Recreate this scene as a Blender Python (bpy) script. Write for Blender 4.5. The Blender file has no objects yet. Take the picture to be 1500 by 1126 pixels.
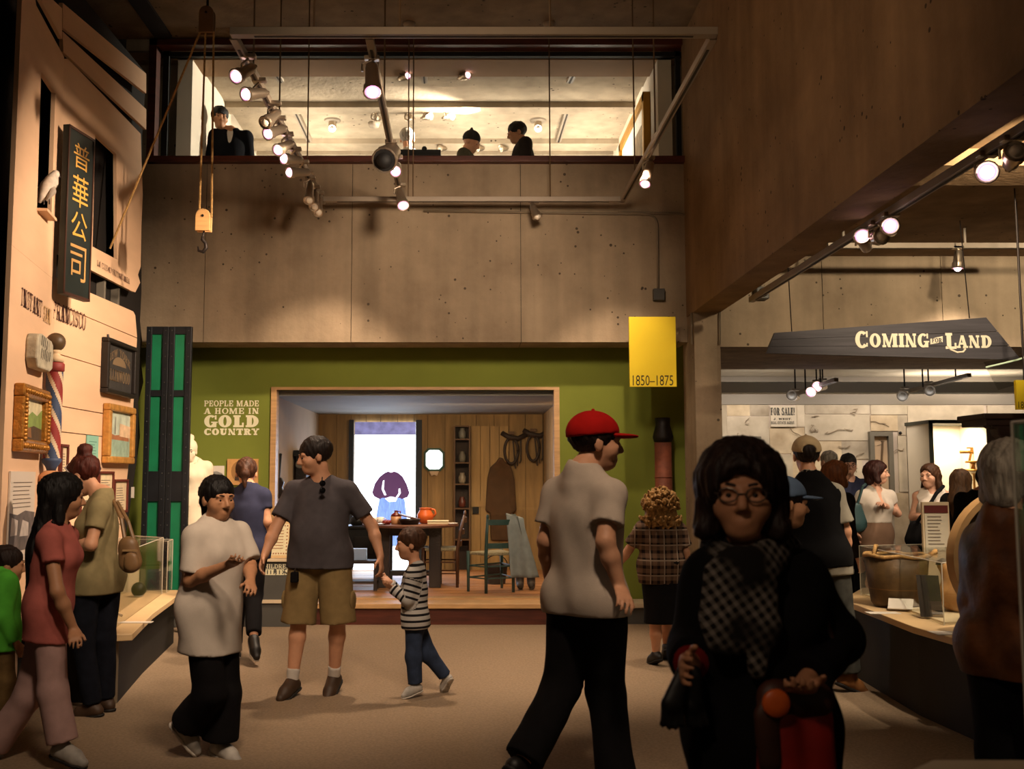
import bpy, math, random
import numpy as np
from mathutils import Vector as V, Matrix
random.seed(7); rng = np.random.default_rng(3)
SC = bpy.context.scene; COL = SC.collection
R = math.radians
# ---------------------------------------------------------------- camera
F, CX, CY, HZ, EYE = 1500.0, 686.0, 563.0, 700.0, 1.5
TILT = math.atan((HZ - CY) / F); CT, ST = math.cos(TILT), math.sin(TILT)
cam = bpy.data.cameras.new('camera'); camo = bpy.data.objects.new('camera', cam); COL.objects.link(camo)
camo.location = (0, 0, EYE); camo.rotation_euler = (math.pi / 2 + TILT, 0, 0)
cam.sensor_fit = 'HORIZONTAL'; cam.sensor_width = 36; cam.lens = 36 * F / 1500; cam.shift_x = (750 - CX) / 1500
cam.clip_start = .05; cam.clip_end = 100
cam.dof.use_dof = True; cam.dof.focus_distance = 8.0; cam.dof.aperture_fstop = 4.0
SC.camera = camo
# ---------------------------------------------------------------- world, exposure, room lights
w = bpy.data.worlds.new('world'); SC.world = w; w.use_nodes = True
w.node_tree.nodes['Background'].inputs[0].default_value = (1.0, .72, .45, 1); w.node_tree.nodes['Background'].inputs[1].default_value = .03
vs = SC.view_settings; vs.view_transform = 'Standard'; vs.look = 'None'; vs.exposure = 1.45; vs.gamma = 1; vs.use_curve_mapping = False
WARM = (1.0, .755, .54)
def spot(loc, to, power, size=50, col=WARM, blend=.7, rad=.06):
    l = bpy.data.lights.new('spot_lamp', 'SPOT'); l.energy = power; l.color = col; l.spot_size = R(size); l.spot_blend = blend; l.shadow_soft_size = rad
    o = bpy.data.objects.new('spot_lamp', l); COL.objects.link(o); o.location = loc
    o.rotation_euler = (V(to) - V(loc)).to_track_quat('-Z', 'Y').to_euler(); return o
def area(loc, to, power, sx, sy, col=WARM):
    l = bpy.data.lights.new('area_lamp', 'AREA'); l.energy = power; l.color = col; l.shape = 'RECTANGLE'; l.size = sx; l.size_y = sy
    o = bpy.data.objects.new('area_lamp', l); COL.objects.link(o); o.location = loc
    o.rotation_euler = (V(to) - V(loc)).to_track_quat('-Z', 'Y').to_euler(); return o
# rail spots on the painted facade
spot((.4, 6.6, 4.15), (-3.2, 8.2, 2.3), 330, 70)
spot((-.4, 7.6, 4.15), (-3.2, 9.2, 1.7), 150, 60)
spot((-1.0, 8.0, 4.15), (-3.1, 8.0, 3.5), 70, 34, (1, .78, .54), .9)
spot((-1.1, 8.8, 4.1), (-2.7, 8.6, .5), 120, 44)
spot((-1.2, 9.4, 4.1), (-2.75, 10.6, 1.3), 45, 30)
# rail spots on the lintel, the green display wall and the floor
spot((.6, 6.2, 3.95), (-.5, 10.5, 2.9), 270, 80, (1, .76, .55), 1, rad=.25)
spot((-.9, 9.0, 4.15), (-1.9, 11.0, 1.3), 130, 56)
spot((1.5, 8.6, 4.15), (1.6, 11.0, 1.5), 170, 50)
spot((1.0, 7.4, 4.15), (2.45, 10.2, 1.6), 90, 26)
spot((-.9, 8.0, 4.15), (-.7, 8.5, 0), 150, 72)
spot((.6, 9.4, 4.15), (.4, 9.0, 0), 95, 66)
spot((1.6, 8.0, 4.15), (1.5, 8.4, 0), 105, 56)
# unseen lamps added over the viewer's end, brightening visitors, beam and rail frame
spot((-.2, 3.2, 4.6), (-1.0, 7.0, 1.2), 230, 50, rad=.35)
spot((.6, 2.6, 4.6), (.5, 4.8, 1.4), 125, 40, rad=.2)
spot((-.8, .4, 3.4), (.8, 2.8, 1.35), 27, 34, rad=.15)
spot((-.6, 2.2, 4.4), (-2.0, 5.6, 1.1), 120, 40, rad=.2)
spot((-1.6, 4.0, 4.6), (2.3, 6.8, 4.6), 60, 90, (1, .68, .42), 1, rad=.6)
spot((-.4, 3.0, 4.0), (-.4, 7.8, 4.9), 22, 60, (1, .74, .5), 1, rad=.5)
# ---------------------------------------------------------------- helpers
def ray(px, py):
    u = (px - CX) / F; v = (CY - py) / F
    return V((u, CT - ST * v, ST + CT * v))
CAM = V((0, 0, EYE))
def at(px, py, Y): d = ray(px, py); return CAM + d * (Y / d.y)
def atX(px, py, X): d = ray(px, py); return CAM + d * (X / d.x)
def atZ(px, py, Z): d = ray(px, py); return CAM + d * ((Z - EYE) / d.z)
def srgb(h):
    h = h.lstrip('#'); c = [int(h[i:i + 2], 16) / 255 for i in (0, 2, 4)]
    return tuple(x / 12.92 if x <= .04045 else ((x + .055) / 1.055) ** 2.4 for x in c)
MATS = {}
def mat(name, col, rough=.65, noise=None, bump=None, metal=0, emit=0, spec=.4, alpha=1, stretch=(1, 1, 1), col2=None, sheen=0):
    if name in MATS: return MATS[name]
    if isinstance(col, str): col = srgb(col)
    m = bpy.data.materials.new(name); m.use_nodes = True; nt = m.node_tree; b = nt.nodes['Principled BSDF']; L = nt.links.new
    b.inputs['Base Color'].default_value = (*col, 1); b.inputs['Roughness'].default_value = rough; b.inputs['Metallic'].default_value = metal
    b.inputs['Specular IOR Level'].default_value = spec
    if sheen: b.inputs['Sheen Weight'].default_value = sheen
    if emit: b.inputs['Emission Color'].default_value = (*col, 1); b.inputs['Emission Strength'].default_value = emit
    if alpha < 1: b.inputs['Alpha'].default_value = alpha
    if noise or bump:
        tc = nt.nodes.new('ShaderNodeTexCoord'); mp = nt.nodes.new('ShaderNodeMapping'); mp.inputs['Scale'].default_value = stretch
        L(tc.outputs['Object'], mp.inputs['Vector'])
    if noise:
        sc_, amt = noise; n = nt.nodes.new('ShaderNodeTexNoise'); n.inputs['Scale'].default_value = sc_; n.inputs['Detail'].default_value = 5
        L(mp.outputs[0], n.inputs['Vector']); r = nt.nodes.new('ShaderNodeValToRGB'); e = r.color_ramp.elements
        c2 = col2 and (srgb(col2) if isinstance(col2, str) else col2)
        e[0].position = .3; e[1].position = .7
        e[0].color = (*[c * (1 - amt) for c in col], 1); e[1].color = (*(c2 or [min(1, c * (1 + amt)) for c in col]), 1)
        L(n.outputs['Fac'], r.inputs['Fac']); L(r.outputs['Color'], b.inputs['Base Color'])
        if emit: L(r.outputs['Color'], b.inputs['Emission Color'])
    if bump:
        n2 = nt.nodes.new('ShaderNodeTexNoise'); n2.inputs['Scale'].default_value = bump[0]; n2.inputs['Detail'].default_value = 4
        L(mp.outputs[0], n2.inputs['Vector']); bp = nt.nodes.new('ShaderNodeBump'); bp.inputs['Strength'].default_value = bump[1]; bp.inputs['Distance'].default_value = .01
        L(n2.outputs['Fac'], bp.inputs['Height']); L(bp.outputs['Normal'], b.inputs['Normal'])
    MATS[name] = m; return m
def concrete(name, c1, c2, seam=1.25, ax=0):
    m = bpy.data.materials.new(name); m.use_nodes = True; nt = m.node_tree; N = nt.nodes.new; L = nt.links.new; b = nt.nodes['Principled BSDF']
    b.inputs['Roughness'].default_value = .85; b.inputs['Specular IOR Level'].default_value = .2
    g = N('ShaderNodeNewGeometry')
    n = N('ShaderNodeTexNoise'); n.inputs['Scale'].default_value = 1.3; n.inputs['Detail'].default_value = 9; n.inputs['Roughness'].default_value = .65; L(g.outputs['Position'], n.inputs['Vector'])
    r = N('ShaderNodeValToRGB'); r.color_ramp.elements[0].position = .3; r.color_ramp.elements[1].position = .7
    r.color_ramp.elements[0].color = (*srgb(c1), 1); r.color_ramp.elements[1].color = (*srgb(c2), 1); L(n.outputs['Fac'], r.inputs['Fac'])
    # streaks down the board marks
    mp = N('ShaderNodeMapping'); mp.inputs['Scale'].default_value = (5, 5, .35); L(g.outputs['Position'], mp.inputs['Vector'])
    n3 = N('ShaderNodeTexNoise'); n3.inputs['Scale'].default_value = 1.0; n3.inputs['Detail'].default_value = 4; L(mp.outputs[0], n3.inputs['Vector'])
    m3 = N('ShaderNodeMapRange'); m3.inputs[1].default_value = .3; m3.inputs[2].default_value = .75; m3.inputs[3].default_value = .78; m3.inputs[4].default_value = 1.08; L(n3.outputs['Fac'], m3.inputs[0])
    # air holes
    v = N('ShaderNodeTexVoronoi'); v.inputs['Scale'].default_value = 11; L(g.outputs['Position'], v.inputs['Vector'])
    n4 = N('ShaderNodeTexNoise'); n4.inputs['Scale'].default_value = 3.2; L(g.outputs['Position'], n4.inputs['Vector'])
    mr = N('ShaderNodeMapRange'); mr.inputs[1].default_value = .4; mr.inputs[2].default_value = .68; mr.inputs[3].default_value = 0; mr.inputs[4].default_value = .17; L(n4.outputs['Fac'], mr.inputs[0])
    lt = N('ShaderNodeMath'); lt.operation = 'LESS_THAN'; L(v.outputs['Distance'], lt.inputs[0]); L(mr.outputs[0], lt.inputs[1])
    mx = N('ShaderNodeMixRGB'); mx.blend_type = 'MULTIPLY'; mx.inputs[0].default_value = 1; L(r.outputs[0], mx.inputs[1])
    cm = N('ShaderNodeCombineXYZ'); [L(m3.outputs[0], cm.inputs[i]) for i in range(3)]; L(cm.outputs[0], mx.inputs[2])
    mx2 = N('ShaderNodeMixRGB'); L(lt.outputs[0], mx2.inputs[0]); L(mx.outputs[0], mx2.inputs[1]); mx2.inputs[2].default_value = (*[c * .3 for c in srgb(c1)], 1)
    L(mx2.outputs[0], b.inputs['Base Color'])
    bp = N('ShaderNodeBump'); bp.inputs['Strength'].default_value = .5; bp.inputs['Distance'].default_value = .01
    n5 = N('ShaderNodeTexNoise'); n5.inputs['Scale'].default_value = 22; n5.inputs['Detail'].default_value = 6; L(g.outputs['Position'], n5.inputs['Vector'])
    su = N('ShaderNodeMath'); su.operation = 'SUBTRACT'; L(n5.outputs['Fac'], su.inputs[0]); L(lt.outputs[0], su.inputs[1]); L(su.outputs[0], bp.inputs['Height']); L(bp.outputs[0], b.inputs['Normal'])
    MATS[name] = m; return m
def glassmat(name, tint=(1, 1, 1), refl=.08, edge=None):
    m = bpy.data.materials.new(name); m.use_nodes = True; nt = m.node_tree; nt.nodes.clear(); N = nt.nodes.new; L = nt.links.new
    o = N('ShaderNodeOutputMaterial'); t = N('ShaderNodeBsdfTransparent'); t.inputs[0].default_value = (*tint, 1)
    g = N('ShaderNodeBsdfGlossy'); g.inputs['Roughness'].default_value = .02; mx = N('ShaderNodeMixShader'); f = N('ShaderNodeFresnel'); f.inputs[0].default_value = 1.45
    k = N('ShaderNodeMath'); k.operation = 'MULTIPLY_ADD'; k.inputs[1].default_value = .3; k.inputs[2].default_value = refl; L(f.outputs[0], k.inputs[0])
    L(k.outputs[0], mx.inputs[0]); L(t.outputs[0], mx.inputs[1]); L(g.outputs[0], mx.inputs[2]); L(mx.outputs[0], o.inputs[0])
    MATS[name] = m; return m
BASE = {}
def tag(o, label=None, cat=None, group=None, kind=None):
    for k, v in (('label', label), ('category', cat), ('group', group), ('kind', kind)):
        if v: o[k] = v
    return o
def thing(name, label, cat, loc=(0, 0, 0), rot=(0, 0, 0), group=None):
    o = bpy.data.objects.new(name, None); o.empty_display_size = .1; COL.objects.link(o); o.location = loc; o.rotation_euler = rot; BASE[o.name] = V(loc)
    return tag(o, label, cat, group)
def mesh_np(name, vs_, faces, m, parent=None, smooth=False, local=False, mats=None, mi=None):
    vs_ = np.asarray(vs_, np.float32).reshape(-1, 3)
    if parent is not None and not local:
        off = BASE[parent.name]
    elif parent is None and not local:
        lo, hi = vs_.min(0), vs_.max(0); off = V(((lo[0] + hi[0]) / 2, (lo[1] + hi[1]) / 2, lo[2]))
    else: off = V((0, 0, 0))
    vs_ = vs_ - np.array(off, np.float32)
    me = bpy.data.meshes.new(name)
    if isinstance(faces, np.ndarray):
        n = len(faces); me.vertices.add(len(vs_)); me.vertices.foreach_set('co', vs_.ravel()); me.loops.add(n * 4); me.loops.foreach_set('vertex_index', faces.ravel().astype(np.int32))
        me.polygons.add(n); me.polygons.foreach_set('loop_start', np.arange(0, n * 4, 4, dtype=np.int32)); me.polygons.foreach_set('loop_total', np.full(n, 4, np.int32)); me.update(calc_edges=True)
    else:
        me.from_pydata(vs_.tolist(), [], faces); me.update()
    if smooth: me.polygons.foreach_set('use_smooth', np.ones(len(me.polygons), bool))
    for mm in ([m] if mats is None else mats): me.materials.append(mm)
    if mi is not None: me.polygons.foreach_set('material_index', np.asarray(mi, np.int32))
    o = bpy.data.objects.new(name, me); COL.objects.link(o)
    if parent is not None:
        o.parent = parent; BASE[o.name] = BASE[parent.name] if not local else V((0, 0, 0))
    else:
        o.location = off; BASE[o.name] = V(off)
    return o
class MB:
    def __init__(s): s.v = []; s.f = []; s.mi = []; s.cur = 0; s.sm = False
    def add(s, vs_, fs):
        n = len(s.v); s.v += [tuple(x) for x in vs_]; s.f += [tuple(i + n for i in f) for f in fs]; s.mi += [s.cur] * len(fs); return s
    def obox(s, c, x, y, z):
        c, x, y, z = V(c), V(x), V(y), V(z)
        p = [c + x * a + y * b + z * d for a in (-1, 1) for b in (-1, 1) for d in (-1, 1)]
        fl = [(0, 1, 3, 2), (4, 6, 7, 5), (0, 4, 5, 1), (2, 3, 7, 6), (0, 2, 6, 4), (1, 5, 7, 3)]
        if x.cross(y).dot(z) < 0: fl = [f[::-1] for f in fl]
        return s.add(p, fl)
    def box(s, lo, hi):
        lo, hi = V(lo), V(hi); h = (hi - lo) / 2; return s.obox((lo + hi) / 2, (h.x, 0, 0), (0, h.y, 0), (0, 0, h.z))
    def bar(s, a, b, w, t, up=(0, 0, 1)):
        a, b = V(a), V(b); d = (b - a); u = V(up); x = d.cross(u)
        if x.length < 1e-5: x = d.cross(V((0, 1, 0)))
        x.normalize(); y = x.cross(d).normalized(); return s.obox((a + b) / 2, d / 2, x * w / 2, y * t / 2)
    def prism(s, pts, vec):
        n = len(pts); vec = V(vec); a = [V(p) for p in pts]; b = [p + vec for p in a]
        nrm = sum(((a[i] - a[0]).cross(a[(i + 1) % n] - a[0]) for i in range(1, n - 1)), V())
        fs = [tuple(range(n))[::-1], tuple(range(n, 2 * n))] + [(i, (i + 1) % n, n + (i + 1) % n, n + i) for i in range(n)]
        if nrm.dot(vec) < 0: fs = [f[::-1] for f in fs]
        return s.add(a + b, fs)
    def tube(s, pts, r, n=8, r2=None):
        pts = [V(p) for p in pts]; m = len(pts); vs_ = []; prev = None
        for i, p in enumerate(pts):
            d = (pts[min(i + 1, m - 1)] - pts[max(i - 1, 0)]).normalized()
            if prev is None: x = d.orthogonal().normalized()
            else: x = (prev - d * prev.dot(d)); x = x.normalized() if x.length > 1e-6 else d.orthogonal().normalized()
            prev = x; y = d.cross(x); rr = r[i] if isinstance(r, (list, tuple)) else (r if r2 is None else r + (r2 - r) * i / (m - 1))
            vs_ += [p + (x * math.cos(2 * math.pi * k / n) + y * math.sin(2 * math.pi * k / n)) * rr for k in range(n)]
        fs = [(i * n + k, i * n + (k + 1) % n, (i + 1) * n + (k + 1) % n, (i + 1) * n + k) for i in range(m - 1) for k in range(n)]
        fs += [tuple(range(n))[::-1], tuple(range((m - 1) * n, m * n))]; return s.add(vs_, fs)
    def lathe(s, prof, c=(0, 0, 0), n=20, axis=(0, 0, 1), sx=1, sy=1):
        c = V(c); a = V(axis).normalized(); x = V((1, 0, 0)) if abs(a.z) > .9 else a.orthogonal().normalized(); y = a.cross(x); vs_ = []
        for r, z in prof: vs_ += [c + a * z + (x * math.cos(2 * math.pi * k / n) * sx + y * math.sin(2 * math.pi * k / n) * sy) * max(r, 1e-4) for k in range(n)]
        m = len(prof); fs = [(i * n + k, i * n + (k + 1) % n, (i + 1) * n + (k + 1) % n, (i + 1) * n + k) for i in range(m - 1) for k in range(n)]
        fs += [tuple(range(n))[::-1], tuple(range((m - 1) * n, m * n))]; return s.add(vs_, fs)
    def ball(s, c, r, n=12, rz=None, ry=None):
        rz = rz or r; ry = ry or r; m = n // 2 + 1
        return s.lathe([(r * math.sin(math.pi * i / m), -rz * math.cos(math.pi * i / m)) for i in range(m + 1)], c, n, sy=ry / r)
    def build(s, name, m, parent=None, smooth=False, local=False, bev=0):
        ms = m if isinstance(m, (list, tuple)) else [m]
        o = mesh_np(name, s.v, s.f, ms[0], parent, smooth, local, ms, s.mi)
        if bev: b = o.modifiers.new('bevel', 'BEVEL'); b.width = bev; b.segments = 2; b.limit_method = 'ANGLE'
        if smooth == 'auto':
            o.data.set_sharp_from_angle(angle=R(40))
        return o
def struct(o): o['kind'] = 'structure'; return o
def frame2(o, ux, uy):   # maps 2-D art to a plane
    o, ux, uy = V(o), V(ux).normalized(), V(uy).normalized(); return lambda x, y, z=0: o + ux * x + uy * y + ux.cross(uy) * z
def art(polys, fr, z=.002):
    b = MB()
    for i, p in enumerate(polys): b.add([fr(x, y, z + (i % 40) * .00012) for x, y in p], [tuple(range(len(p)))])
    return b
def sheet(outer, holes, fr, th):        # flat board with holes; outer/holes in board coordinates
    cu = bpy.data.curves.new('outline', 'CURVE'); cu.dimensions = '2D'; cu.fill_mode = 'BOTH'; cu.extrude = th / 2
    for poly in [outer] + holes:
        sp = cu.splines.new('POLY'); sp.points.add(len(poly) - 1); sp.use_cyclic_u = True
        for i, (x, y) in enumerate(poly): sp.points[i].co = (x, y, 0, 1)
    o = bpy.data.objects.new('outline', cu); me = o.to_mesh()
    b = MB(); b.add([fr(v.co.x, v.co.y, v.co.z) for v in me.vertices], [tuple(p.vertices) for p in me.polygons]); o.to_mesh_clear()
    bpy.data.objects.remove(o); bpy.data.curves.remove(cu); return b
def fonttext(txt, h, wide=1.0):
    cu = bpy.data.curves.new('type', 'FONT'); cu.body = txt; cu.size = 1; cu.align_x = 'LEFT'; cu.resolution_u = 3
    o = bpy.data.objects.new('type', cu); COL.objects.link(o); bpy.context.view_layer.update(); me = o.to_mesh()
    P = np.array([v.co[:2] for v in me.vertices]).reshape(-1, 2); fs = [tuple(p.vertices) for p in me.polygons]; o.to_mesh_clear()
    bpy.data.objects.remove(o); bpy.data.curves.remove(cu)
    lo, hi = P.min(0), P.max(0); k = h / (hi[1] - lo[1]); P = (P - lo) * k; P[:, 0] *= wide
    return P, fs, (hi[0] - lo[0]) * k * wide
# slab-serif wood type drawn from strokes
def glyph(c, T=.24, t=.13):
    P = []
    def rect(a, b, c_, d): P.append([(a, b), (c_, b), (c_, d), (a, d)])
    def stem(x, y0=0, y1=1, top=1, bot=1, th=T):
        rect(x, y0, x + th, y1)
        if top: rect(x - .08, y1 - t, x + th + .08, y1)
        if bot: rect(x - .08, y0, x + th + .08, y0 + t)
    def dg(x0, y0, x1, y1, th): P.append([(x0, y0), (x0 + th, y0), (x1 + th, y1), (x1, y1)])
    def arc(cx, cy, rx, ry, a0, a1, n=14):
        for i in range(n):
            q = []
            for a, ins in ((a0 + (a1 - a0) * i / n, 0), (a0 + (a1 - a0) * (i + 1) / n, 0), (a0 + (a1 - a0) * (i + 1) / n, 1), (a0 + (a1 - a0) * i / n, 1)):
                a = R(a); q.append((cx + math.cos(a) * (rx - ins * T), cy + math.sin(a) * (ry - ins * t)))
            P.append(q)
    w_ = .8
    if c == 'I': stem(.1); w_ = .44
    elif c == 'L': stem(.1); rect(.1, 0, .72, t); rect(.62, 0, .74, .38); w_ = .78
    elif c in 'EF':
        stem(.1); rect(.1, 1 - t, .72, 1); rect(.62, .66, .74, 1); rect(.1, .45, .52, .45 + t); rect(.46, .36, .56, .66)
        if c == 'E': rect(.1, 0, .74, t); rect(.64, 0, .76, .36)
        w_ = .8
    elif c == 'T': stem(.3, top=0); rect(.02, 1 - t, .82, 1); rect(.0, .66, .1, 1); rect(.74, .66, .84, 1); w_ = .86
    elif c == 'H': stem(.1); stem(.58); rect(.3, .45, .6, .45 + t); w_ = .94
    elif c == 'N': stem(.12, th=.13, bot=1); stem(.72, th=.13); dg(.58, 0, .06, 1, .28); w_ = .98
    elif c == 'M': stem(.1, th=.14); stem(.88, th=T); dg(.46, 0, .08, 1, .24); dg(.46, 0, .8, 1, .14); w_ = 1.24
    elif c == 'A': dg(.06, 0, .36, 1, .14); dg(.6, 0, .32, 1, .27); rect(.2, .26, .66, .26 + t); rect(-.04, 0, .3, t); rect(.5, 0, .94, t); w_ = .92
    elif c == 'Y': dg(.36, .42, .04, 1, .26); dg(.42, .42, .68, 1, .15); rect(.34, 0, .58, .5); rect(.24, 0, .68, t); rect(-.04, 1 - t, .4, 1); rect(.58, 1 - t, .92, 1); w_ = .9
    elif c == 'W': dg(.24, 0, .02, 1, .24); dg(.24, 0, .52, 1, .14); dg(.7, 0, .48, 1, .24); dg(.72, 0, .98, 1, .14); rect(-.06, 1 - t, .34, 1); rect(.88, 1 - t, 1.2, 1); w_ = 1.18
    elif c == 'K': stem(.1); dg(.3, .36, .62, 1, .15); dg(.62, 0, .36, .55, .27); rect(.52, 0, .96, t); rect(.52, 1 - t, .88, 1); w_ = .94
    elif c in 'PRB':
        stem(.1); arc(.42, .72, .4, .28, -90, 90); rect(.3, 1 - t, .44, 1); rect(.3, .44, .44, .44 + t); w_ = .82
        if c == 'R': dg(.6, 0, .4, .5, .27); rect(.6, 0, .94, t); w_ = .94
        if c == 'B': arc(.44, .27, .42, .27, -90, 90); rect(.3, 0, .46, t); w_ = .88
    elif c == 'D': stem(.1); arc(.4, .5, .5, .5, -90, 90); rect(.3, 1 - t, .42, 1); rect(.3, 0, .42, t); w_ = .92
    elif c == 'O': arc(.45, .5, .45, .52, 0, 360, 24); w_ = .92
    elif c in 'CG':
        arc(.45, .5, .45, .52, 48, 318, 20); rect(.72, .64, .84, 1)
        if c == 'G': rect(.58, .0, .84, .46); rect(.48, .36, .92, .46)
        else: rect(.72, .08, .82, .3)
        w_ = .9
    elif c == 'S': arc(.38, .73, .36, .28, 30, 270, 14); arc(.38, .27, .38, .28, -150, 90, 14); rect(.62, .66, .74, 1); rect(.0, 0, .12, .36); w_ = .8
    elif c == 'U': stem(.1, .3, 1, bot=0); stem(.66, .3, 1, bot=0, th=.14); arc(.45, .34, .35, .36, 180, 360); w_ = .94
    elif c == 'J': rect(.34, .3, .58, 1); rect(.22, 1 - t, .68, 1); arc(.3, .3, .28, .32, 180, 360); w_ = .7
    elif c == '!': rect(.08, .32, .32, 1); rect(.1, 0, .3, .18); w_ = .4
    elif c == '&': arc(.35, .74, .22, .26, 0, 360, 12); arc(.35, .28, .34, .3, 0, 360, 12); dg(.7, 0, .2, .7, .2); w_ = 1.0
    elif c == '.': rect(.05, 0, .2, .16); w_ = .28
    else: w_ = .42
    return P, w_
def slab(txt, h, width=None, gap=.07, T=.24, t=.13):
    out = []; x = 0
    for c in txt:
        P, w_ = glyph(c, T, t); out += [[(x + a, b) for a, b in p] for p in P]; x += w_ + gap
    x -= gap; kx = (width / x) if width else h
    return [[(a * kx, b * h) for a, b in p] for p in out], x * kx
# ================================================================ THE SETTING
conc = concrete('concrete', '#7d6c58', '#9c8a72'); conc_d = concrete('concrete_beam', '#6b543a', '#8a6f50'); conc_c = concrete('concrete_ceiling', '#6a5a46', '#857259')  # concrete_beam is the same concrete, dim light put into its browner colour
carpet = mat('carpet', '#8a7660', .95, (60, .16), (400, .5), spec=.1)
dark = mat('dark_wall', '#1c1512', .9, (3, .3)); black = mat('black_paint', '#0c0b0b', .7, (8, .3)); white = mat('white_wall', '#cfc4b2', .9, (2, .05))
redwood = mat('red_wood', '#4a2216', .45, (3, .35), (30, .15), stretch=(1, 1, 9)); green = mat('green_wall', '#6e7630', .9, (2.5, .06), spec=.15)
greyp = mat('grey_plinth', '#4c4a45', .8, (4, .1)); cream = mat('cream_top', '#cdb99a', .6, (5, .06))
struct(MB().box((-6, -4, -.12), (10, 17, 0)).build('floor', carpet))
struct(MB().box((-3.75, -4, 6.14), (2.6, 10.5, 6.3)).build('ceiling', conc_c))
struct(MB().box((-3.3, -3, 6.11), (-3.12, 10.4, 6.14)).build('trim_1', dark))
struct(MB().box((-3.9, -4, 0), (-3.75, 11.6, 6.3)).build('wall_left', dark))
LB = at(600, 501, 10.5).z; LT = at(600, 240, 10.5).z
wbk = struct(thing('wall_back', None, None, (-.7, 10.7, LB)))
MB().box((-3.75, 10.52, LB + .004), (2.27, 10.95, LT)).build('core', dark, wbk)
xs_ = [-3.75, at(300, 400, 10.5).x, at(515, 400, 10.5).x, at(763, 400, 10.5).x, 2.27]
for xa, xb in zip(xs_, xs_[1:]): MB().box((xa + .003, 10.5, LB), (xb - .003, 10.95, LT - .002)).build('cast_panel', conc, wbk)
struct(MB().box((2.27, 10.2, 0), (2.53, 10.75, 3.16)).build('trim_2', conc))
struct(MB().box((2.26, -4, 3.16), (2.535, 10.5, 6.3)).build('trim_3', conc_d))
wrt = struct(thing('wall_right', None, None, (6, 11, 2.85)))
MB().box((2.535, 10.52, 2.854), (10, 12.7, 3.95)).build('core', dark, wrt)
xs_ = [2.535, at(1205, 440, 10.5).x, at(1380, 440, 10.5).x, 7.9, 10]
for xa, xb in zip(xs_, xs_[1:]): MB().box((xa + .003, 10.5, 2.85), (xb - .003, 12.7, 3.95)).build('cast_panel', conc, wrt)
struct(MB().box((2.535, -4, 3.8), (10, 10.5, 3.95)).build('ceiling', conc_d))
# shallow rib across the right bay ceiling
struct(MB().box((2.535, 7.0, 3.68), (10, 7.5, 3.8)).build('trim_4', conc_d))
# ---- green display wall with its long window into the kitchen room
GY = 11.1
def gy(px, py): p = at(px, py, GY); return (p.x, p.z)
hx0, hz1 = gy(402, 571); hx1, _ = gy(815, 571); hz0 = .23
struct(sheet([(-3.75, 0), (2.4, 0), (2.4, 3.0), (-3.75, 3.0)], [[(hx0, hz0), (hx1, hz0), (hx1, hz1), (hx0, hz1)]], frame2((0, GY + .05, 0), (1, 0, 0), (0, 0, 1)), .1).build('wall_display', green))
wfm = mat('window_wood', '#b08a5c', .5, (4, .2), stretch=(1, 1, 8))
wr = struct(thing('window_2', None, None, ((hx0 + hx1) / 2, GY, hz0)))
MB().box((hx0 - .03, GY - .03, hz1), (hx1 + .03, GY + .12, hz1 + .03)).build('top_rail', wfm, wr)
for x in (hx0, hx1): MB().box((x - .03, GY - .03, hz0), (x + .03, GY + .12, hz1)).build('side_rail', wfm, wr)
MB().box((hx0 - .03, GY - .06, hz0 - .04), (hx1 + .03, GY + .12, hz0)).build('sill', wfm, wr)
pane = glassmat('pane_glass', (.97, .98, .97), .015)
MB().box((hx0 + .03, GY + .03, hz0), (hx1 - .03, GY + .036, hz1)).build('pane', pane, wr)
# kitchen room behind the window
wood_b = mat('plank_wall', '#8d6f45', .7, (2.5, .25), (14, .2), stretch=(5, 5, .6)); wood_f = mat('plank_floor', '#a06c40', .5, (3, .25), stretch=(.6, 6, 6)); KY = 14.5
struct(MB().box((-3.0, GY + .1, .02), (2.4, KY + .1, .1)).build('floor', dark))
kf = struct(thing('floor_kitchen', None, None, (0, 12.8, .1)))
for i in range(22):
    y0 = GY + .1 + i * .155; MB().box((-2.12, y0, .1), (1.06, y0 + .151, .225 + random.uniform(-.003, .003))).build('plank', wood_f, kf)
struct(MB().box((-3.0, GY + .1, 2.40), (2.4, KY + .1, 2.5)).build('ceiling', mat('kitchen_ceiling', '#7a746a', .8, (2, .1))))
kb = struct(thing('wall_kitchen', None, None, (0, KY, .1)))
x = -2.12
while x < 1.05:
    w_ = random.uniform(.19, .27); MB().box((x, KY, .2), (min(x + w_, 1.06) - .006, KY + .05 + random.uniform(0, .006), 2.42)).build('plank', wood_b, kb); x += w_
struct(MB().box((-3.0, KY + .05, 0), (2.4, KY + .1, 2.5)).build('wall_kitchen_back', dark))
struct(MB().box((-2.2, GY + .12, .1), (-2.12, KY, 2.45)).build('wall_kitchen_left', mat('kitchen_plaster', '#a08a72', .9, (2, .1))))
struct(MB().box((1.06, GY + .12, .1), (1.14, KY, 2.45)).build('wall_kitchen_right', wood_b))
area((.2, 12.3, 2.36), (.2, 13.4, 0), 24, 2.2, .5, (1, .72, .42)); spot((-.55, 11.5, 2.34), (-.5, 12.4, .9), 50, 50, (1, .8, .6)); spot((1.1, 11.5, 2.34), (.6, 12.3, .3), 60, 60, (1, .75, .5))
# low plinths along the display wall
for nm, x0, x1, m_, yf in (('trim_5', at(362, 900, 10.75).x, at(428, 900, 10.75).x, greyp, 10.72), ('trim_6', at(428, 900, 10.75).x, at(822, 900, 10.75).x, redwood, 10.70), ('trim_7', at(822, 900, 10.75).x, 2.30, greyp, 10.75)):
    struct(MB().box((x0, yf, 0), (x1, GY, .165)).build(nm, m_))
    struct(MB().box((x0, yf - .03, .165), (x1, GY + .0, .215)).build(nm + '1', wfm if m_ is redwood else cream, bev=.006))
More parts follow.
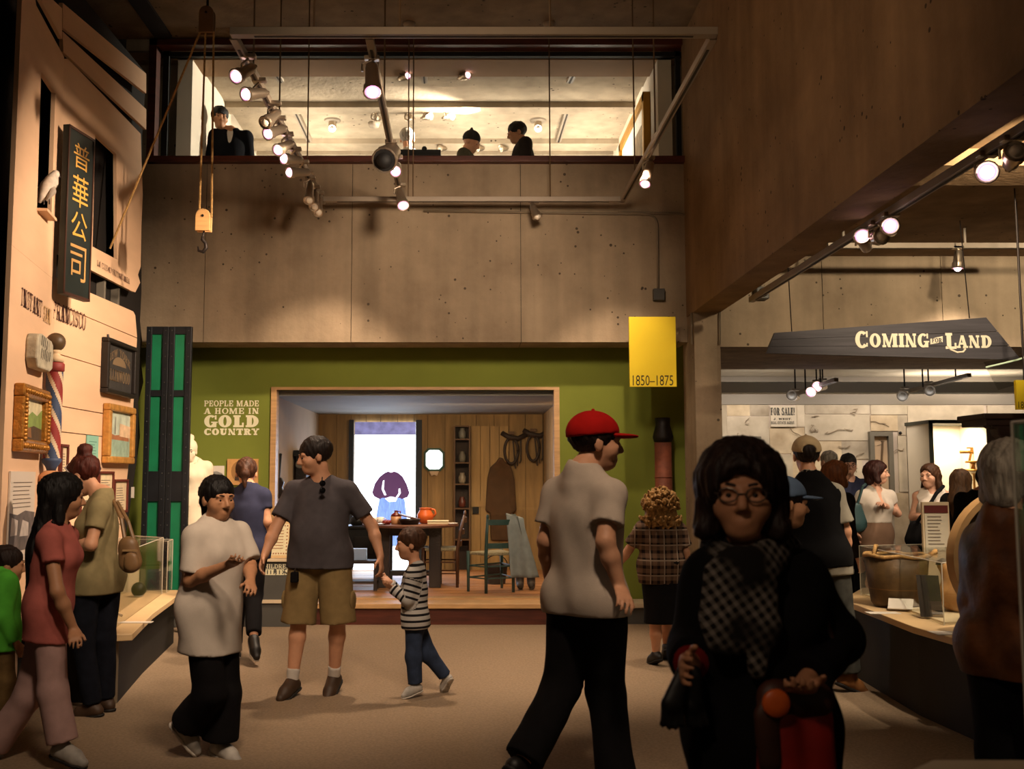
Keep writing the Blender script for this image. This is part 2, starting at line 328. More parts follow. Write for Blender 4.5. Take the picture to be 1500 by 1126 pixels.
# ---- gallery above the lintel
gw = struct(thing('window_1', None, None, (-.5, 10.5, LT)))
X0, X1, ZT = at(219, 150, 10.5).x, at(1013, 150, 10.5).x, 6.12
MB().box((X0, 10.42, LT), (X1, 10.95, at(600, 231, 10.5).z)).build('sill', redwood, gw, bev=.008)
for a, b in ((219, 230), (1003, 1013)): MB().box((at(a, 150, 10.5).x, 10.44, LT), (at(b, 150, 10.5).x, 10.6, ZT)).build('side_post', redwood, gw)
for a, b in ((232, 241), (994, 1001)): MB().box((at(a, 150, 10.5).x, 10.62, LT), (at(b, 150, 10.5).x, 10.68, ZT)).build('inner_post', black, gw)
MB().box((X0, 10.44, at(600, 69, 10.5).z), (X1, 10.6, ZT)).build('head_rail', redwood, gw)
MB().box((X0, 10.62, at(600, 82, 10.62).z), (X1, 10.68, at(600, 76, 10.62).z)).build('inner_rail', black, gw)
MB().box((X0, 10.64, LT), (X1, 10.646, ZT)).build('pane', pane, gw)
gceil = concrete('gallery_ceiling_concrete', '#9a8b78', '#b3a48e')
struct(MB().box((-3.7, 10.7, 6.1), (2.6, 20, 6.25)).build('ceiling', gceil))
struct(MB().box((-3.7, 10.75, 6.02), (2.6, 11.22, 6.1)).build('trim_8', mat('soffit', '#8a6a4a', .8, (2, .1))))
for i, (py0, py1, dz) in enumerate(((121, 108, .03), (157, 149, .07), (212, 203, .07), (226, 221, .05))):
    ya = (6.1 - EYE) / (ray(600, py1).z / ray(600, py1).y); yb = (6.1 - EYE) / (ray(600, py0).z / ray(600, py0).y)
    struct(MB().box((-3.0, min(ya, yb), 6.1 - dz), (2.05, max(ya, yb) + .05, 6.1)).build('trim_%d' % (9 + i), gceil))
struct(MB().box((-3.7, 10.8, 3.9), (2.6, 20, 4.0)).build('floor', mat('gallery_floor', '#5a4a3a', .7, (5, .1))))
struct(MB().box((-3.15, 10.75, 4), (-2.99, 20, 6.1)).build('wall_gallery_left', white))
struct(MB().box((2.05, 10.75, 4), (2.2, 20, 6.1)).build('wall_gallery_right', white))
struct(MB().box((-3.2, 20, 4), (2.2, 20.1, 6.1)).build('wall_gallery_back', white))
struct(MB().box((-3.7, 10.9, LT), (-3.15, 10.95, 6.1)).build('trim_13', conc)); struct(MB().box((2.2, 10.9, LT), (2.6, 10.95, 6.1)).build('trim_14', conc))
for x in (-2.0, .0, 1.5): area((x, 13.2, 5.2), (x, 13.3, 6.1), 17, .6, 2.0, (1, .86, .68))  # unseen uplights added in mid-air to brighten the gallery ceiling
spot((.2, 12.3, 5.95), (-3.0, 12.2, 5.3), 280, 90, (1, .88, .72)); spot((-.6, 12.3, 5.95), (2.05, 12.6, 5.4), 100, 70, (1, .9, .75))
# ---- far room at the right
FY = 16.2
mapw = mat('map_wall', '#c4b4a4', .9, (1.6, .12), col2='#dacdbf')
struct(MB().box((2.3, FY, 0), (10, FY + .15, 2.66)).build('wall_far', mapw))
struct(MB().box((2.3, FY - .02, 2.66), (10, FY + .15, 3.2)).build('wall_far_band', mat('band_grey', '#8a8378', .9)))
struct(MB().box((2.535, 12.7, 3.1), (10, 16.4, 3.2)).build('ceiling', mat('far_ceiling', '#bdb8ac', .9, (2, .06))))
struct(MB().box((2.535, 14.9, 2.74), (10, 15.15, 2.9)).build('trim_15', mat('white_beam', '#c4c4bc', .8)))
struct(MB().box((2.535, 13.9, 3.04), (10, 13.98, 3.1)).build('trim_16', mat('grey_rail', '#55524c', .8)))
struct(MB().box((2.4, 10.75, 0), (2.5, 16.3, 3.2)).build('wall_far_left', white)); struct(MB().box((9.9, -4, 0), (10, 16.3, 3.9)).build('wall_far_right', dark))
for x in (4.3, 6.2, 8.2): area((x, 15.3, 3.0), (x, 16.1, .6), 7, 1.2, .3, (1, .86, .74))
area((5.5, 13.4, 2.5), (5.5, 13.4, 3.1), 1.5, 3.5, .4, (.92, .95, 1)); area((7.6, 15.6, 2.7), (7.6, 15.6, 3.1), 8, 1.6, .3, (1, .8, .6))  # uplights added below the far ceiling, no fixtures there
spot((5.2, 9.8, 3.6), (4.6, 11.2, 1.0), 70, 70, (1, .8, .6)); spot((5.6, 9.0, 3.6), (5.8, 10.8, 1.0), 70, 70, (1, .8, .6))
spot((3.6, 6.0, 3.6), (4.4, 10.5, 3.1), 260, 70, (1, .8, .55), 1); spot((6.0, 6.4, 3.6), (6.3, 10.5, 3.3), 190, 70, (1, .82, .58), 1)
spot((4.4, 6.6, 3.6), (3.5, 7.4, .6), 90, 50, (1, .82, .6)); spot((3.0, 5.6, 3.6), (3.5, 7.2, .6), 120, 44, (1, .8, .58)); spot((3.4, 5.4, 3.6), (2.6, 7.4, .9), 60, 40, (1, .8, .58)); spot((2.7, 1.8, 3.1), (2.0, 3.9, 1.3), 22, 40, (1, .75, .5))

# ================================================================ LEFT FACADE
PX, PF = -3.2, 7.8                                   # far face plane and the fold
facm = mat('facade_board', '#d6b08e', .8, (1.2, .07), (40, .06), stretch=(4, 1, 4)); edge_m = mat('torn_edge', '#17110d', .9)
ND = V((.17, -1, 0)).normalized()
class Plane:
    def __init__(s, o, ux): s.o = V(o); s.ux = V(ux).normalized(); s.n = s.ux.cross(V((0, 0, 1))); s.fr = frame2(s.o, s.ux, (0, 0, 1))
    def px(s, x, y): d = ray(x, y); p = CAM + d * ((s.o - CAM).dot(s.n) / d.dot(s.n)); return ((p - s.o).dot(s.ux), p.z - s.o.z)
    def pts(s, L): return [s.px(*q) for q in L]
    def shift(s, k): return Plane(s.o + s.n * k, s.ux)
FAR = Plane((PX, PF, 0), (0, 1, 0)); NEAR = Plane((PX, PF, 0), -ND)      # both normals look into the hall
fac = thing('museum_facade', 'cream painted house front of boards with cut out windows along the left wall', 'display wall', (PX, PF, 0))
fz = lambda y: FAR.px(89, y)
EV = FAR.pts([(204, 196), (205, 232), (207, 285), (205, 330), (204, 390), (200, 402), (203, 414), (196, 428), (190, 426)])
up = [FAR.px(97, 86)] + EV + [FAR.px(76, 367)]; up = [(0.0, fz(84)[1])] + up[:-1] + [(0.0, FAR.px(74, 366)[1])]
sheet(up, [FAR.pts([(137, 197), (168, 226), (169, 380), (133, 361)])], FAR.fr, .03).build('upper_panel', facm, fac)
sheet(FAR.pts([(89, 46), (212, 160), (212, 190), (100, 85), (90, 76)]), [], FAR.fr, .03).build('gable_board', facm, fac)
sheet(FAR.pts([(89, 4), (212, 108), (212, 137), (89, 40)]), [], FAR.fr, .03).build('gable_board', facm, fac)
near_end = NEAR.px(16, 300)[0]
nw = NEAR.pts([(57, 105), (78, 136), (72, 322), (51, 304)])
sheet([(near_end, FAR.px(75, 410)[1]), (-.002, FAR.px(75, 410)[1]), (-.002, NEAR.px(87, 76)[1]), NEAR.px(50, 8), (near_end, NEAR.px(50, 8)[1] + .35)], [nw], NEAR.fr, .03).build('upper_panel', facm, fac)
sheet(NEAR.pts([(62, -12), (88, 12), (88, 57), (57, 0)]), [], NEAR.fr, .03).build('gable_board', facm, fac)
# lower boards, one plank each, ragged at the far end
zt = [.02, .45, .69, 1.08, 1.47, 1.86, 2.06, 2.46, 2.84]
def clipx(z):   # ragged right edge of the lower wall
    pts = FAR.pts([(176, 800), (181, 720), (187, 680), (192, 620), (195, 575), (194, 560), (197, 515), (199, 490), (198, 470)])
    for (xa, za), (xb, zb) in zip(pts, pts[1:]):
        if za <= z <= zb: return xa + (xb - xa) * (z - za) / (zb - za)
    return pts[0][0] if z < pts[0][1] else pts[-1][0]
for i in range(len(zt) - 1):
    a, b = zt[i] + .004, zt[i + 1] - .004
    sheet([(.0, a), (clipx(a), a), (clipx((a + b) / 2) + random.uniform(-.02, .02), (a + b) / 2), (clipx(b), b), (.0, b)], [], FAR.fr, .03).build('plank', facm, fac)
    sheet([(near_end, a - .004), (-.002, a - .004), (-.002, b + .004), (near_end, b + .004)], [], NEAR.fr, .03).build('plank', facm, fac)
tz = FAR.px(75, 404)[1]
sheet([(0, 2.844), (clipx(2.84), 2.844)] + FAR.pts([(196, 462), (193, 456), (128, 428)]) + [(0, tz)], [], FAR.fr, .03).build('plank', facm, fac)
sheet([(near_end, 2.84), (-.002, 2.84), (-.002, FAR.px(75, 410)[1] - .001), (near_end, FAR.px(75, 410)[1] - .001)], [], NEAR.fr, .03).build('plank', facm, fac)
# dark carcass behind and its torn black edge
bk = FAR.shift(-.12); sheet([(.0, 0), (clipx(1.0) + .12, 0)] + bk.pts([(203, 640), (200, 590), (208, 560), (203, 520), (206, 500), (203, 470), (205, 430), (206, 200), (212, 108)]) + [(0, 5.6)], [], bk.fr, .03).build('torn_backing', edge_m, fac)
for px in (147, 168): p = FAR.shift(-.06).px(px, 440); MB().box((PX - .1, PF + p[0], 2.84), (PX - .03, PF + p[0] + .04, 3.25)).build('shelf_post', mat('grey_post', '#6b6459', .7), fac)
bk2 = NEAR.shift(-.14); sheet([(near_end, 0), (-.05, 0), (-.05, 5.9), (near_end, 5.9)], [], bk2.fr, .03).build('backing_board', black, fac)
p0 = NEAR.px(51, 304); MB().prism([NEAR.fr(p0[0] - .0, p0[1], z) for z in (-.12, .085)] + [NEAR.fr(p0[0] + .3, p0[1], z) for z in (.085, -.12)], (0, 0, -.02)).build('window_ledge', facm, fac)
inkd = mat('brown_ink', '#3c1a12', .8); inkg = mat('tan_ink', '#a5824f', .8)
def facetext(txt, pl, x0, y0, x1, h, m, nm='lettering'):
    (u0, z0) = pl.px(x0, y0); u1 = pl.px(x1, y0)[0]
    polys, _ = slab(txt, h, u1 - u0, gap=.16, T=.14, t=.085); fr = lambda x, y, z=0: pl.fr(x + u0, y + z0, z)
    return art(polys, fr, .02).build(nm, m, fac)
zi = NEAR.px(27, 447)[1]
facetext('INSTANT', NEAR, 27, 447, 57.5, .125, inkd); facetext('SAN', NEAR, 59.5, 469.5, 69.8, .115, inkg); facetext('FRANCISCO', FAR, 73.5, 466, 122, .135, inkd)
facetext('LA CIUDAD INSTANTANEA', FAR, 139, 389, 187, .05, inkd)
# dim hall panels left of the facade
pn = thing('exhibit_panel', 'dim grey exhibit panel at the far left edge beside the cream facade', 'panel', (-3.45, 7.2, 0))
MB().box((-3.43, 6.2, .0), (-3.35, 7.5, 2.9)).build('board', mat('panel_grey', '#8d8a86', .8), pn); MB().box((-3.43, 6.2, 2.9), (-3.35, 7.5, 3.6)).build('header', mat('panel_navy', '#14161c', .7), pn)
MB().box((-3.43, 6.2, 3.75), (-3.37, 7.48, 4.7)).build('upper_board', mat('panel_grey', '#8d8a86'), pn); MB().box((-3.47, 6.3, 0), (-3.43, 6.4, 4.7)).build('post', black, pn)

# ---- things on the facade
gold = mat('gilt', '#a8712a', .38, (30, .35), (60, .6), metal=.5, spec=.6); goldd = mat('gilt_pale', '#c08a45', .45, (20, .25), metal=.3)
SGN = Plane((-3.12, 7.67, 0), (.16, 1, 0))
sg = thing('hanging_sign', 'tall dark vertical board with gilt Chinese characters on upper facade', 'sign', SGN.fr(.2, 2.9))
u1 = SGN.px(122, 443)[0]; zt_, zb_ = SGN.px(83 + 4, 190)[1] + .06, SGN.px(83, 430)[1]
MB().prism([SGN.fr(0, zb_, 0), SGN.fr(u1, zb_, 0), SGN.fr(u1, zt_, 0), SGN.fr(0, zt_, 0)], SGN.n * .05).build('board', mat('sign_black', '#151d1b', .45, (5, .3)), sg, bev=.004)
b = MB()
for zz in (zb_, zt_ - .02): b.prism([SGN.fr(0, zz, .05), SGN.fr(u1, zz, .05), SGN.fr(u1, zz + .02, .05), SGN.fr(0, zz + .02, .05)], SGN.n * .006)
for uu in (0, u1 - .015): b.prism([SGN.fr(uu, zb_, .05), SGN.fr(uu + .015, zb_, .05), SGN.fr(uu + .015, zt_, .05), SGN.fr(uu, zt_, .05)], SGN.n * .006)
b.build('rim', mat('sign_rim', '#3a2016', .5), sg)
gilt_c = mat('gilt_letters', '#e0a94e', .35, metal=.3)
for ch, f0, f1 in (('普', .77, .92), ('華', .54, .73), ('公', .35, .51), ('司', .1, .31)):
    P, fs, wd = fonttext(ch, (zt_ - zb_) * (f1 - f0)); H_ = zt_ - zb_; kx = .23 / max(wd, .01)
    bb = MB(); bb.add([SGN.fr(u1 * .5 + (x * kx - .115) * 1.0, zb_ + H_ * f0 + y, .054) for x, y in P], fs); bb.build('character', gilt_c if ch != '司' else mat('gilt_dull', '#a9824c', .5), sg)  # last character in a duller, rougher gilt
# white bird perched at the window hole
pb = NEAR.fr(NEAR.px(52, 296)[0] + .08, NEAR.px(52, 296)[1] + .01, .055)
bd = thing('bird_figure', 'small white model bird perched on ledge of the narrow upper facade window', 'bird', pb)
fea = mat('bird_white', '#cdbfb0', .8, (30, .15)); b = MB(); up_ = V((.3, .35, .9)).normalized()
b.tube([V(pb) + V(q) for q in ((-.03, -.05, .0), (-.02, -.03, .05), (0, 0, .12), (.02, .03, .18), (.03, .045, .225), (.035, .06, .245))], [.012, .035, .055, .05, .032, .02], 12)
b.ball(V(pb) + V((.035, .06, .24)), .03, 10); b.build('body', fea, bd, True)
MB().tube([V(pb) + V((.04, .085, .238)), V(pb) + V((.05, .125, .228))], .009, 6, .002).build('beak', mat('beak_dark', '#3a2a22', .6), bd)
for s in (-1, 1): MB().tube([V(pb) + V((.02 * s, 0, .08)), V(pb) + V((.02 * s, .005, 0))], .005, 5).build('leg', MATS['beak_dark'], bd)
for s in (-1, 1): MB().tube([V(pb) + V((.035 * s, .02, .16)), V(pb) + V((.045 * s, -.01, .09)), V(pb) + V((.02 * s, -.05, .01))], [.012, .028, .006], 8).build('wing', mat('wing_grey', '#9f9184', .8), bd, True)
# barber pole
bp = at(75, 690, 7.55); bp = V((bp.x, bp.y, 0)); zz = lambda py: at(75, py, 7.55).z
pole = thing('barber_pole', 'striped red white and blue barber pole topped by a dark wooden ball', 'barber pole', bp + V((0, 0, zz(740))))
MB().ball(bp + V((0, 0, zz(501))), .07, 20).build('ball', mat('ball_wood', '#5a452c', .5, (6, .2)), pole, True)
MB().lathe([(.02, zz(517)), (.045, zz(513)), (.035, zz(517)), (.034, zz(520)), (.062, zz(522)), (.062, zz(530)), (.045, zz(531))][::-1], bp, 20).build('cap', mat('pole_cream', '#c8ad8a', .6, (8, .15)), pole, True)
MB().lathe([(.055, zz(545)), (.068, zz(543)), (.068, zz(533)), (.055, zz(531))], bp, 20).build('collar', mat('pole_red', '#84302a', .6, (8, .2)), pole, True)
b = MB(); n = 48; z0, z1 = zz(672), zz(545); m = 84
b.v = [tuple(bp + V((math.cos(2 * math.pi * k / n) * .06, math.sin(2 * math.pi * k / n) * .06, z0 + (z1 - z0) * i / m))) for i in range(m + 1) for k in range(n)]
for i in range(m):
    for k in range(n):
        b.f.append((i * n + k, i * n + (k + 1) % n, (i + 1) * n + (k + 1) % n, (i + 1) * n + k))
        ph = (k / n + i / m * .83 - .265) % .5; b.mi.append(0 if ph < .17 else 1 if ph < .25 else 2 if ph < .42 else 1)
b.build('shaft', [mat('pole_blue', '#3a4763', .6, (8, .2)), mat('pole_white', '#c9b294', .6, (8, .1)), mat('pole_crimson', '#8c2f2b', .6, (8, .2))], pole, True)
MB().lathe([(.03, zz(690)), (.04, zz(684)), (.068, zz(676)), (.07, zz(672)), (.06, zz(671))], bp, 20).build('base_cup', MATS['pole_blue'], pole, True)
MB().lathe([(.05, zz(745)), (.09, zz(705)), (.095, zz(697)), (.05, zz(690)), (.03, zz(689))], bp, 20).build('finial', mat('pole_tan', '#b98157', .6, (8, .15)), pole, True)
for py in (527, 660): MB().bar(bp, bp, .03, .03) if 0 else MB().tube([V((bp.x, bp.y, zz(py))), V((PX + .02, bp.y + .02, zz(py)))], .012, 6).build('bracket', mat('iron', '#2a2320', .5, metal=.6), pole)
# framed things: generic builder on a plane from pixel corners (left-top, right-top height by z)
def framed(name, label, cat, pl, xl, xr, yt, yb, fw, fm, art_cols, th=.05, group=None, glass=False):
    u0, u1 = pl.px(xl, yt)[0], pl.px(xr, yt)[0]; z1, z0 = pl.px(xl, yt)[1], pl.px(xl, yb)[1]
    o = thing(name, label, cat, pl.fr((u0 + u1) / 2, z0), group=group); n = pl.n
    for nm, a in (('top', ((u0, z1 - fw), (u1, z1))), ('bottom', ((u0, z0), (u1, z0 + fw))), ('left', ((u0, z0 + fw), (u0 + fw, z1 - fw))), ('right', ((u1 - fw, z0 + fw), (u1, z1 - fw)))):
        (a0, b0), (a1, b1) = a
        MB().prism([pl.fr(a0, b0, .016), pl.fr(a1, b0, .016), pl.fr(a1, b1, .016), pl.fr(a0, b1, .016)], n * th).build('frame_rail', fm, o, bev=min(.012, fw * .25))
    MB().prism([pl.fr(u0 + fw * .6, z0 + fw * .6, .016), pl.fr(u1 - fw * .6, z0 + fw * .6, .016), pl.fr(u1 - fw * .6, z1 - fw * .6, .016), pl.fr(u0 + fw * .6, z1 - fw * .6, .016)], n * th * .45).build('picture', art_cols, o)
    return o, (u0 + fw, u1 - fw, z0 + fw, z1 - fw), th * .45 + .018
def patches(o, pl, box_, z, lst, nm='painted_detail'):
    u0, u1, z0, z1 = box_
    for poly, m_ in lst:
        b = MB(); b.add([pl.fr(u0 + (u1 - u0) * x, z0 + (z1 - z0) * y, z) for x, y in poly], [tuple(range(len(poly)))]); b.build(nm, m_, o); z += .0006
def cm(n, c, no=(12, .25)): return mat(n, c, .7, no)
o, bx, z = framed('oil_painting', 'green landscape painting in an ornate gilt frame beside the barber pole', 'painting', NEAR, 17, 57, 560, 661, .085, gold, cm('sky_yellow', '#c9bd98'), .07)
patches(o, NEAR, bx, z, [([(0, .2), (1, .25), (1, .8), (.75, .62), (.5, .7), (.2, .5), (0, .55)], cm('hill_green', '#7d8f4a')), ([(0, 0), (1, 0), (1, .3), (.6, .36), (.3, .28), (0, .33)], cm('ground_brown', '#4d3a22')), ([(.2, .08), (.5, .06), (.45, .3), (.25, .28)], cm('figures_ochre', '#8d6035'))])
b = MB(); u0, u1, z0, z1 = bx
for i in range(12):
    for (uu, vv) in ((u0 - .04 + (u1 - u0 + .08) * i / 11, z1 + .04), (u0 - .04 + (u1 - u0 + .08) * i / 11, z0 - .045), (u0 - .042, z0 + (z1 - z0) * i / 11), (u1 + .042, z0 + (z1 - z0) * i / 11)): b.ball(NEAR.fr(uu, vv, .085), .022, 6)
b.build('carved_leaves', gold, o, True)
o, bx, z = framed('oil_painting', 'harbour painting with ships in a plain golden wood frame', 'painting', FAR, 148, 187, 590, 678, .06, goldd, cm('sky_pale', '#b5bfae'), .07)
patches(o, FAR, bx, z, [([(0, 0), (1, 0), (1, .4), (0, .46)], cm('water_green', '#8ea593')), ([(.05, .38), (.95, .36), (.95, .46), (.6, .5), (.3, .47), (.05, .52)], cm('town_rust', '#a06a48')), ([(.5, .46), (1, .44), (1, .7), (.5, .75)], cm('sky_peach', '#d4b594')), ([(.1, .5), (.16, .5), (.15, .95), (.13, .95)], cm('mast_grey', '#8d8c80')), ([(.28, .5), (.33, .5), (.32, .88), (.3, .88)], MATS['mast_grey'])])
o, bx, z = framed('shop_sign', 'dark framed shop sign with faded arched lettering, hung above the harbour painting', 'sign', FAR, 146, 189, 493, 575, .04, mat('frame_dark', '#1d1714', .5), cm('sign_slate', '#34312f'), .07)
fr_ = lambda x, y, z_=0: FAR.fr(bx[0] + x * (bx[1] - bx[0]), bx[2] + y * (bx[3] - bx[2]), z)
inkf = mat('faded_gold', '#77634a', .7)
ps, wd = slab('ELLINWOOD', .26, .86); art([[(x + .07, y + .2) for x, y in p] for p in ps], fr_, 0).build('lettering', inkf, o)
ps, wd = slab('NEW YORK', .17, .86); art([[(x + .07, y + .55 + .22 * math.sin(math.pi * min(1, max(0, x / .86)))) for x, y in p] for p in ps], fr_, 0).build('lettering', inkf, o)
b = MB(); b.add([fr_(.5 + .26 * math.cos(R(a)), .56 + .2 * math.sin(R(a))) for a in range(0, 181, 15)], [tuple(range(13))]); b.build('emblem', inkf, o)
MB().tube([FAR.fr(bx[0] + .1, bx[3] + .03, .03), FAR.fr(bx[0] + .1, bx[3] + .08, .02)], .012, 6).build('hook', MATS['iron'], o)
doc = cm('old_paper', '#cbb795', (20, .1)); ink = mat('grey_ink', '#6e6257', .9); maroon = mat('maroon_frame', '#5a2419', .5, (9, .2))
def lines(o, pl, bx, z, n, m_, x0=.15, x1=.85, y0=.1, y1=.85, th=.25):
    b = MB(); u0, u1, z0, z1 = bx
    for i in range(n):
        ya = z0 + (z1 - z0) * (y0 + (y1 - y0) * i / n); yb = ya + (z1 - z0) * (y1 - y0) / n * th; xe = x1 - random.uniform(0, .2)
        b.add([pl.fr(u0 + (u1 - u0) * x_, y_, z) for x_, y_ in ((x0, ya), (xe, ya), (xe, yb), (x0, yb))], [(0, 1, 2, 3)])
    b.build('printed_lines', m_, o)
for nm, lb, a in (('framed_document', 'narrow maroon framed document just right of the barber pole', (83, 94, 650, 705)), ('framed_document', 'maroon framed document half hidden behind woman with bun, lower on facade', (112, 133, 712, 800)), ('framed_document', 'small maroon framed document under the harbour painting', (139, 161, 690, 740)), ('framed_document', 'maroon framed document at the ragged facade edge, below the harbour painting', (162, 182, 702, 752))):
    o, bx, z = framed(nm, lb, 'document', FAR, *a, .022, maroon, doc, .03, 'maroon framed documents'); lines(o, FAR, bx, z, 9, ink)
def card(name, label, cat, pl, xl, xr, yt, yb, m_, z=.02, th=.008, group=None):
    u0, u1 = pl.px(xl, yt)[0], pl.px(xr, yt)[0]; z1, z0 = pl.px(xl, yt)[1], pl.px(xl, yb)[1]
    o = MB().prism([pl.fr(u0, z0, z), pl.fr(u1, z0, z), pl.fr(u1, z1, z), pl.fr(u0, z1, z)], pl.n * th).build(name, m_); tag(o, label, cat, group); return o, (u0, u1, z0, z1), z + th + .002
o, bx, z = card('printed_card', 'small teal printed card pinned beside the harbour painting', 'card', FAR, 123, 140, 637, 672, mat('teal_card', '#7fae9c', .8)); lines(o, FAR, bx, z, 6, mat('teal_ink', '#4f7d72', .8))
o, bx, z = card('wall_poster', 'tall white text panel with an old photograph on the near facade', 'poster', NEAR, 9, 46, 690, 826, mat('poster_white', '#c9bcae', .8), .018, .012)
patches(o, NEAR, bx, z, [([(.0, .12), (1, .12), (1, .53), (.6, .56), (.3, .52), (0, .55)], cm('photo_grey', '#5e5450', (9, .45))), ([(.05, .3), (.3, .3), (.32, .46), (.08, .5)], cm('photo_light', '#b3a79f')), ([(.4, .28), (.75, .27), (.75, .42), (.5, .46)], MATS['photo_light'])], 'photograph'); lines(o, NEAR, bx, z, 7, ink, .1, .85, .6, .92, .18)
# carved stone slab
u0, u1 = NEAR.px(34, 490)[0], NEAR.px(60, 490)[0]; z1, z0 = NEAR.px(40, 487)[1], NEAR.px(40, 540)[1]
st = thing('inscribed_stone', 'rough pale stone slab with scratched inscription on the near facade', 'stone', NEAR.fr((u0 + u1) / 2, z0))
ou = [(.12, 0), (.8, .02), (.95, .12), (.98, .5), (.95, .85), (.85, .93), (.3, 1), (.1, .95), (.02, .8), (0, .25)]
MB().prism([NEAR.fr(u0 + (u1 - u0) * x, z0 + (z1 - z0) * y, .016) for x, y in ou], NEAR.n * .08).build('slab', mat('stone_grey', '#a9a08b', .9, (14, .25), (30, .5)), st, bev=.012)
b = MB(); rs = random.Random(4)
for i in range(10):
    x, y = .2 + .1 * (i % 6), .25 + .3 * (i // 6) + rs.uniform(0, .1); b.add([NEAR.fr(u0 + (u1 - u0) * (x + dx), z0 + (z1 - z0) * (y + dy), .0985) for dx, dy in ((0, 0), (.03, .02), (.07, .3), (.04, .3))], [(0, 1, 2, 3)])
b.build('inscription', mat('stone_cut', '#3f3a33', .9), st)
# ================================================================ DISPLAY WALL THINGS
iron = MATS['iron']; crm = mat('cream_letters', '#d8d2b0', .8)
# iron shutters
shf = mat('shutter_iron', '#191b1f', .5, (6, .25), metal=.3); shg = mat('shutter_green', '#0d6a45', .5, (5, .12)); SY = 10.15
zy = lambda py, Y: at(300, py, Y).z
sx = [at(208, 700, SY).x, at(242, 700, SY).x, at(276, 700, SY).x]
for k, lb in ((0, 'dark iron shutter leaf with green panels, beside the ragged facade edge'), (1, 'dark iron shutter leaf with green panels, in front of the white statue')):
    a, b_ = sx[k] + .003, sx[k + 1] - .003; tp = zy(478, SY)
    sh = thing('iron_shutter', lb, 'shutter', ((a + b_) / 2, SY, 0), group='pair of iron shutters')
    MB().box((a, SY, .0), (a + .055, SY + .05, tp)).build('stile', shf, sh, bev=.004); MB().box((b_ - .06, SY, .0), (b_, SY + .05, tp)).build('stile', shf, sh, bev=.004)
    for y0, y1 in ((478, 489), (571, 580), (690, 734), (880, 906)): MB().box((a + .055, SY + .004, max(0.0, zy(y1, SY))), (b_ - .06, SY + .046, zy(y0, SY))).build('cross_rail', shf, sh)
    for y0, y1 in ((489, 571), (580, 690), (734, 880)): MB().box((a + .055, SY + .022, zy(y1, SY)), (b_ - .06, SY + .034, zy(y0, SY))).build('green_panel', shg, sh)
    rv = MB()
    for py in range(484, 860, 19):
        for xx in (a + .028, b_ - .03): rv.ball((xx, SY, zy(py, SY)), .006, 6)
    tag(rv.build('rivets', mat('rivet', '#4a4a48', .4, metal=.6), sh, True), kind='stuff')
def flat(name, label, cat, x0, x1, y0, y1, Y, th, m, group=None, bev=0, parent=None):
    p, q = at(x0, y1, Y), at(x1, y0, Y); o = MB().box((p.x, Y - th, p.z), (q.x, Y, q.z)).build(name, m, parent, bev=bev)
    return tag(o, label, cat, group) if parent is None else o
tagm = mat('tag_white', '#c9bfb2', .8)
flat('paper_tag', 'small white paper tag at the torn facade edge, the upper of two', 'tag', 188, 195, 653, 677, 10.1, .012, tagm, 'paper tags'); flat('paper_tag', 'small white paper tag at the torn facade edge, the lower of two', 'tag', 185, 197, 713, 729, 10.1, .012, tagm, 'paper tags')
wd_ = bpy.data.objects['wall_display']
def walltext(txt, x0, x1, y0, y1, Y, m, parent, name='lettering', T=.24, t=.13):
    p, q = at(x0, y1, Y), at(x1, y0, Y); ps, _ = slab(txt, q.z - p.z, q.x - p.x, T=T, t=t)
    return art(ps, lambda x, y, z=0: V((p.x + x, Y - .001 - z, p.z + y)), 0).build(name, m, parent)
for i, (tx, y0, y1, T, t) in enumerate((('PEOPLE MADE', 586.5, 595, .2, .12), ('A HOME IN', 597.5, 606, .2, .12), ('GOLD', 608, 625.5, .34, .16), ('COUNTRY', 627.5, 637, .32, .2))): walltext(tx, 299, 379.5, y0, y1, GY, crm, wd_, 'lettering', T, t)
ph = flat('mounted_photograph', 'small pale photograph mounted on green wall under the white lettering', 'photograph', 298, 329, 682, 704, GY, .02, tagm)
b = MB(); p, q = at(301, 700, GY - .021), at(326, 690, GY - .021); b.add([(p.x, p.y, p.z), (q.x, p.y, p.z), (q.x, p.y, p.z + .05), (p.x + .12, p.y, q.z), (p.x, p.y, p.z + .06)], [(0, 1, 2, 3, 4)]); b.build('photograph_image', mat('photo_mid', '#84807a', .8, (20, .3)), ph)
po = flat('portrait_print', 'tan portrait print on green wall behind the woman in navy shirt', 'picture', 333, 379, 672, 710, GY, .025, mat('tan_print', '#b98a52', .7, (9, .15)))
b = MB(); c = at(352, 690, GY - .026); b.add([(c.x + .1 * math.cos(R(a)), c.y, c.z + .115 * math.sin(R(a))) for a in range(0, 360, 20)], [tuple(range(18))]); b.build('oval_mat', mat('oval_tan', '#8f673a', .8), po)
b = MB(); b.add([(c.x + dx, c.y - .001, c.z + dz) for dx, dz in ((-.06, -.1), (.06, -.1), (.05, .0), (.02, .03), (.02, .07), (-.02, .07), (-.02, .03), (-.05, 0))], [tuple(range(8))]); b.build('sitter', mat('sitter_dark', '#33241a', .8), po)
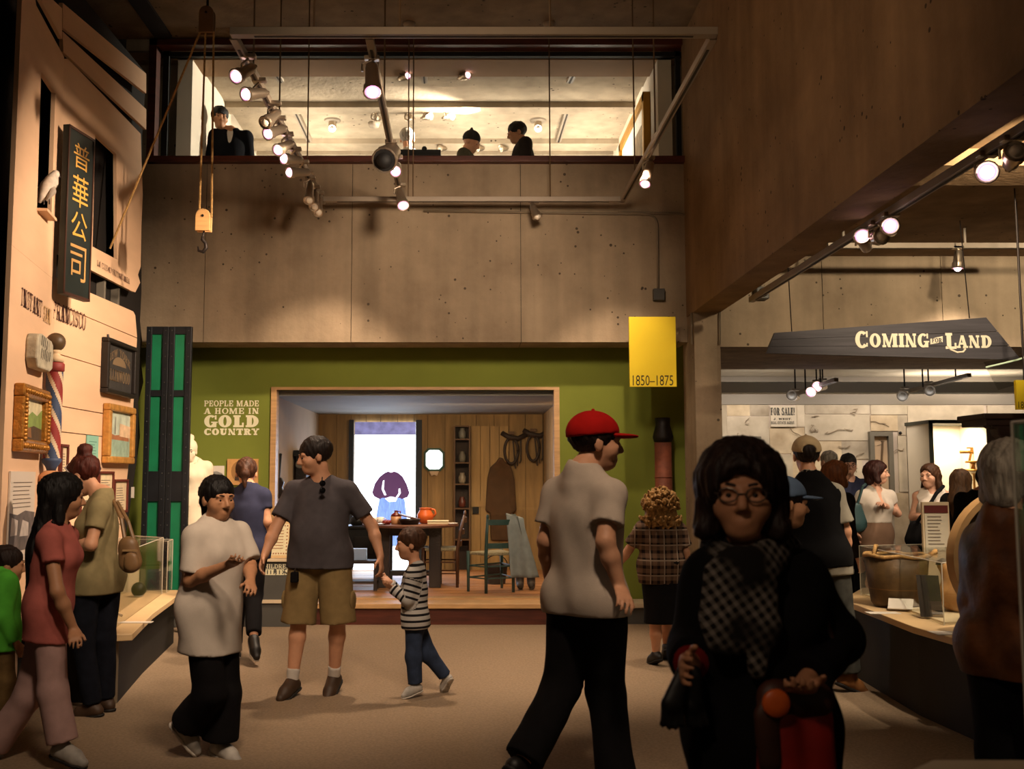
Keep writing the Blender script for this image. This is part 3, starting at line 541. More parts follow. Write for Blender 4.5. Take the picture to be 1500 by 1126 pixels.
# label lectern with the sampler
LY = 10.55
lc = thing('label_lectern', 'grey label lectern with bold lettering below the kitchen window', 'lectern', (at(392, 880, LY).x, LY, 0))
p, q = at(358, 912, LY), at(427, 822, LY); MB().box((p.x, LY, 0), (q.x, LY + .12, q.z)).build('panel', greyp, lc)
MB().box((p.x, LY - .02, zy(883, LY)), (q.x, LY, zy(878, LY))).build('pale_rail', cream, lc); MB().box((p.x, LY - .03, q.z), (q.x + .02, LY + .14, q.z + .03)).build('cap_rail', cream, lc)
walltext('CHILDREN', 382, 425, 826, 832.5, LY - .002, crm, lc, 'lettering', .2, .12); walltext('FAMILIES', 362, 425, 833.5, 842, LY - .002, crm, lc, 'lettering', .34, .17)
a0 = at(384, 818, LY); a1 = at(424, 764, LY); sm = thing('sampler_picture', 'framed cream sampler with patterned border standing on the grey lectern', 'picture', ((a0.x + a1.x) / 2, LY + .06, a0.z + .005))
MB().prism([(a0.x, LY + .01, a0.z + .006), (a1.x, LY + .01, a0.z + .006), (a1.x, LY + .1, a1.z), (a0.x, LY + .1, a1.z)], (0, .02, -.004)).build('frame', mat('pale_frame', '#c9a878', .6), sm)
SP = lambda x, y, z=.001: V((a0.x + (a1.x - a0.x) * x, LY + .01 + .09 * y - z, a0.z + .006 + (a1.z - a0.z - .006) * y + z * .2))
b = MB(); b.add([SP(*q) for q in ((.07, .07), (.93, .07), (.93, .93), (.07, .93))], [(0, 1, 2, 3)]); b.build('linen', mat('linen', '#d6cba6', .9, (60, .12)), sm)
b = MB()
for i in range(9):
    for x, y in ((.12 + .76 * i / 8, .12), (.12 + .76 * i / 8, .88), (.12, .12 + .76 * i / 8), (.88, .12 + .76 * i / 8)): b.add([SP(x + dx, y + dy, .003) for dx, dy in ((-.025, -.02), (.025, -.02), (.025, .02), (-.025, .02))], [(0, 1, 2, 3)])
for i in range(7): b.add([SP(x, y, .003) for x, y in ((.25, .25 + .08 * i), (.75, .25 + .08 * i), (.75, .27 + .08 * i), (.25, .27 + .08 * i))], [(0, 1, 2, 3)])
tag(b.build('stitching', mat('stitch', '#9a6a4a', .9), sm), kind='stuff')
# stove pipe
pc = at(972, 700, 10.9); pp = thing('stove_pipe', 'rusty tall stove pipe with dark flared collar standing by the concrete pillar', 'stove pipe', (pc.x, 10.9, .215)); k = 10.9 / 1500
zs = lambda py: at(972, py, 10.9).z
MB().lathe([(12.5 * k, .215), (12.5 * k, zs(648))], (pc.x, 10.9, 0), 20).build('pipe', mat('rust_pipe', '#6e3a26', .7, (8, .4), (30, .3)), pp, True)
MB().lathe([(13 * k, zs(647)), (15 * k, zs(640)), (10.5 * k, zs(622)), (11.5 * k, zs(612))], (pc.x, 10.9, 0), 20).build('collar', mat('iron_black', '#15110f', .5, metal=.4), pp, True)
for z in (.9, 1.5): MB().lathe([(12.9 * k, z), (13.2 * k, z + .01), (12.9 * k, z + .02)], (pc.x, 10.9, 0), 20).build('seam_ring', MATS['rust_pipe'], pp, True)
# yellow date banner
yb = thing('date_banner', 'yellow date banner hanging in front of the concrete lintel by the pillar', 'banner', at(955, 567, 10.2)); yel = mat('banner_yellow', '#d9bd1c', .7, (3, .04))
flat('panel', None, None, 922, 988.5, 464.5, 566.5, 10.2, .03, yel, parent=yb)
def sanstext(txt, x0, x1, y0, y1, Y, m, parent, name='lettering'):
    p, q = at(x0, y1, Y), at(x1, y0, Y); P, fs, wd = fonttext(txt, q.z - p.z); kx = (q.x - p.x) / wd
    b = MB(); b.add([(p.x + x * kx, Y - .001, p.z + y) for x, y in P], fs); return b.build(name, m, parent)
sanstext('1850\u20131875', 927, 986, 549.5, 564.5, 10.17, mat('sign_ink', '#2b2712', .8), yb)
for px in (930, 980): p = at(px, 464, 10.19); MB().tube([p, V((p.x, 10.5, p.z + .02))], .008, 6).build('hook', iron, yb)
yb2 = thing('date_banner', 'yellow date banner cut off by the right edge of the picture', 'banner', at(1497, 600, 8.0)); flat('panel', None, None, 1487, 1540, 557, 600, 8.0, .03, yel, parent=yb2); sanstext('1875\u20131900', 1492, 1536, 588, 598, 7.97, MATS['sign_ink'], yb2)
p, q = at(1500, 557, 7.99), at(1500, 557, 7.99); MB().tube([p, V((p.x, p.y, 2.9)), V((p.x, 7.99, 3.8))], .006, 6).build('hanging_wire', iron, yb2)
# boxes and conduits on the concrete
cnd = mat('conduit', '#6f6250', .6, (5, .1)); gbx = mat('box_grey', '#43413c', .5, (9, .2))
def conduit(label, pts, Y, r=.012):
    P = []; raw = [at(x, y, Y) for x, y in pts]
    for i, p in enumerate(raw):
        if 0 < i < len(raw) - 1:
            a, c_ = raw[i - 1], raw[i + 1]; ra = min(.12, (p - a).length * .45, (c_ - p).length * .45); s0 = p + (a - p).normalized() * ra; s1 = p + (c_ - p).normalized() * ra
            P += [s0 * (1 - t) ** 2 + p * 2 * t * (1 - t) + s1 * t * t for t in (0, .25, .5, .75, 1)]
        else: P.append(p)
    return tag(MB().tube(P, r, 6).build('conduit', cnd, None, True), label, 'pipe', 'conduits on the concrete')
conduit('thin conduit running along the lintel and down to the small grey box', [(620, 309), (963, 314), (964, 424)], 10.48); conduit('thin conduit bending down along the corner between lintel and beam', [(905, 311), (1010, 313), (1013, 456)], 10.19 if 0 else 10.47)
conduit('short conduit down the front of the pillar head', [(1054, 455), (1054, 505)], 10.18); conduit('short conduit down the pillar side under the lintel corner', [(1013, 458), (1013, 504)], 10.18)
jb = flat('junction_box', 'small grey junction box low on the lintel', 'electrical box', 956, 972, 424, 441, 10.49, .07, gbx, bev=.006); ab = at(1115, 430, 10.44)
sp_ = thing('wall_speaker', 'small square dark wall speaker on the right concrete wall', 'speaker', (ab.x, 10.44, ab.z - .065)); MB().box((ab.x - .065, 10.37, ab.z - .062), (ab.x + .065, 10.5, ab.z + .062)).build('box', gbx, sp_, bev=.008); MB().lathe([(.05, 0), (.045, .006), (.02, .004)], (ab.x, 10.372, ab.z), 16, (0, -1, 0)).build('grille', black, sp_); MB().tube([(ab.x, 10.46, ab.z + .06), (ab.x, 10.46, ab.z + .11)], .01, 6).build('stem', gbx, sp_)
# hanging plank sign
CL = 8.9; cs = thing('hanging_sign', 'long tapered dark plank sign lettered in cream, hung above the crowd', 'sign', at(1320, 520, CL)); slate = mat('plank_slate', '#3d3a3f', .7, (3, .3), (20, .2), stretch=(.5, 4, 7))
o4 = [(1122, 517), (1135, 487), (1444, 464), (1496, 527)]
def lerp(a, b, t): return (a[0] + (b[0] - a[0]) * t, a[1] + (b[1] - a[1]) * t)
for i in range(3):
    t0, t1 = i / 3, (i + 1) / 3 - .012; l0, l1 = lerp(o4[0], o4[1], t0), lerp(o4[0], o4[1], t1); r0, r1 = lerp(o4[3], o4[2], t0), lerp(o4[3], o4[2], t1)
    MB().prism([at(*l0, CL), at(*r0, CL), at(*r1, CL), at(*l1, CL)], (0, .035, 0)).build('plank', slate, cs)
crm2 = mat('sign_cream', '#d9cfb8', .8); walltext('C', 1253, 1272, 485, 509.5, CL - .003, crm2, cs, 'letter', .3, .16); walltext('OMING', 1274, 1360, 488.5, 508.5, CL - .003, crm2, cs, 'lettering', .3, .16)
walltext('L', 1385, 1401, 487.5, 511, CL - .003, crm2, cs, 'letter', .3, .16); walltext('AND', 1402, 1452, 491, 509.5, CL - .003, crm2, cs, 'lettering', .3, .16)
MB().tube([at(x, y, CL - .004) for x, y in ((1388, 506), (1393, 512), (1402, 516), (1411, 515), (1414, 511), (1411, 509))], .009, 6).build('swash', crm2, cs)
b = MB(); b.prism([at(x, y, CL - .004) for x, y in ((1363, 504), (1363, 496), (1381, 492), (1381, 501))], (0, .003, 0)); b.build('ribbon', crm2, cs); walltext('FOR', 1365, 1379.5, 495, 501.5, CL - .006, slate, cs)
MB().tube([at(1160, 490, CL + .02), at(1160, 490, CL + .02) + V((0, .1, 1.1))], .005, 5).build('hanging_wire', iron, cs); MB().tube([at(1420, 466, CL + .02), at(1420, 466, CL + .02) + V((0, .1, .95))], .005, 5).build('hanging_wire', iron, cs)
ac = thing('acrylic_sign', 'tilted translucent acrylic panel below the right tip of the plank sign', 'panel', at(1470, 570, 8.4)); MB().prism([at(x, y, 8.4) for x, y in ((1441, 530), (1463, 571), (1530, 551), (1530, 514))], (0, .012, 0)).build('sheet', glassmat('acrylic_frost', (.88, .88, .86), .12), ac)
MB().tube([at(x, y, 8.39) for x, y in ((1444, 538), (1490, 527), (1530, 514))], .008, 6).build('glint_strip', mat('edge_glint', '#bcd0b8', .2), ac); MB().tube([at(1500, 520, 8.4), at(1500, 520, 8.4) + V((0, 0, 1.3))], .004, 5).build('hanging_wire', iron, ac)  # pale strip paints the glint along the sheet's edge
# ================================================================ LIGHTING RAILS
railm = mat('rail_paint', '#8d8070', .5, (6, .06)); chrome = mat('lamp_silver', '#b0a08c', .3, metal=.85); lens = mat('lens_glow', (1.0, .78, .84), .4, emit=2.5); dich = mat('dichroic_reflector', (.85, .22, .5), .3, emit=.8); lensoff = mat('lens_dim', '#d8cbb8', .15, spec=.8); slot = mat('rail_slot', '#2a2018', .7)
RZ = 4.296; rz = lambda x, y: atZ(x, y, RZ)
fr = thing('lighting_truss', 'suspended pale rectangular lighting rail frame hanging in front of the gallery window', 'lighting rail', rz(690, 180))
def railbar(a, b_, w_=.05, t=.05, parent=fr):
    rl = MB().bar(a, b_, w_, t).build('rail', railm, parent, bev=.004); d = (b_ - a).normalized(); MB().bar(a + d * .15 - V((0, 0, .026)), b_ - d * .15 - V((0, 0, .026)), .018, .004).build('slot', slot, rl)
railbar(rz(338, 48), rz(1050, 48), .07); railbar(rz(342, 53), rz(473, 296)); railbar(rz(1045, 53), rz(911, 294)); railbar(rz(472, 292), rz(914, 292)); railbar(rz(541, 53), rz(588, 292))
for px, py in ((371, 112), (409, 183), (450, 256), (460, 48), (563, 165), (586, 48), (960, 205), (930, 259), (806, 292), (806, 48), (598, 292), (605, 292)):
    a = rz(px, py); MB().tube([a, V((a.x, a.y, 6.14))], .007, 5).build('hanger_rod', mat('rod', '#5a4630', .5), fr); 
    if px in (806, 598): MB().lathe([(.0, -.05), (.05, -.045), (.065, -.01), (.065, 0)], (a.x, a.y, 6.14), 12).build('canopy', railm, fr, True)
NORD = 'first second third fourth fifth sixth seventh eighth ninth tenth'.split()
def tracklight(label, rail, lp, r=.045, on=True, group=None, up=None):
    o = thing('track_spotlight', label, 'spotlight', rail, group=group); pv = rail - V((0, 0, .11)); d = (lp - pv); ln = d.length; d.normalize(); back = pv - d * .07
    MB().box(rail + V((-.05, -.025, -.03)), rail + V((.05, .025, -.002))).build('adapter', chrome, o, bev=.004)
    x = d.cross(V((0, 0, 1))); x = x.normalized() if x.length > .05 else V((1, 0, 0))
    MB().tube([rail - V((0, 0, .03)), pv + x * (r + .012) + V((0, 0, .05)), pv + x * (r + .012)], .008, 6).build('yoke', chrome, o)
    br_ = MB().tube([back, back + d * .015, back + d * .05, lp - d * .05, lp - d * .045, lp], [r * .55, r * .8, r * .85, r * .95, r * 1.15, r * 1.15], 14).build('barrel', chrome, o, 'auto')
    MB().tube([back - d * .03, back], r * .35, 8).build('rear_cap', chrome, br_)
    c = lp + d * .003; MB().tube([lp - d * .004, lp + d * .003], r * 1.05, 14).build('reflector', black if r > .08 else dich if on else lensoff, br_); MB().ball(lp + d * .003, r * .72, 12, r * .72).build('lens', black if r > .08 else lens if on else lensoff, br_, True) if r > .03 else None  # large lamp: shade inside its barrel painted as black reflector and lens
    b = MB(); m = 14; y = d.cross(x)
    b.tube([c + (x * math.cos(2 * math.pi * i / m) + y * math.sin(2 * math.pi * i / m)) * r * 1.1 for i in range(m + 1)], .008, 5); b.build('rim', chrome, br_); return o
zc = lambda zx, zy_, x0: (x0 + zx * .293, zy_ * .293)
L10 = [((560, 270), (498, 382), 1), ((615, 390), (547, 472), 1), ((690, 505), (645, 612), 0), ((715, 580), (658, 668), 1), ((755, 660), (708, 750), 1), ((795, 735), (738, 793), 1), ((835, 800), (765, 862), 1), ((868, 880), (862, 1000), 0), ((893, 925), (888, 1032), 0), ((912, 955), (908, 1060), 0)]
for i, (a, b_, on) in enumerate(L10):
    ra = rz(*zc(*a, 200)); tracklight('silver rail spotlight, %s from the upper end of the left sloping rail' % NORD[i], ra, at(*zc(*b_, 200), ra.y - .12), .042, on, 'spotlights on the rail frame')
for i, (a, b_, r, on, dy) in enumerate((((290, 280), (293, 458), .052, 1, .08), ((385, 700), (352, 800), .09, 0, -.2), ((415, 775), (408, 856), .045, 1, .05), ((432, 915), (445, 1026), .05, 1, .05))):
    ra = rz(*zc(*a, 460)); tracklight(('silver spotlight pointing straight down on the middle rail, uppermost there', 'large round projector lamp on the middle rail turned towards the viewer', 'small lit spotlight just below the large round projector lamp', 'lit spotlight at the lower end of the middle rail')[i], ra, at(*zc(*b_, 460), ra.y + (dy if i == 1 else -.12)), r, on, 'spotlights on the rail frame')
ra = rz(*zc(650, 780, 760)); tracklight('single lit spotlight on the right sloping rail', ra, at(945, 269, ra.y - .08), .045, True, 'spotlights on the rail frame')
ra = rz(783, 293); tracklight('single spotlight under the lower crossbar, aimed at the floor', ra, at(787, 317, ra.y - .03), .042, False, 'spotlights on the rail frame')
# beam rail and its lamps
BX = 2.60; bz = 3.13
rb_ = thing('lighting_rail', 'long lighting rail along the lower edge of the concrete beam', 'lighting rail', (BX, 6.5, bz)); railbar(V((BX, 2.6, bz)), V((BX, 9.3, bz)), .05, .05, rb_)
def onbeam(px): return V((BX, BX / ((px - CX) / F) * 1.0, bz))
for i, (px, lx, ly, on) in enumerate(((1266, 1263, 346, 1), (1284, 1291, 346, 0), (1304, 1304, 331, 1), (1446, 1446, 252, 1), (1482, 1488, 222, 0))):
    d = atX(px, ly - 30, BX); ra = V((BX, d.y, bz - .0)); tracklight('spotlight on the beam rail, %s from the pillar end' % NORD[i], ra, at(lx, ly, ra.y - (.14 if on else .05)), .045, on, 'spotlights on the beam rail')
yw = 9.3; hp = [at(1212, 360, yw), at(1560, 367, yw)]; rw = thing('lighting_rail', 'white lighting rail crossing the right bay just before the concrete wall', 'lighting rail', hp[0]); zz_ = hp[0].z
railbar(V((hp[0].x, yw, zz_)), V((hp[1].x, yw, zz_)), .05, .05, rw)
for px in (1236, 1414): x_ = at(px, 360, yw).x; MB().tube([(x_, yw, zz_), (x_, yw, 3.8)], .012, 6).build('hanger_rod', railm, rw)
tracklight('lit spotlight under the white rail in the right bay', V((at(1403, 366, yw).x, yw, zz_)), at(1403, 392, yw), .045, True)
# block and tackle
TY = 8.6; ropem = mat('rope', '#a9834f', .9, (60, .3), (120, .5)); blk = mat('block_wood', '#c79a63', .6, (6, .15), stretch=(1, 1, 6))
def block(label, px, y0, y1, wpx, mm):
    a, c = at(px, y0, TY), at(px, y1, TY); w_ = wpx * TY / F / 2; o = thing('pulley_block', label, 'pulley', c); n = 8
    pts = [(a.x + w_ * math.cos(math.pi * i / n), TY - .045, a.z - w_ + w_ * math.sin(math.pi * i / n)) for i in range(n + 1)] + [(a.x - w_, TY - .045, c.z), (a.x + w_, TY - .045, c.z)]
    MB().prism(pts, (0, .025, 0)).build('cheek', mm, o, bev=.005); MB().prism([(x, y + .065, z) for x, y, z in pts], (0, .025, 0)).build('cheek', mm, o, bev=.005)
    cz = a.z - w_; MB().lathe([(w_ * .8, -.018), (w_ * .65, 0), (w_ * .8, .018)], (a.x, TY, cz), 16, (0, 1, 0)).build('sheave', iron, o); MB().lathe([(.012, -.05), (.012, .05)], (a.x, TY, cz), 8, (0, 1, 0)).build('pin', iron, o); return a, c, w_
a, c, w_ = block('dark upper pulley block hanging from the ceiling', 304, 11, 50, 22, mat('block_dark', '#6d4f30', .6, (6, .15)))
MB().tube([(a.x, TY, a.z - .02), (a.x, TY, 6.14)], .012, 6).build('shackle', iron, bpy.data.objects['pulley_block'])
a2, c2, w2 = block('pale wooden lower pulley block with an iron hook, in front of the lintel', 299, 307, 339, 22, blk)
hb = bpy.data.objects['pulley_block.001']; hz = lambda x, y: at(x, y, TY)
MB().tube([hz(299, 338), hz(297, 346)], .008, 6).build('shank', iron, hb); MB().tube([hz(*q) for q in ((297, 346), (296, 351), (301, 356), (302, 363), (297, 369), (291, 367), (290, 361))], [.012, .014, .016, .018, .016, .012, .006], 8).build('hook', iron, hb, True)
for nm, p0, p1, lb in (('rope', (301, 46), (292, 318), 'left rope fall between the two pulley blocks'), ('rope', (313, 46), (310, 318), 'right rope fall between the two pulley blocks')): tag(MB().tube([hz(*p0), hz(*p1)], .010, 6).build('rope', ropem), lb, 'rope', 'ropes of the tackle')
tag(MB().tube([hz(296, 40), FAR.fr(*FAR.px(151, 364), .06)], .010, 6).build('rope', ropem), 'long slanting rope from the upper pulley block down to the facade window', 'rope', 'ropes of the tackle')
# ================================================================ GALLERY THINGS
glens = mat('lens_white', (1, .97, .8), .4, emit=9)
gz = lambda x, y: atZ(x, y, 6.08)
for i, (px, py) in enumerate(((487, 184), (788, 184))):
    p = gz(px, py - 6); o = thing('ceiling_downlight', 'small lit ceiling downlight in the gallery, %s' % ('left of the grey haired visitor' if i == 0 else 'right above the visitor in dark jacket'), 'ceiling light', p - V((0, 0, .1))); p = V((p.x, p.y, 6.1)); MB().lathe([(.02, -.03), (.1, -.02), (.11, 0)], p, 14).build('canopy', railm, o); MB().tube([p - V((0, 0, .02)), p - V((0, 0, .12))], .05, 12).build('barrel', chrome, o, 'auto'); MB().tube([p - V((0, .02, .118)), p - V((0, .03, .124))], .045, 12).build('lens', glens, o)
for i, (x0, y0, x1, y1) in enumerate(((432, 159, 453, 204), (832, 159, 818, 204), (405, 106, 412, 116), (839, 107, 834, 117), (621, 107, 622, 117))):
    a, b_ = gz(x0, y0), gz(x1, y1); o = thing('gallery_rail', 'short white lighting rail on the gallery ceiling, %s' % ('left long one', 'right long one', 'small near left one', 'small near right one', 'small middle one')[i], 'lighting rail', (a + b_) / 2, group='gallery ceiling rails'); MB().bar(V((a.x, a.y, 6.07)), V((b_.x, b_.y, 6.07)), .07, .06).build('rail', railm, o); MB().bar(V((a.x, a.y, 6.038)), V((b_.x, b_.y, 6.038)), .02, .006).build('slot', slot, o)
for i, (px, py, on) in enumerate(((552, 168, 0), (601, 168, 0), (625, 167, 1), (656, 167, 1), (648, 214, 0), (703, 214, 0), (738, 214, 0), (591, 108, 1), (679, 107, 1))):
    p = gz(px, py - 6); p = V((p.x, p.y, 6.1)); tracklight('tiny gallery ceiling spotlight, %s' % ('far left of the pair', 'behind the cables', 'left lit one of the pair', 'right lit one of the pair', 'above the ledge behind the beanie', 'left of the beanie wearer', 'between the two right visitors', 'near lit left one', 'near lit right one')[i], p, at(px + (6 if on else -4), py + 3, p.y - .05), .04, on, 'gallery spotlights')
tag(MB().lathe([(.0, -.08), (.06, -.06), (.08, 0)], (gz(548, 182).x, gz(548, 182).y, 6.1), 12).build('smoke_detector', railm, None, True), 'round white smoke detector on the gallery ceiling', 'smoke detector')
gp = thing('framed_picture', 'large gold framed picture on the right gallery wall', 'picture', (2.03, 12.6, 4.6)); RP = lambda x, y: atX(x, y, 2.035)
def rq(pts, th, m, nm): MB().prism([RP(*q) for q in pts], (-th, 0, 0)).build(nm, m, gp)
p0, p1 = atX(951, 134, 2.04), atX(914, 215, 2.04); ya, yb_, zt2, zb2 = p0.y, p1.y, p0.z, 4.9
for nm, (q0, q1) in (('frame_rail', ((ya, zb2), (ya + .1, zt2))), ('frame_rail', ((yb_ - .1, zb2), (yb_, zt2))), ('frame_rail', ((ya, zt2 - .1), (yb_, zt2))), ('frame_rail', ((ya, zb2), (yb_, zb2 + .1)))): MB().box((1.97, q0[0], q0[1]), (2.05, q1[0], q1[1])).build(nm, goldd if 0 else mat('frame_gold', '#a8781f', .4, metal=.4), gp)
MB().box((2.0, ya + .1, zb2 + .1), (2.05, yb_ - .1, zt2 - .1)).build('mount', mat('mount_white', '#d8d2c4', .8), gp)
for k in range(2): MB().box((1.995, ya + .3 + k * 1.1, 5.0), (2.0, ya + .8 + k * 1.1, 5.55)).build('print', mat('print_brown', '#8f7a5e', .8, (9, .3)), gp)
# ================================================================ KITCHEN ROOM THINGS
KB = KY - .01; kz = lambda x, y, Y=KB: at(x, y, Y)
sc_ = thing('projection_screen', 'bright glowing screen in a doorway showing a figure in old dress', 'screen', (kz(563, 790).x, KB, .225)); glow = mat('screen_glow', (.78, .88, 1.0), .6, emit=2.2); p, q = kz(518, 820), kz(609, 618)
MB().box((p.x, KB - .02, .225), (q.x, KB - .005, q.z)).build('panel', glow, sc_)
dkw = mat('door_frame', '#1f2530', .6, (6, .2))
for a, b_ in ((511, 518), (609, 618)): MB().box((kz(a, 700).x, KB - .05, .225), (kz(b_, 700).x, KB - .004, q.z + .03)).build('door_post', dkw, sc_)
MB().box((p.x, KB - .03, kz(563, 637).z), (q.x, KB - .021, q.z)).build('curtain_band', mat('band_violet', (.2, .2, .42), .7, (10, .3), emit=.35), sc_)
vio = mat('image_maroon', (.12, .05, .16), .7, emit=.2); blu = mat('image_blue', (.16, .27, .78), .7, (30, .3), emit=.6, stretch=(3, 1, .3)); pal = mat('image_pale', (.85, .9, 1), .7, emit=1.3)
def scr(pts, m, nm, d): MB().prism([kz(x, y, KB - .022 - d) for x, y in pts], (0, .001, 0)).build(nm, m, sc_)
scr([(549, 768), (556, 728), (562, 724), (586, 724), (593, 732), (597, 768), (598, 800), (546, 800)], blu, 'image_skirt', .0)
scr([(564, 692), (569, 690), (573, 692), (577, 690), (583, 692), (590, 698), (596, 709), (600, 722), (597, 728), (588, 731), (586, 729), (560, 729), (556, 731), (548, 727), (545, 721), (549, 708), (556, 698)], vio, 'image_bodice', .001)
scr([(561, 704), (563, 703), (562, 716), (566, 725), (563, 725), (559, 716)], pal, 'image_gap', .002); scr([(584, 716), (586, 715), (587, 722), (583, 728), (580, 728), (584, 722)], pal, 'image_gap', .002)
scr([(564, 730), (572, 727), (582, 729), (580, 734), (570, 735)], pal, 'image_hands', .002)
scr([(566, 690), (566, 680), (569, 671), (576, 671), (579, 680), (579, 690), (573, 692)], mat('image_face', (.8, .8, .86), .7, emit=1.35), 'image_head', .001)
area((kz(563, 0).x, KB - .15, 1.2), (kz(563, 700).x, 12, .9), 9, 1.0, 1.3, (.55, .68, 1))  # added lamp standing for the light thrown by the screen
mr_ = thing('wall_mirror', 'small bright mirror with rounded corners and dark green rim', 'mirror', kz(635, 690)); rr = lambda x0, x1, y0, y1, c: [(x0 + c, y0), (x1 - c, y0), (x1, y0 + c), (x1, y1 - c), (x1 - c, y1), (x0 + c, y1), (x0, y1 - c), (x0, y0 + c)]
MB().prism([kz(x, y, KB - .03) for x, y in rr(621, 651, 656, 690, 6)], (0, .025, 0)).build('rim', mat('rim_green', '#17402f', .4), mr_); MB().prism([kz(x, y, KB - .034) for x, y in rr(624, 648, 659, 687, 5)], (0, .004, 0)).build('glass', mat('mirror_glow', (.85, .95, 1), .2, emit=1.2), mr_)  # mirror glass emits, its bright reflection put into the colour
MB().prism([kz(x, y, KB - .03) for x, y in ((629, 690), (643, 690), (640, 697), (636, 695), (632, 697))], (0, .02, 0)).build('bracket', mat('bracket_tan', '#c4a88a', .6), mr_)
cb = thing('wall_cupboard', 'tall dark open cupboard with shelves in the kitchen room back wall', 'cupboard', kz(677, 830)); x0, x1 = kz(665, 700).x, kz(689, 700).x; zt3 = kz(670, 625).z; cbm = mat('cupboard_dark', '#2b1b12', .7, (5, .3)); Y0 = KB - .22
MB().box((x0, KB - .02, .225), (x1, KB - .004, zt3)).build('back', cbm, cb)
for x in (x0, x1 - .02): MB().box((x, Y0, .225), (x + .02, KB - .004, zt3)).build('side', mat('cupboard_edge', '#5a3d22', .6), cb)
for py in (626, 645, 679, 710, 745, 790): z = kz(677, py).z; MB().box((x0 + .02, Y0, z), (x1 - .02, KB - .004, z + .018)).build('shelf', mat('cupboard_edge', '#5a3d22'), cb)
for i, (py, nm, lb, m_) in enumerate(((679, 'pewter_jug', 'small dull jug on the second cupboard shelf', '#6e675c'), (710, 'stoneware_jar', 'pale stoneware jar on the middle cupboard shelf', '#8f8270'), (745, 'brown_crock', 'dark red crock on the lower cupboard shelf', '#5d2a1c'), (645, 'tin_cup', 'small tin cup on the top cupboard shelf', '#7a766e'))):
    z = kz(677, py).z + .019; tag(MB().lathe([(.035, 0), (.05, .03), (.052, .09), (.03, .13), (.034, .15), (.028, .152)], ((x0 + x1) / 2, KB - .12, z), 14).build(nm, mat('pot_' + nm, m_, .4, (9, .2)), None, True), lb, 'jar')
dr = thing('door_1', None, None, kz(717, 835)); struct(dr); x0, x1 = kz(690, 700).x, kz(745, 700).x; zt4 = kz(717, 624).z; dw = mat('door_wood', '#9a7a4a', .6, (3, .2), stretch=(5, 5, .5))
n = 4
for i in range(n): MB().box((x0 + (x1 - x0) * i / n + .004, KB - .045, .225), (x0 + (x1 - x0) * (i + 1) / n - .004, KB - .01, zt4)).build('plank', dw, dr)
MB().box((x0 + .02, KB - .075, kz(700, 752).z), (x0 + .11, KB - .045, kz(700, 742).z)).build('latch', black, dr, bev=.004); MB().box((x0, KB - .06, 1.1), (x1, KB - .045, 1.18)).build('ledge_board', dw, dr)
# tack on the wall
lea = mat('harness_leather', '#2a1a10', .6, (20, .3))
def loop(cx, cy, rx, ry, Y, r): return [at(cx + rx * math.cos(R(a)), cy + ry * math.sin(R(a)), Y) for a in range(0, 361, 20)]
for i, (cx, cy, rx, ry, lb) in enumerate(((749, 660, 10, 19, 'dark leather harness loop hung on the kitchen wall beside the door'), (781, 656, 9, 19, 'dark leather harness loop hung by the right end of the kitchen window'))):
    o = thing('leather_harness', lb, 'harness', at(cx, cy + ry, KB - .06)); MB().tube(loop(cx, cy, rx, ry, KB - .06, 1), .02, 8).build('collar_loop', lea, o, True); MB().tube([at(cx - 14, cy - 26, KB - .05), at(cx - 4, cy - 20, KB - .08), at(cx + 10, cy - 18, KB - .06), at(cx + 22, cy - 24, KB - .05)], .035, 8).build('saddle_pad', lea, o, True)
    for k in (0, 1, 2): MB().tube([at(cx + 2 + k * 6, cy - 18, KB - .04), at(cx + 4 + k * 5, cy + 2 + k * 6, KB - .05), at(cx + 6 + k * 3, cy + 26 - k * 4, KB - .04)], .01, 6).build('strap', lea, o)
    MB().box(at(cx - 2, cy - 24, KB - .06) - V((.02, 0, 0)), at(cx + 2, cy - 26, KB) + V((.02, 0, .02))).build('peg', MATS['cupboard_edge'], o)
co = thing('hanging_coat', 'brown coat hanging on the wall beyond the green chair', 'coat', kz(730, 810)); MB().prism([kz(x, y, KB - .1) for x, y in ((714, 700), (718, 684), (727, 676), (731, 670), (736, 670), (740, 676), (749, 684), (754, 702), (757, 748), (750, 752), (750, 792), (719, 792), (718, 752), (711, 748))], (0, .07, 0)).build('coat_cloth', mat('coat_brown', '#4c3520', .9, (9, .2)), co, bev=.03)  # coat and people's reflections in the pane, built as one dark shape
# table and what lies on it
TBC = V(((602 - CX) / F * 12.35, 12.35, 0)); tz0 = .225; tzt = at(602, 767, 12.35).z; tw = mat('table_wood', '#5b3523', .5, (4, .25), stretch=(1, 6, 1)); tdk = mat('table_legs', '#2a1f1b', .6, (5, .2)); tb = thing('kitchen_table', 'round dark wooden table set with dishes in the kitchen room', 'table', (TBC.x, TBC.y, tz0))
MB().lathe([(.55, tzt - .03), (.575, tzt - .025), (.575, tzt - .004), (.57, tzt)], (TBC.x, TBC.y, 0), 40).build('tabletop', tw, tb, 'auto')
for dx, dy in ((-.3, -.18), (.3, -.18), (-.3, .22), (.3, .22)): MB().box((TBC.x + dx - .07, TBC.y + dy - .05, tz0), (TBC.x + dx + .07, TBC.y + dy + .05, tzt - .03)).build('leg', tdk, tb, bev=.006)
MB().box((TBC.x - .37, TBC.y - .22, tzt - .13), (TBC.x + .37, TBC.y + .26, tzt - .03)).build('apron', tdk, tb); MB().box((TBC.x - .3, TBC.y - .03, tz0 + .12), (TBC.x + .3, TBC.y + .05, tz0 + .18)).build('stretcher', tdk, tb)
tp_ = lambda px, dy=0: V((at(px, 765, TBC.y + dy).x, TBC.y + dy, tzt + .001)); clay = mat('orange_clay', '#b4501c', .35, (8, .15))
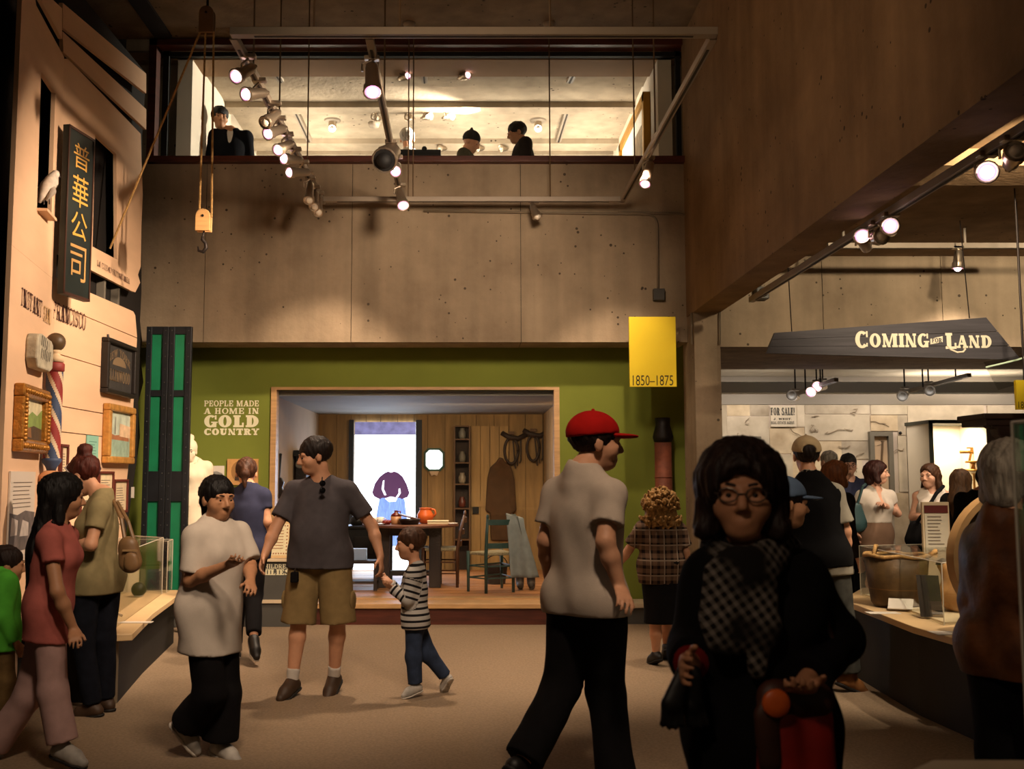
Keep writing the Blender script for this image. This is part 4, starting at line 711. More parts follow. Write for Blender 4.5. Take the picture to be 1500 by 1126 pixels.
j = tp_(623, .08); jo = thing('clay_jug', 'glossy orange clay jug on the table in front of the screen', 'jug', j)
MB().lathe([(.055, 0), (.075, .015), (.1, .07), (.098, .11), (.07, .155), (.068, .175), (.078, .185), (.07, .187), (.06, .17)], j, 20).build('body', clay, jo, True); jb_ = bpy.data.objects['clay_jug'].children[0]; MB().tube([j + V(q) for q in ((.07, 0, .17), (.11, 0, .165), (.125, 0, .12), (.1, 0, .08))], .013, 8).build('handle', clay, jb_, True)
j = tp_(580, -.05); jo = thing('stoneware_jug', 'dark red shouldered jug standing left of the orange jug', 'jug', j); MB().lathe([(.06, 0), (.065, .01), (.065, .09)], j, 18).build('lower_body', mat('jug_tan', '#9a6a45', .4), jo, True); MB().lathe([(.065, .09), (.055, .115), (.022, .135), (.02, .155), (.026, .16)], j, 18).build('shoulder', mat('jug_red', '#57170f', .3), jo, True); MB().tube([j + V(q) for q in ((.02, 0, .145), (.05, 0, .15), (.055, 0, .115))], .008, 6).build('handle', MATS['jug_red'], jo, True)
j = tp_(600, -.2); jo = thing('cooking_pan', 'dark round pan with tilted lid on the round table', 'pan', j); MB().lathe([(.1, 0), (.125, .05), (.13, .065), (.12, .06), (.1, .01)], j, 22).build('pan_body', mat('pan_iron', '#241a18', .4, metal=.5), jo, True); MB().tube([j + V((-.02, 0, .085)), j + V((-.016, 0, .1))], .125, 22).build('lid', mat('lid_brown', '#5a3a2a', .4), jo)
j = tp_(641, -.2); bo = thing('closed_book', 'pale closed book lying at the right of the table', 'book', j); MB().box(j + V((-.12, -.09, 0)), j + V((.13, .09, .008))).build('cover', mat('book_cover', '#8a5a3a', .6), bo); MB().box(j + V((-.115, -.085, .008)), j + V((.125, .085, .04))).build('pages', mat('book_page', '#c9b48e', .8), bo); MB().box(j + V((-.12, -.09, .04)), j + V((.13, .09, .047))).build('cover', mat('book_cream', '#d0bc98', .6), bo)
for i, (px, dy, lb) in enumerate(((547, -.05, 'white cup on the table beside the man'), (557, .1, 'white cup behind apples on the table'))):
    j = tp_(px, dy); o = thing('white_cup', lb, 'cup', j, group='cups on the table'); MB().lathe([(.03, 0), (.042, .03), (.045, .075), (.04, .074), (.036, .03), (.02, .01)], j, 16).build('body', mat('cup_white', '#d8ccc2', .3), o, True); MB().tube([j + V(q) for q in ((.042, 0, .06), (.065, 0, .055), (.065, 0, .03), (.04, 0, .022))], .006, 6).build('handle', MATS['cup_white'], o, True)
for i, (px, dy) in enumerate(((564, -.2), (569, -.15), (566, -.08))):
    j = tp_(px, dy); o = thing('apple', 'small dark red apple on the table, %s' % ('nearest the glass', 'beside the red jug', 'farthest back of three')[i], 'apple', j, group='apples on the table'); MB().lathe([(.005, .006), (.022, 0), (.034, .024), (.03, .045), (.012, .052), (.004, .046)], j, 12).build('fruit', mat('apple_red', '#6e1c14', .4), o, True); MB().tube([j + V((0, 0, .045)), j + V((.004, 0, .06))], .002, 5).build('stem', iron, o)
for i, (px, dy, lb) in enumerate(((660, -.1, 'thin light plate near the right rim of the table'), (553, -.25, 'thin light plate at the left front of the table'))):
    tag(MB().lathe([(.05, 0), (.09, .012), (.085, .014), (.05, .005)], tp_(px, dy), 20).build('plate', MATS['cup_white'], None, True), lb, 'plate', 'plates on the table')
# ladder back chairs
def chair(name, label, pts, top, seat, m, sm_, slats, lean=V((0, 0, 0)), group=None):
    b1, b2, f1, f2 = [V(p) for p in pts]; o = thing(name, label, 'chair', (b1 + b2 + f1 + f2) / 4, group=group)
    for p in (b1, b2):
        bpst = MB().tube([p, p + V((0, 0, seat)), p + lean * .4 + V((0, 0, (seat + top) / 2)), p + lean + V((0, 0, top))], [.018, .02, .019, .015], 10).build('back_post', m, o, True); MB().ball(p + lean + V((0, 0, top)), .018, 8, .03).build('finial', m, bpst, True)
    for p in (f1, f2): MB().tube([p, p + V((0, 0, seat + .03))], [.016, .021], 10).build('front_leg', m, o, True)
    for z0 in slats:
        k = (z0 - seat) / (top - seat); a, c = b1 + lean * k + V((0, 0, z0)), b2 + lean * k + V((0, 0, z0)); bow = (b1 - f1).normalized() * .03
        bb = MB(); n = 6; q = [a.lerp(c, i / n) + bow * math.sin(math.pi * i / n) for i in range(n + 1)]
        for i in range(n): bb.prism([q[i] - V((0, 0, .03)), q[i + 1] - V((0, 0, .03)), q[i + 1] + V((0, 0, .03)), q[i] + V((0, 0, .03))], bow.normalized() * .01)
        bb.build('slat', m, o)
    up = lambda p, z: p + V((0, 0, z))
    MB().prism([up(f1, seat - .01), up(f2, seat - .01), up(b2, seat - .01), up(b1, seat - .01)], (0, 0, .035)).build('seat', sm_, o, bev=.01)
    for a, c in ((f1, f2), (f1, b1), (f2, b2), (b1, b2)):
        for z0 in (.16, .29): MB().tube([up(a, z0), up(c, z0)], .009, 6).build('rung', m, o)
    return o
Zf = .228; gp_ = lambda x, y: atZ(x, y, Zf); chg = mat('chair_green', '#2c4440', .5, (8, .2)); rush = mat('rush_seat', '#8f8468', .9, (60, .3))
b1, b2, f1, f2 = gp_(712, 869), gp_(752, 867), gp_(686, 866), gp_(735, 861); zc_ = at(712, 757, b1.y).z - Zf
chair('ladder_back_chair', 'green painted ladder back chair with a grey apron over its back', (b1, b2, f1, f2), zc_, .42, chg, rush, (.52, .78), V((.02, -.02, 0)))
c1 = V((at(670, 860, 12.25).x, 12.12, Zf)); c2 = c1 + V((.0, .4, 0)); c3, c4 = c1 + V((-.4, .02, 0)), c2 + V((-.4, 0, 0)); chair('ladder_back_chair', 'dark wooden chair drawn up at the right of the round table', (c1, c2, c3, c4), at(680, 752, 12.2).z - Zf, .43, mat('chair_brown', '#4b2d1a', .5, (6, .2)), rush, (.5, .64, .78), V((.09, 0, 0)))
ap = thing('grey_apron', 'grey cloth apron draped over the back of the green chair', 'apron', b2 + V((.06, 0, .1))); apm = mat('apron_cloth', '#7f8483', .95, (14, .12), (40, .3)); g = MB(); nu, nv = 14, 18
for i in range(nu + 1):
    for jj in range(nv + 1):
        u, v = i / nu, jj / nv; wid = .09 + .07 * v; x_ = b2.x - .02 + wid * (u - .35) * 2 + .10 * v; z_ = Zf + zc_ + .05 - .72 * v - .06 * u * (1 - v); y_ = b2.y - .07 - .035 * math.sin(u * 9 + v * 2) * v - .04 * v
        if v < .12: z_ = Zf + zc_ + .02 + .02 * math.sin(v / .12 * 3.14) - .05 * u; y_ = b2.y + .03 - .10 * v / .12
        g.v.append((x_, y_, z_))
g.f = [(i * (nv + 1) + jj, (i + 1) * (nv + 1) + jj, (i + 1) * (nv + 1) + jj + 1, i * (nv + 1) + jj + 1) for i in range(nu) for jj in range(nv)]; g.mi = [0] * len(g.f)
ao = g.build('cloth', apm, ap, True); sm_ = ao.modifiers.new('thick', 'SOLIDIFY'); sm_.thickness = .006; sm_.offset = 1
MB().tube([b2 + V((-.02, -.06, zc_ + .03)), b2 + V((.05, -.09, zc_ + .0)), b2 + V((.1, -.1, zc_ - .2))], .006, 5).build('apron_string', apm, ap)
# left side of the kitchen
vn = thing('fiddle', 'dark fiddle with long neck hanging on the left wall of the kitchen room', 'fiddle', at(409, 730, 11.5)); FY_ = 11.5
MB().prism([at(x, y, FY_) for x, y in ((404, 730), (400, 722), (403, 714), (401, 706), (405, 699), (412, 699), (416, 706), (413, 714), (417, 722), (413, 730))], (0, .05, 0)).build('body', mat('fiddle_dark', '#1a0f0b', .4), vn, bev=.01); MB().bar(at(408.5, 700, FY_ + .02), at(411, 668, FY_ + .02), .02, .025).build('neck', black, vn); MB().ball(at(411, 666, FY_ + .02), .018, 8).build('scroll', black, vn, True); MB().tube([at(411, 666, FY_ + .02), V((-2.12, FY_ + .02, at(411, 664, FY_).z))], .006, 6).build('peg', iron, vn)
st_ = thing('cast_iron_stove', 'black cast iron stove at the left of the round table', 'stove', V((at(534, 860, 13.55).x, 13.55, Zf))); c = V((at(534, 860, 13.55).x, 13.55, Zf))
MB().box(c + V((-.28, -.2, .18)), c + V((.28, .22, .62))).build('firebox', mat('stove_iron', '#120f0e', .45, metal=.5), st_, bev=.02); MB().box(c + V((-.31, -.23, .62)), c + V((.31, .25, .655))).build('top_plate', MATS['stove_iron'], st_, bev=.006); MB().box(c + V((-.12, -.212, .3)), c + V((.12, -.2, .52))).build('fire_door', mat('stove_door', '#1d1a19', .4, metal=.5), st_, bev=.006)
for dx in (-.24, .24):
    for dy in (-.15, .17): MB().tube([c + V((dx, dy, 0)), c + V((dx, dy, .18))], [.03, .022], 8).build('leg', MATS['stove_iron'], st_)
kt = c + V((-.1, -.02, .656)); ke = thing('iron_kettle', 'black kettle on top of the cast iron stove', 'kettle', kt); MB().lathe([(.07, 0), (.1, .03), (.095, .08), (.05, .12), (.015, .13), (.012, .15)], kt, 16).build('body', MATS['stove_iron'], ke, True); MB().tube([kt + V(q) for q in ((.09, 0, .05), (.13, 0, .08), (.15, 0, .13))], [.02, .014, .01], 8).build('spout', MATS['stove_iron'], ke, True); MB().tube([kt + V((.08 * math.cos(R(a)), 0, .1 + .1 * math.sin(R(a)))) for a in range(0, 181, 20)], .006, 6).build('handle', MATS['stove_iron'], ke)
bx_ = thing('low_bench', 'low dark bench under the stoneware near the front left of the kitchen room', 'bench', V((at(530, 860, 11.9).x, 11.9, Zf))); c = V((at(528, 860, 11.9).x, 11.9, Zf))
MB().box(c + V((-.2, -.12, .3)), c + V((.2, .12, .335))).build('seat', tdk, bx_); MB().box(c + V((-.2, -.12, .08)), c + V((.2, .12, .105))).build('shelf', tdk, bx_)
for dx in (-.18, .18):
    for dy in (-.1, .1): MB().box(c + V((dx - .02, dy - .02, 0)), c + V((dx + .02, dy + .02, .3))).build('leg', tdk, bx_)
wk = c + V((0, 0, .336)); tag(MB().box(wk + V((-.1, -.05, 0)), wk + V((.07, .05, .13))).build('tin_box', mat('tin_pale', '#8fa0c0', .4), bev=.006), 'pale tin box on the low dark bench', 'box')
cp = MB().box((at(431, 800, 12.4).x, 12.4, Zf), (at(447, 800, 12.4).x, 12.8, at(431, 664, 12.4).z)); cbn = thing('tall_case', 'tall black clock case against the left of the kitchen room', 'clock case', (at(432, 800, 12.4).x, 12.6, Zf)); cp.build('case', black, cbn, bev=.01); xx0, xx1 = at(430, 700, 12.4).x, at(449, 700, 12.4).x; MB().box((xx0, 12.37, at(430, 668, 12.4).z), (xx1, 12.83, at(430, 663, 12.4).z + .03)).build('cornice', black, cbn); MB().lathe([(.05, 0), (.045, .01)], (at(439, 677, 12.4).x, 12.39, at(432, 680, 12.4).z), 14, (0, -1, 0)).build('dial', mat('dial_glint', '#6a675f', .4), cbn)
bk_ = thing('wooden_bucket', 'small dark wooden bucket on the kitchen floor behind the green chair', 'bucket', V((at(727, 855, 12.6).x, 12.6, Zf))); c = BASE[bk_.name]; MB().lathe([(.11, 0), (.14, .22), (.13, .22), (.1, .02)], c, 18).build('staves', tdk, bk_, 'auto'); MB().lathe([(.128, .1), (.132, .115), (.13, .13)], c, 18).build('hoop', iron, bk_); MB().tube([c + V((.135 * math.cos(R(a)), 0, .22 + .12 * math.sin(R(a)))) for a in range(0, 181, 20)], .006, 6).build('handle', iron, bk_)
sk = thing('leather_boots', 'pair of dark leather boots under the draped apron', 'boots', V((at(768, 860, 12.0).x, 12.0, Zf)))
for s in (0, 1):
    c = BASE[sk.name] + V((s * .13 - .05, 0, 0)); MB().tube([c + V((0, -.16, .035)), c + V((0, -.08, .045)), c + V((0, 0, .06)), c + V((0, .03, .14)), c + V((0, .03, .3))], [.03, .042, .048, .05, .055], 10).build('boot', lea, sk, True)
# ================================================================ FAR ROOM THINGS
fw_ = bpy.data.objects['wall_far']; fp = lambda x, y, Y=FY: at(x, y, Y); pcs = [mat('sheet_%d' % i, c, .9, (2.2 + i * .6, .22), col2=c2) for i, (c, c2) in enumerate((('#b7a88f', '#d3c7b0'), ('#c6b79e', '#dccfb8'), ('#a89a84', '#c9bca6'), ('#c2ab8a', '#d6c4a4')))]
SHN = []
def sheetpx(x0, x1, y0, y1, k, nm='paper_sheet'):
    p, q = fp(x0, y1), fp(x1, y0); SHN.append(0); return MB().box((p.x, FY - .004 - .0012 * len(SHN), p.z), (q.x, FY + .0, min(q.z, 2.655))).build(nm, pcs[k % 4], fw_)
for i, a in enumerate(((1057, 1064, 592, 740), (1065, 1098, 593, 609), (1099, 1126, 593, 609), (1065, 1098, 610, 638), (1099, 1126, 610, 700), (1128, 1178, 626, 664), (1179, 1273, 593, 606), (1167, 1178, 593, 625), (1179, 1273, 607, 645), (1160, 1232, 646, 720), (1233, 1274, 646, 672), (1233, 1262, 674, 760), (1275, 1328, 593, 607), (1275, 1314, 608, 631), (1315, 1328, 608, 637), (1330, 1440, 594, 636), (1317, 1366, 638, 720), (1309, 1366, 722, 830), (1449, 1500, 594, 680), (1449, 1500, 682, 800), (1128, 1160, 666, 760), (1057, 1160, 762, 850), (1264, 1308, 735, 850))): sheetpx(*a, i * 7 % 4)
fs = MB(); p, q = fp(1128, 625), fp(1165, 595); po_ = tag(fs.box((p.x, FY - .045, p.z), (q.x, FY - .008, q.z)).build('sale_poster', mat('poster_cream', '#cfc3ad', .9)), 'pale FOR SALE poster high on the map covered far wall', 'poster')
pink = mat('poster_ink', '#33332f', .9); walltext('FOR SALE!', 1129, 1164, 597, 608, FY - .046, pink, po_, 'lettering', .3, .12); walltext('J. WEST.', 1133, 1160, 612, 615, FY - .046, pink, po_); walltext('REAL ESTATE AGENT.', 1129.5, 1164, 617, 621, FY - .046, pink, po_)
b = MB()
for i in range(26):
    x, y = rng.uniform(1070, 1320), rng.uniform(598, 690); n = 6; pts = [(x, y)]
    for k in range(n): pts.append((pts[-1][0] + rng.uniform(-7, 9), pts[-1][1] + rng.uniform(-5, 5)))
    b.tube([fp(*q, FY - .034) for q in pts], .006, 4)
tag(b.build('map_lines', mat('map_ink', '#8d7d68', .9), fw_), kind='stuff')
def niche(name, label, x0, x1, y0, y1, fr_m, fwd, Y=FY - .1):
    p, q = at(x0, y1, Y), at(x1, y0, Y); o = thing(name, label, 'display case', ((p.x + q.x) / 2, Y, p.z)); f = fwd
    MB().box((p.x, Y, p.z), (p.x + f, FY - .008, q.z)).build('frame_post', fr_m, o); MB().box((q.x - f, Y, p.z), (q.x, FY - .008, q.z)).build('frame_post', fr_m, o); MB().box((p.x + f, Y, q.z - f), (q.x - f, FY - .008, q.z)).build('frame_rail', fr_m, o); MB().box((p.x + f, Y, p.z), (q.x - f, FY - .008, p.z + f)).build('frame_rail', fr_m, o); MB().box((p.x + f, FY - .03, p.z + f), (q.x - f, FY - .008, q.z - f)).build('back', mat('niche_back', '#c4a98a', .9), o); return o
fgr = mat('frame_taupe', '#6b6558', .6); o = niche('wall_case', 'grey framed wall case behind the woman in the scarf', 1048, 1115, 639, 720, fgr, .1); MB().bar(at(1050, 660, FY - .06), at(1085, 656, FY - .06), .04, .02).build('long_tool', mat('tool_wood', '#a8763f', .6), o); MB().bar(at(1050, 672, FY - .06), at(1095, 676, FY - .06), .04, .02).build('long_tool', MATS['tool_wood'], o)
o = niche('wall_case', 'narrow tall grey wall case holding a staff, behind the crowd', 1278, 1308, 632, 742, fgr, .07); MB().bar(at(1288, 740, FY - .05), at(1293, 645, FY - .05), .04, .02).build('staff', mat('staff_wood', '#5e4a34', .6), o)
tag(MB().ball(at(1319, 634, FY - .04), .025, 10).build('black_button', black, None, True), 'small black knob fixed on the map wall right of the narrow case', 'knob')
VY = 14.6; p, q = at(1368, 770, VY), at(1448, 620, VY); vt = thing('lit_vitrine', 'tall brightly lit display case holding a surveying instrument', 'display case', ((p.x + q.x) / 2, VY, .0)); vin = mat('vitrine_cream', '#e0d4bc', .9); vfr = mat('vitrine_frame', '#2a2d22', .5)
MB().box((p.x, VY, 0), (q.x, VY + .8, .95)).build('cabinet', vfr, vt); MB().box((p.x, VY + .78, .95), (q.x, VY + .8, q.z)).build('back', vin, vt)
for x in (p.x, q.x - .04): MB().box((x, VY, .95), (x + .04, VY + .8, q.z)).build('side', vfr if 0 else vin, vt)
for x in (p.x - .02, q.x - .035): MB().box((x, VY - .02, .95), (x + .055, VY, q.z + .05)).build('frame_post', vfr, vt)
MB().box((p.x - .02, VY - .02, q.z), (q.x + .02, VY + .8, q.z + .05)).build('top', vfr, vt); area(((p.x + q.x) / 2, VY + .35, q.z - .03), ((p.x + q.x) / 2, VY + .4, 0), 9, .55, .4, (1, .86, .66))
br = mat('brass', '#8a5f24', .35, (9, .2), metal=.7); b0 = V((at(1428, 700, VY + .4).x, VY + .4, .95)); th = thing('surveying_transit', 'brass surveying transit on tall stand inside the lit case', 'instrument', b0); zt5 = at(1428, 690, VY + .4).z
MB().lathe([(.14, 0), (.14, .03), (.03, .06), (.025, zt5 - 1.0), (.05, zt5 - .98)], b0, 16).build('stand', br, th, True)
h = V((b0.x, b0.y, zt5)); MB().lathe([(.15, 0), (.16, .015), (.15, .03)], h, 18).build('base_plate', br, th); MB().lathe([(.05, .03), (.03, .09), (.06, .12)], h, 14).build('spindle', br, th, True); MB().lathe([(.12, .12), (.125, .14), (.12, .15)], h, 18).build('compass_plate', br, th)
for s in (-1, 1): MB().bar(h + V((.07 * s, 0, .15)), h + V((.03 * s, 0, .3)), .02, .03).build('standard', br, th)
MB().tube([h + V((-.2, 0, .28)), h + V((.17, 0, .28))], .022, 10).build('telescope', br, th, True); MB().lathe([(.05, -.01), (.05, .01)], h + V((0, 0, .3)), 14, (0, 1, 0)).build('arc', br, th); MB().tube([h + V((-.1, 0, .34)), h + V((.1, 0, .34))], .012, 8).build('level', br, th)
tr = thing('lighting_rail', 'grey lighting rails under the far room ceiling above the white beam', 'lighting rail', at(1180, 560, 13.6)); railbar(at(1165, 577, 14.2), at(1225, 556, 12.9), .06, .05, tr); railbar(at(1335, 572, 14.2), at(1420, 549, 12.9), .06, .05, tr)
for px, py in ((1180, 571), (1202, 563), (1352, 567), (1400, 553)): p = at(px, py, 13.5); MB().tube([p, V((p.x, p.y, 3.1))], .01, 6).build('hanger_rod', iron, tr)
for i, (px, py, lx, ly) in enumerate(((1196, 560, 1188, 574), (1205, 558, 1197, 566), (1165, 573, 1160, 579), (1325, 570, 1322, 580), (1360, 562, 1362, 572))): p = at(px, py - 4, 13.6); o_ = tracklight('small far room spotlight, %s from the pillar' % NORD[(2, 3, 0, 4, 5)[i]] if i else 'small far room spotlight, third from the pillar', p, at(lx, ly, 13.4), .06, i < 2, 'far room spotlights'); MB().tube([p, V((p.x, p.y, 3.1))], .01, 6).build('hanger_rod', iron, o_)
# ================================================================ PEOPLE: one implicit skin per body, meshed by surface nets
f32 = np.float32
def npv(p): return np.array((p[0], p[1], p[2]), f32)
def pc_(a, b, ra, rb, k=.03, sq=None, op='u', cuts=()): return dict(t='c', a=npv(a), b=npv(b), ra=ra, rb=rb, k=k, sq=sq, op=op, cuts=cuts)
def pe_(c, axes, r, k=.03, op='u', cuts=()): return dict(t='e', c=npv(c), ax=[npv(a) for a in axes], r=r, k=k, op=op, cuts=cuts)
def bounds(p):
    if p['t'] == 'c': r = max(p['ra'], p['rb']); lo = np.minimum(p['a'], p['b']) - r; hi = np.maximum(p['a'], p['b']) + r
    else: r = max(p['r']); lo = p['c'] - r; hi = p['c'] + r
    return lo, hi
def evalp(p, X, Y, Z):
    if p['t'] == 'c':
        a, b = p['a'], p['b']; ba = (b - a).astype(f32); qx, qy, qz = X - a[0], Y - a[1], Z - a[2]
        if p['sq']:
            n, fl = p['sq']; n = npv(n); s = 1 / fl - 1; dn = (qx * n[0] + qy * n[1] + qz * n[2]) * s; qx = qx + dn * n[0]; qy = qy + dn * n[1]; qz = qz + dn * n[2]; ba = ba + n * (ba @ n) * s
        t = np.clip((qx * ba[0] + qy * ba[1] + qz * ba[2]) / max(1e-9, float(ba @ ba)), 0, 1)
        d = np.sqrt((qx - t * ba[0]) ** 2 + (qy - t * ba[1]) ** 2 + (qz - t * ba[2]) ** 2) - (p['ra'] + (p['rb'] - p['ra']) * t)
    else:
        c = p['c']; qx, qy, qz = X - c[0], Y - c[1], Z - c[2]; k0 = 0; k1 = 0
        for a, r in zip(p['ax'], p['r']):
            u = qx * a[0] + qy * a[1] + qz * a[2]; k0 = k0 + (u / r) ** 2; k1 = k1 + (u / (r * r)) ** 2
        k0 = np.sqrt(k0); d = k0 * (k0 - 1) / (np.sqrt(k1) + 1e-6)
    for pt, n in p['cuts']: d = np.maximum(d, (X - pt[0]) * n[0] + (Y - pt[1]) * n[1] + (Z - pt[2]) * n[2])
    return d.astype(f32)
def axis(lo, hi, h, fine, hf):
    out = [lo]; x = lo
    while x < hi:
        s = h
        for a, b in fine:
            if a - h <= x <= b: s = hf
        x += s; out.append(x)
    return np.array(out, f32)
def mesher(prims, h, fine=(), hf=None, clips=(), wob=None):
    add = [p for p in prims if p['op'] == 'u']; B = [bounds(p) for p in add]; lo = np.min([b[0] for b in B], 0) - 2.5 * h; hi = np.max([b[1] for b in B], 0) + 2.5 * h; hh = hf or h
    ax, ay, az = axis(lo[0], hi[0], hh, (), hh), axis(lo[1], hi[1], hh, (), hh), axis(lo[2], hi[2], h, fine, hh)
    Fd = np.full((len(ax), len(ay), len(az)), 1.0, f32)
    for p in prims:
        l, u = bounds(p); m = p['k'] + 2.5 * h; i0, i1 = np.searchsorted(ax, (l[0] - m, u[0] + m)); j0, j1 = np.searchsorted(ay, (l[1] - m, u[1] + m)); k0, k1 = np.searchsorted(az, (l[2] - m, u[2] + m))
        if i1 <= i0 or j1 <= j0 or k1 <= k0: continue
        d = evalp(p, ax[i0:i1, None, None], ay[None, j0:j1, None], az[None, None, k0:k1]); A = Fd[i0:i1, j0:j1, k0:k1]; k = max(p['k'], 1e-4)
        if p['op'] == 'u': q = np.maximum(k - np.abs(A - d), 0); A[...] = np.minimum(A, d) - q * q / (4 * k)
        else: d = -d; q = np.maximum(k - np.abs(A - d), 0); A[...] = np.maximum(A, d) + q * q / (4 * k)
    if wob is not None:
        am, fn = wob; Fd += am * fn(ax[:, None, None], ay[None, :, None], az[None, None, :]).astype(f32)
    for pt, n in clips: Fd = np.maximum(Fd, (ax[:, None, None] - pt[0]) * n[0] + (ay[None, :, None] - pt[1]) * n[1] + (az[None, None, :] - pt[2]) * n[2])
    Fd[[0, -1]] = 1; Fd[:, [0, -1]] = 1; Fd[:, :, [0, -1]] = 1
    return nets(Fd, ax, ay, az)
def nets(Fd, ax, ay, az):
    S = Fd < 0; c = np.zeros(tuple(s - 1 for s in S.shape), np.uint8)
    offs = [(i, j, k) for i in (0, 1) for j in (0, 1) for k in (0, 1)]; n0, n1, n2 = S.shape
    for i, j, k in offs: c += S[i:n0 - 1 + i, j:n1 - 1 + j, k:n2 - 1 + k]
    I = np.argwhere((c > 0) & (c < 8)); ids = np.full(c.shape, -1, np.int32); ids[I[:, 0], I[:, 1], I[:, 2]] = np.arange(len(I))
    val = {o: Fd[I[:, 0] + o[0], I[:, 1] + o[1], I[:, 2] + o[2]] for o in offs}; acc = np.zeros((len(I), 3), f32); cnt = np.zeros(len(I), f32)
    for a in offs:
        for d in range(3):
            if a[d]: continue
            b = list(a); b[d] = 1; b = tuple(b); f1, f2 = val[a], val[b]; m = (f1 < 0) != (f2 < 0); t = np.where(m, f1 / np.where(m, f1 - f2, 1), 0)
            p = np.repeat(np.array([a], f32), len(I), 0); p[:, d] += t; acc[m] += p[m]; cnt[m] += 1
    P = acc / cnt[:, None]; V_ = np.empty((len(I), 3), f32)
    for d, A in enumerate((ax, ay, az)): a0 = A[I[:, d]]; V_[:, d] = a0 + (A[I[:, d] + 1] - a0) * P[:, d]
    Q = []
    for d in range(3):
        s0 = [slice(1, -1)] * 3; s0[d] = slice(0, -1); s1 = list(s0); s1[d] = slice(1, None)
        A, B_ = S[tuple(s0)], S[tuple(s1)]; E = np.argwhere(A != B_); sg = A[E[:, 0], E[:, 1], E[:, 2]]; E = E + np.array([0 if x == d else 1 for x in range(3)])
        u, v = [x for x in range(3) if x != d]
        if d == 1: u, v = v, u
        def cid(du, dv): e = E.copy(); e[:, u] -= du; e[:, v] -= dv; return ids[e[:, 0], e[:, 1], e[:, 2]]
        q = np.stack([cid(1, 1), cid(0, 1), cid(0, 0), cid(1, 0)], 1); q[~sg] = q[~sg][:, ::-1]; Q.append(q)
    return V_, np.concatenate(Q)
def skinmat(nm, c): return mat('skin_' + nm, c, .55, (30, .06), spec=.35)
def clothm(nm, c, a=.1, sc_=18): return mat('cloth_' + nm, c,   .92, (sc_, a), (220, .12), spec=.12)
def hairm(nm, c): return mat('hair_' + nm, c, .6, (50, .4), (90, .6), stretch=(1, 1, .12 if nm != 'blonde' else 1), spec=.25)
eyew = mat('eye_white', '#b9aca0', .3); eyed = mat('eye_dark', '#1a100b', .2)
NP = [0]
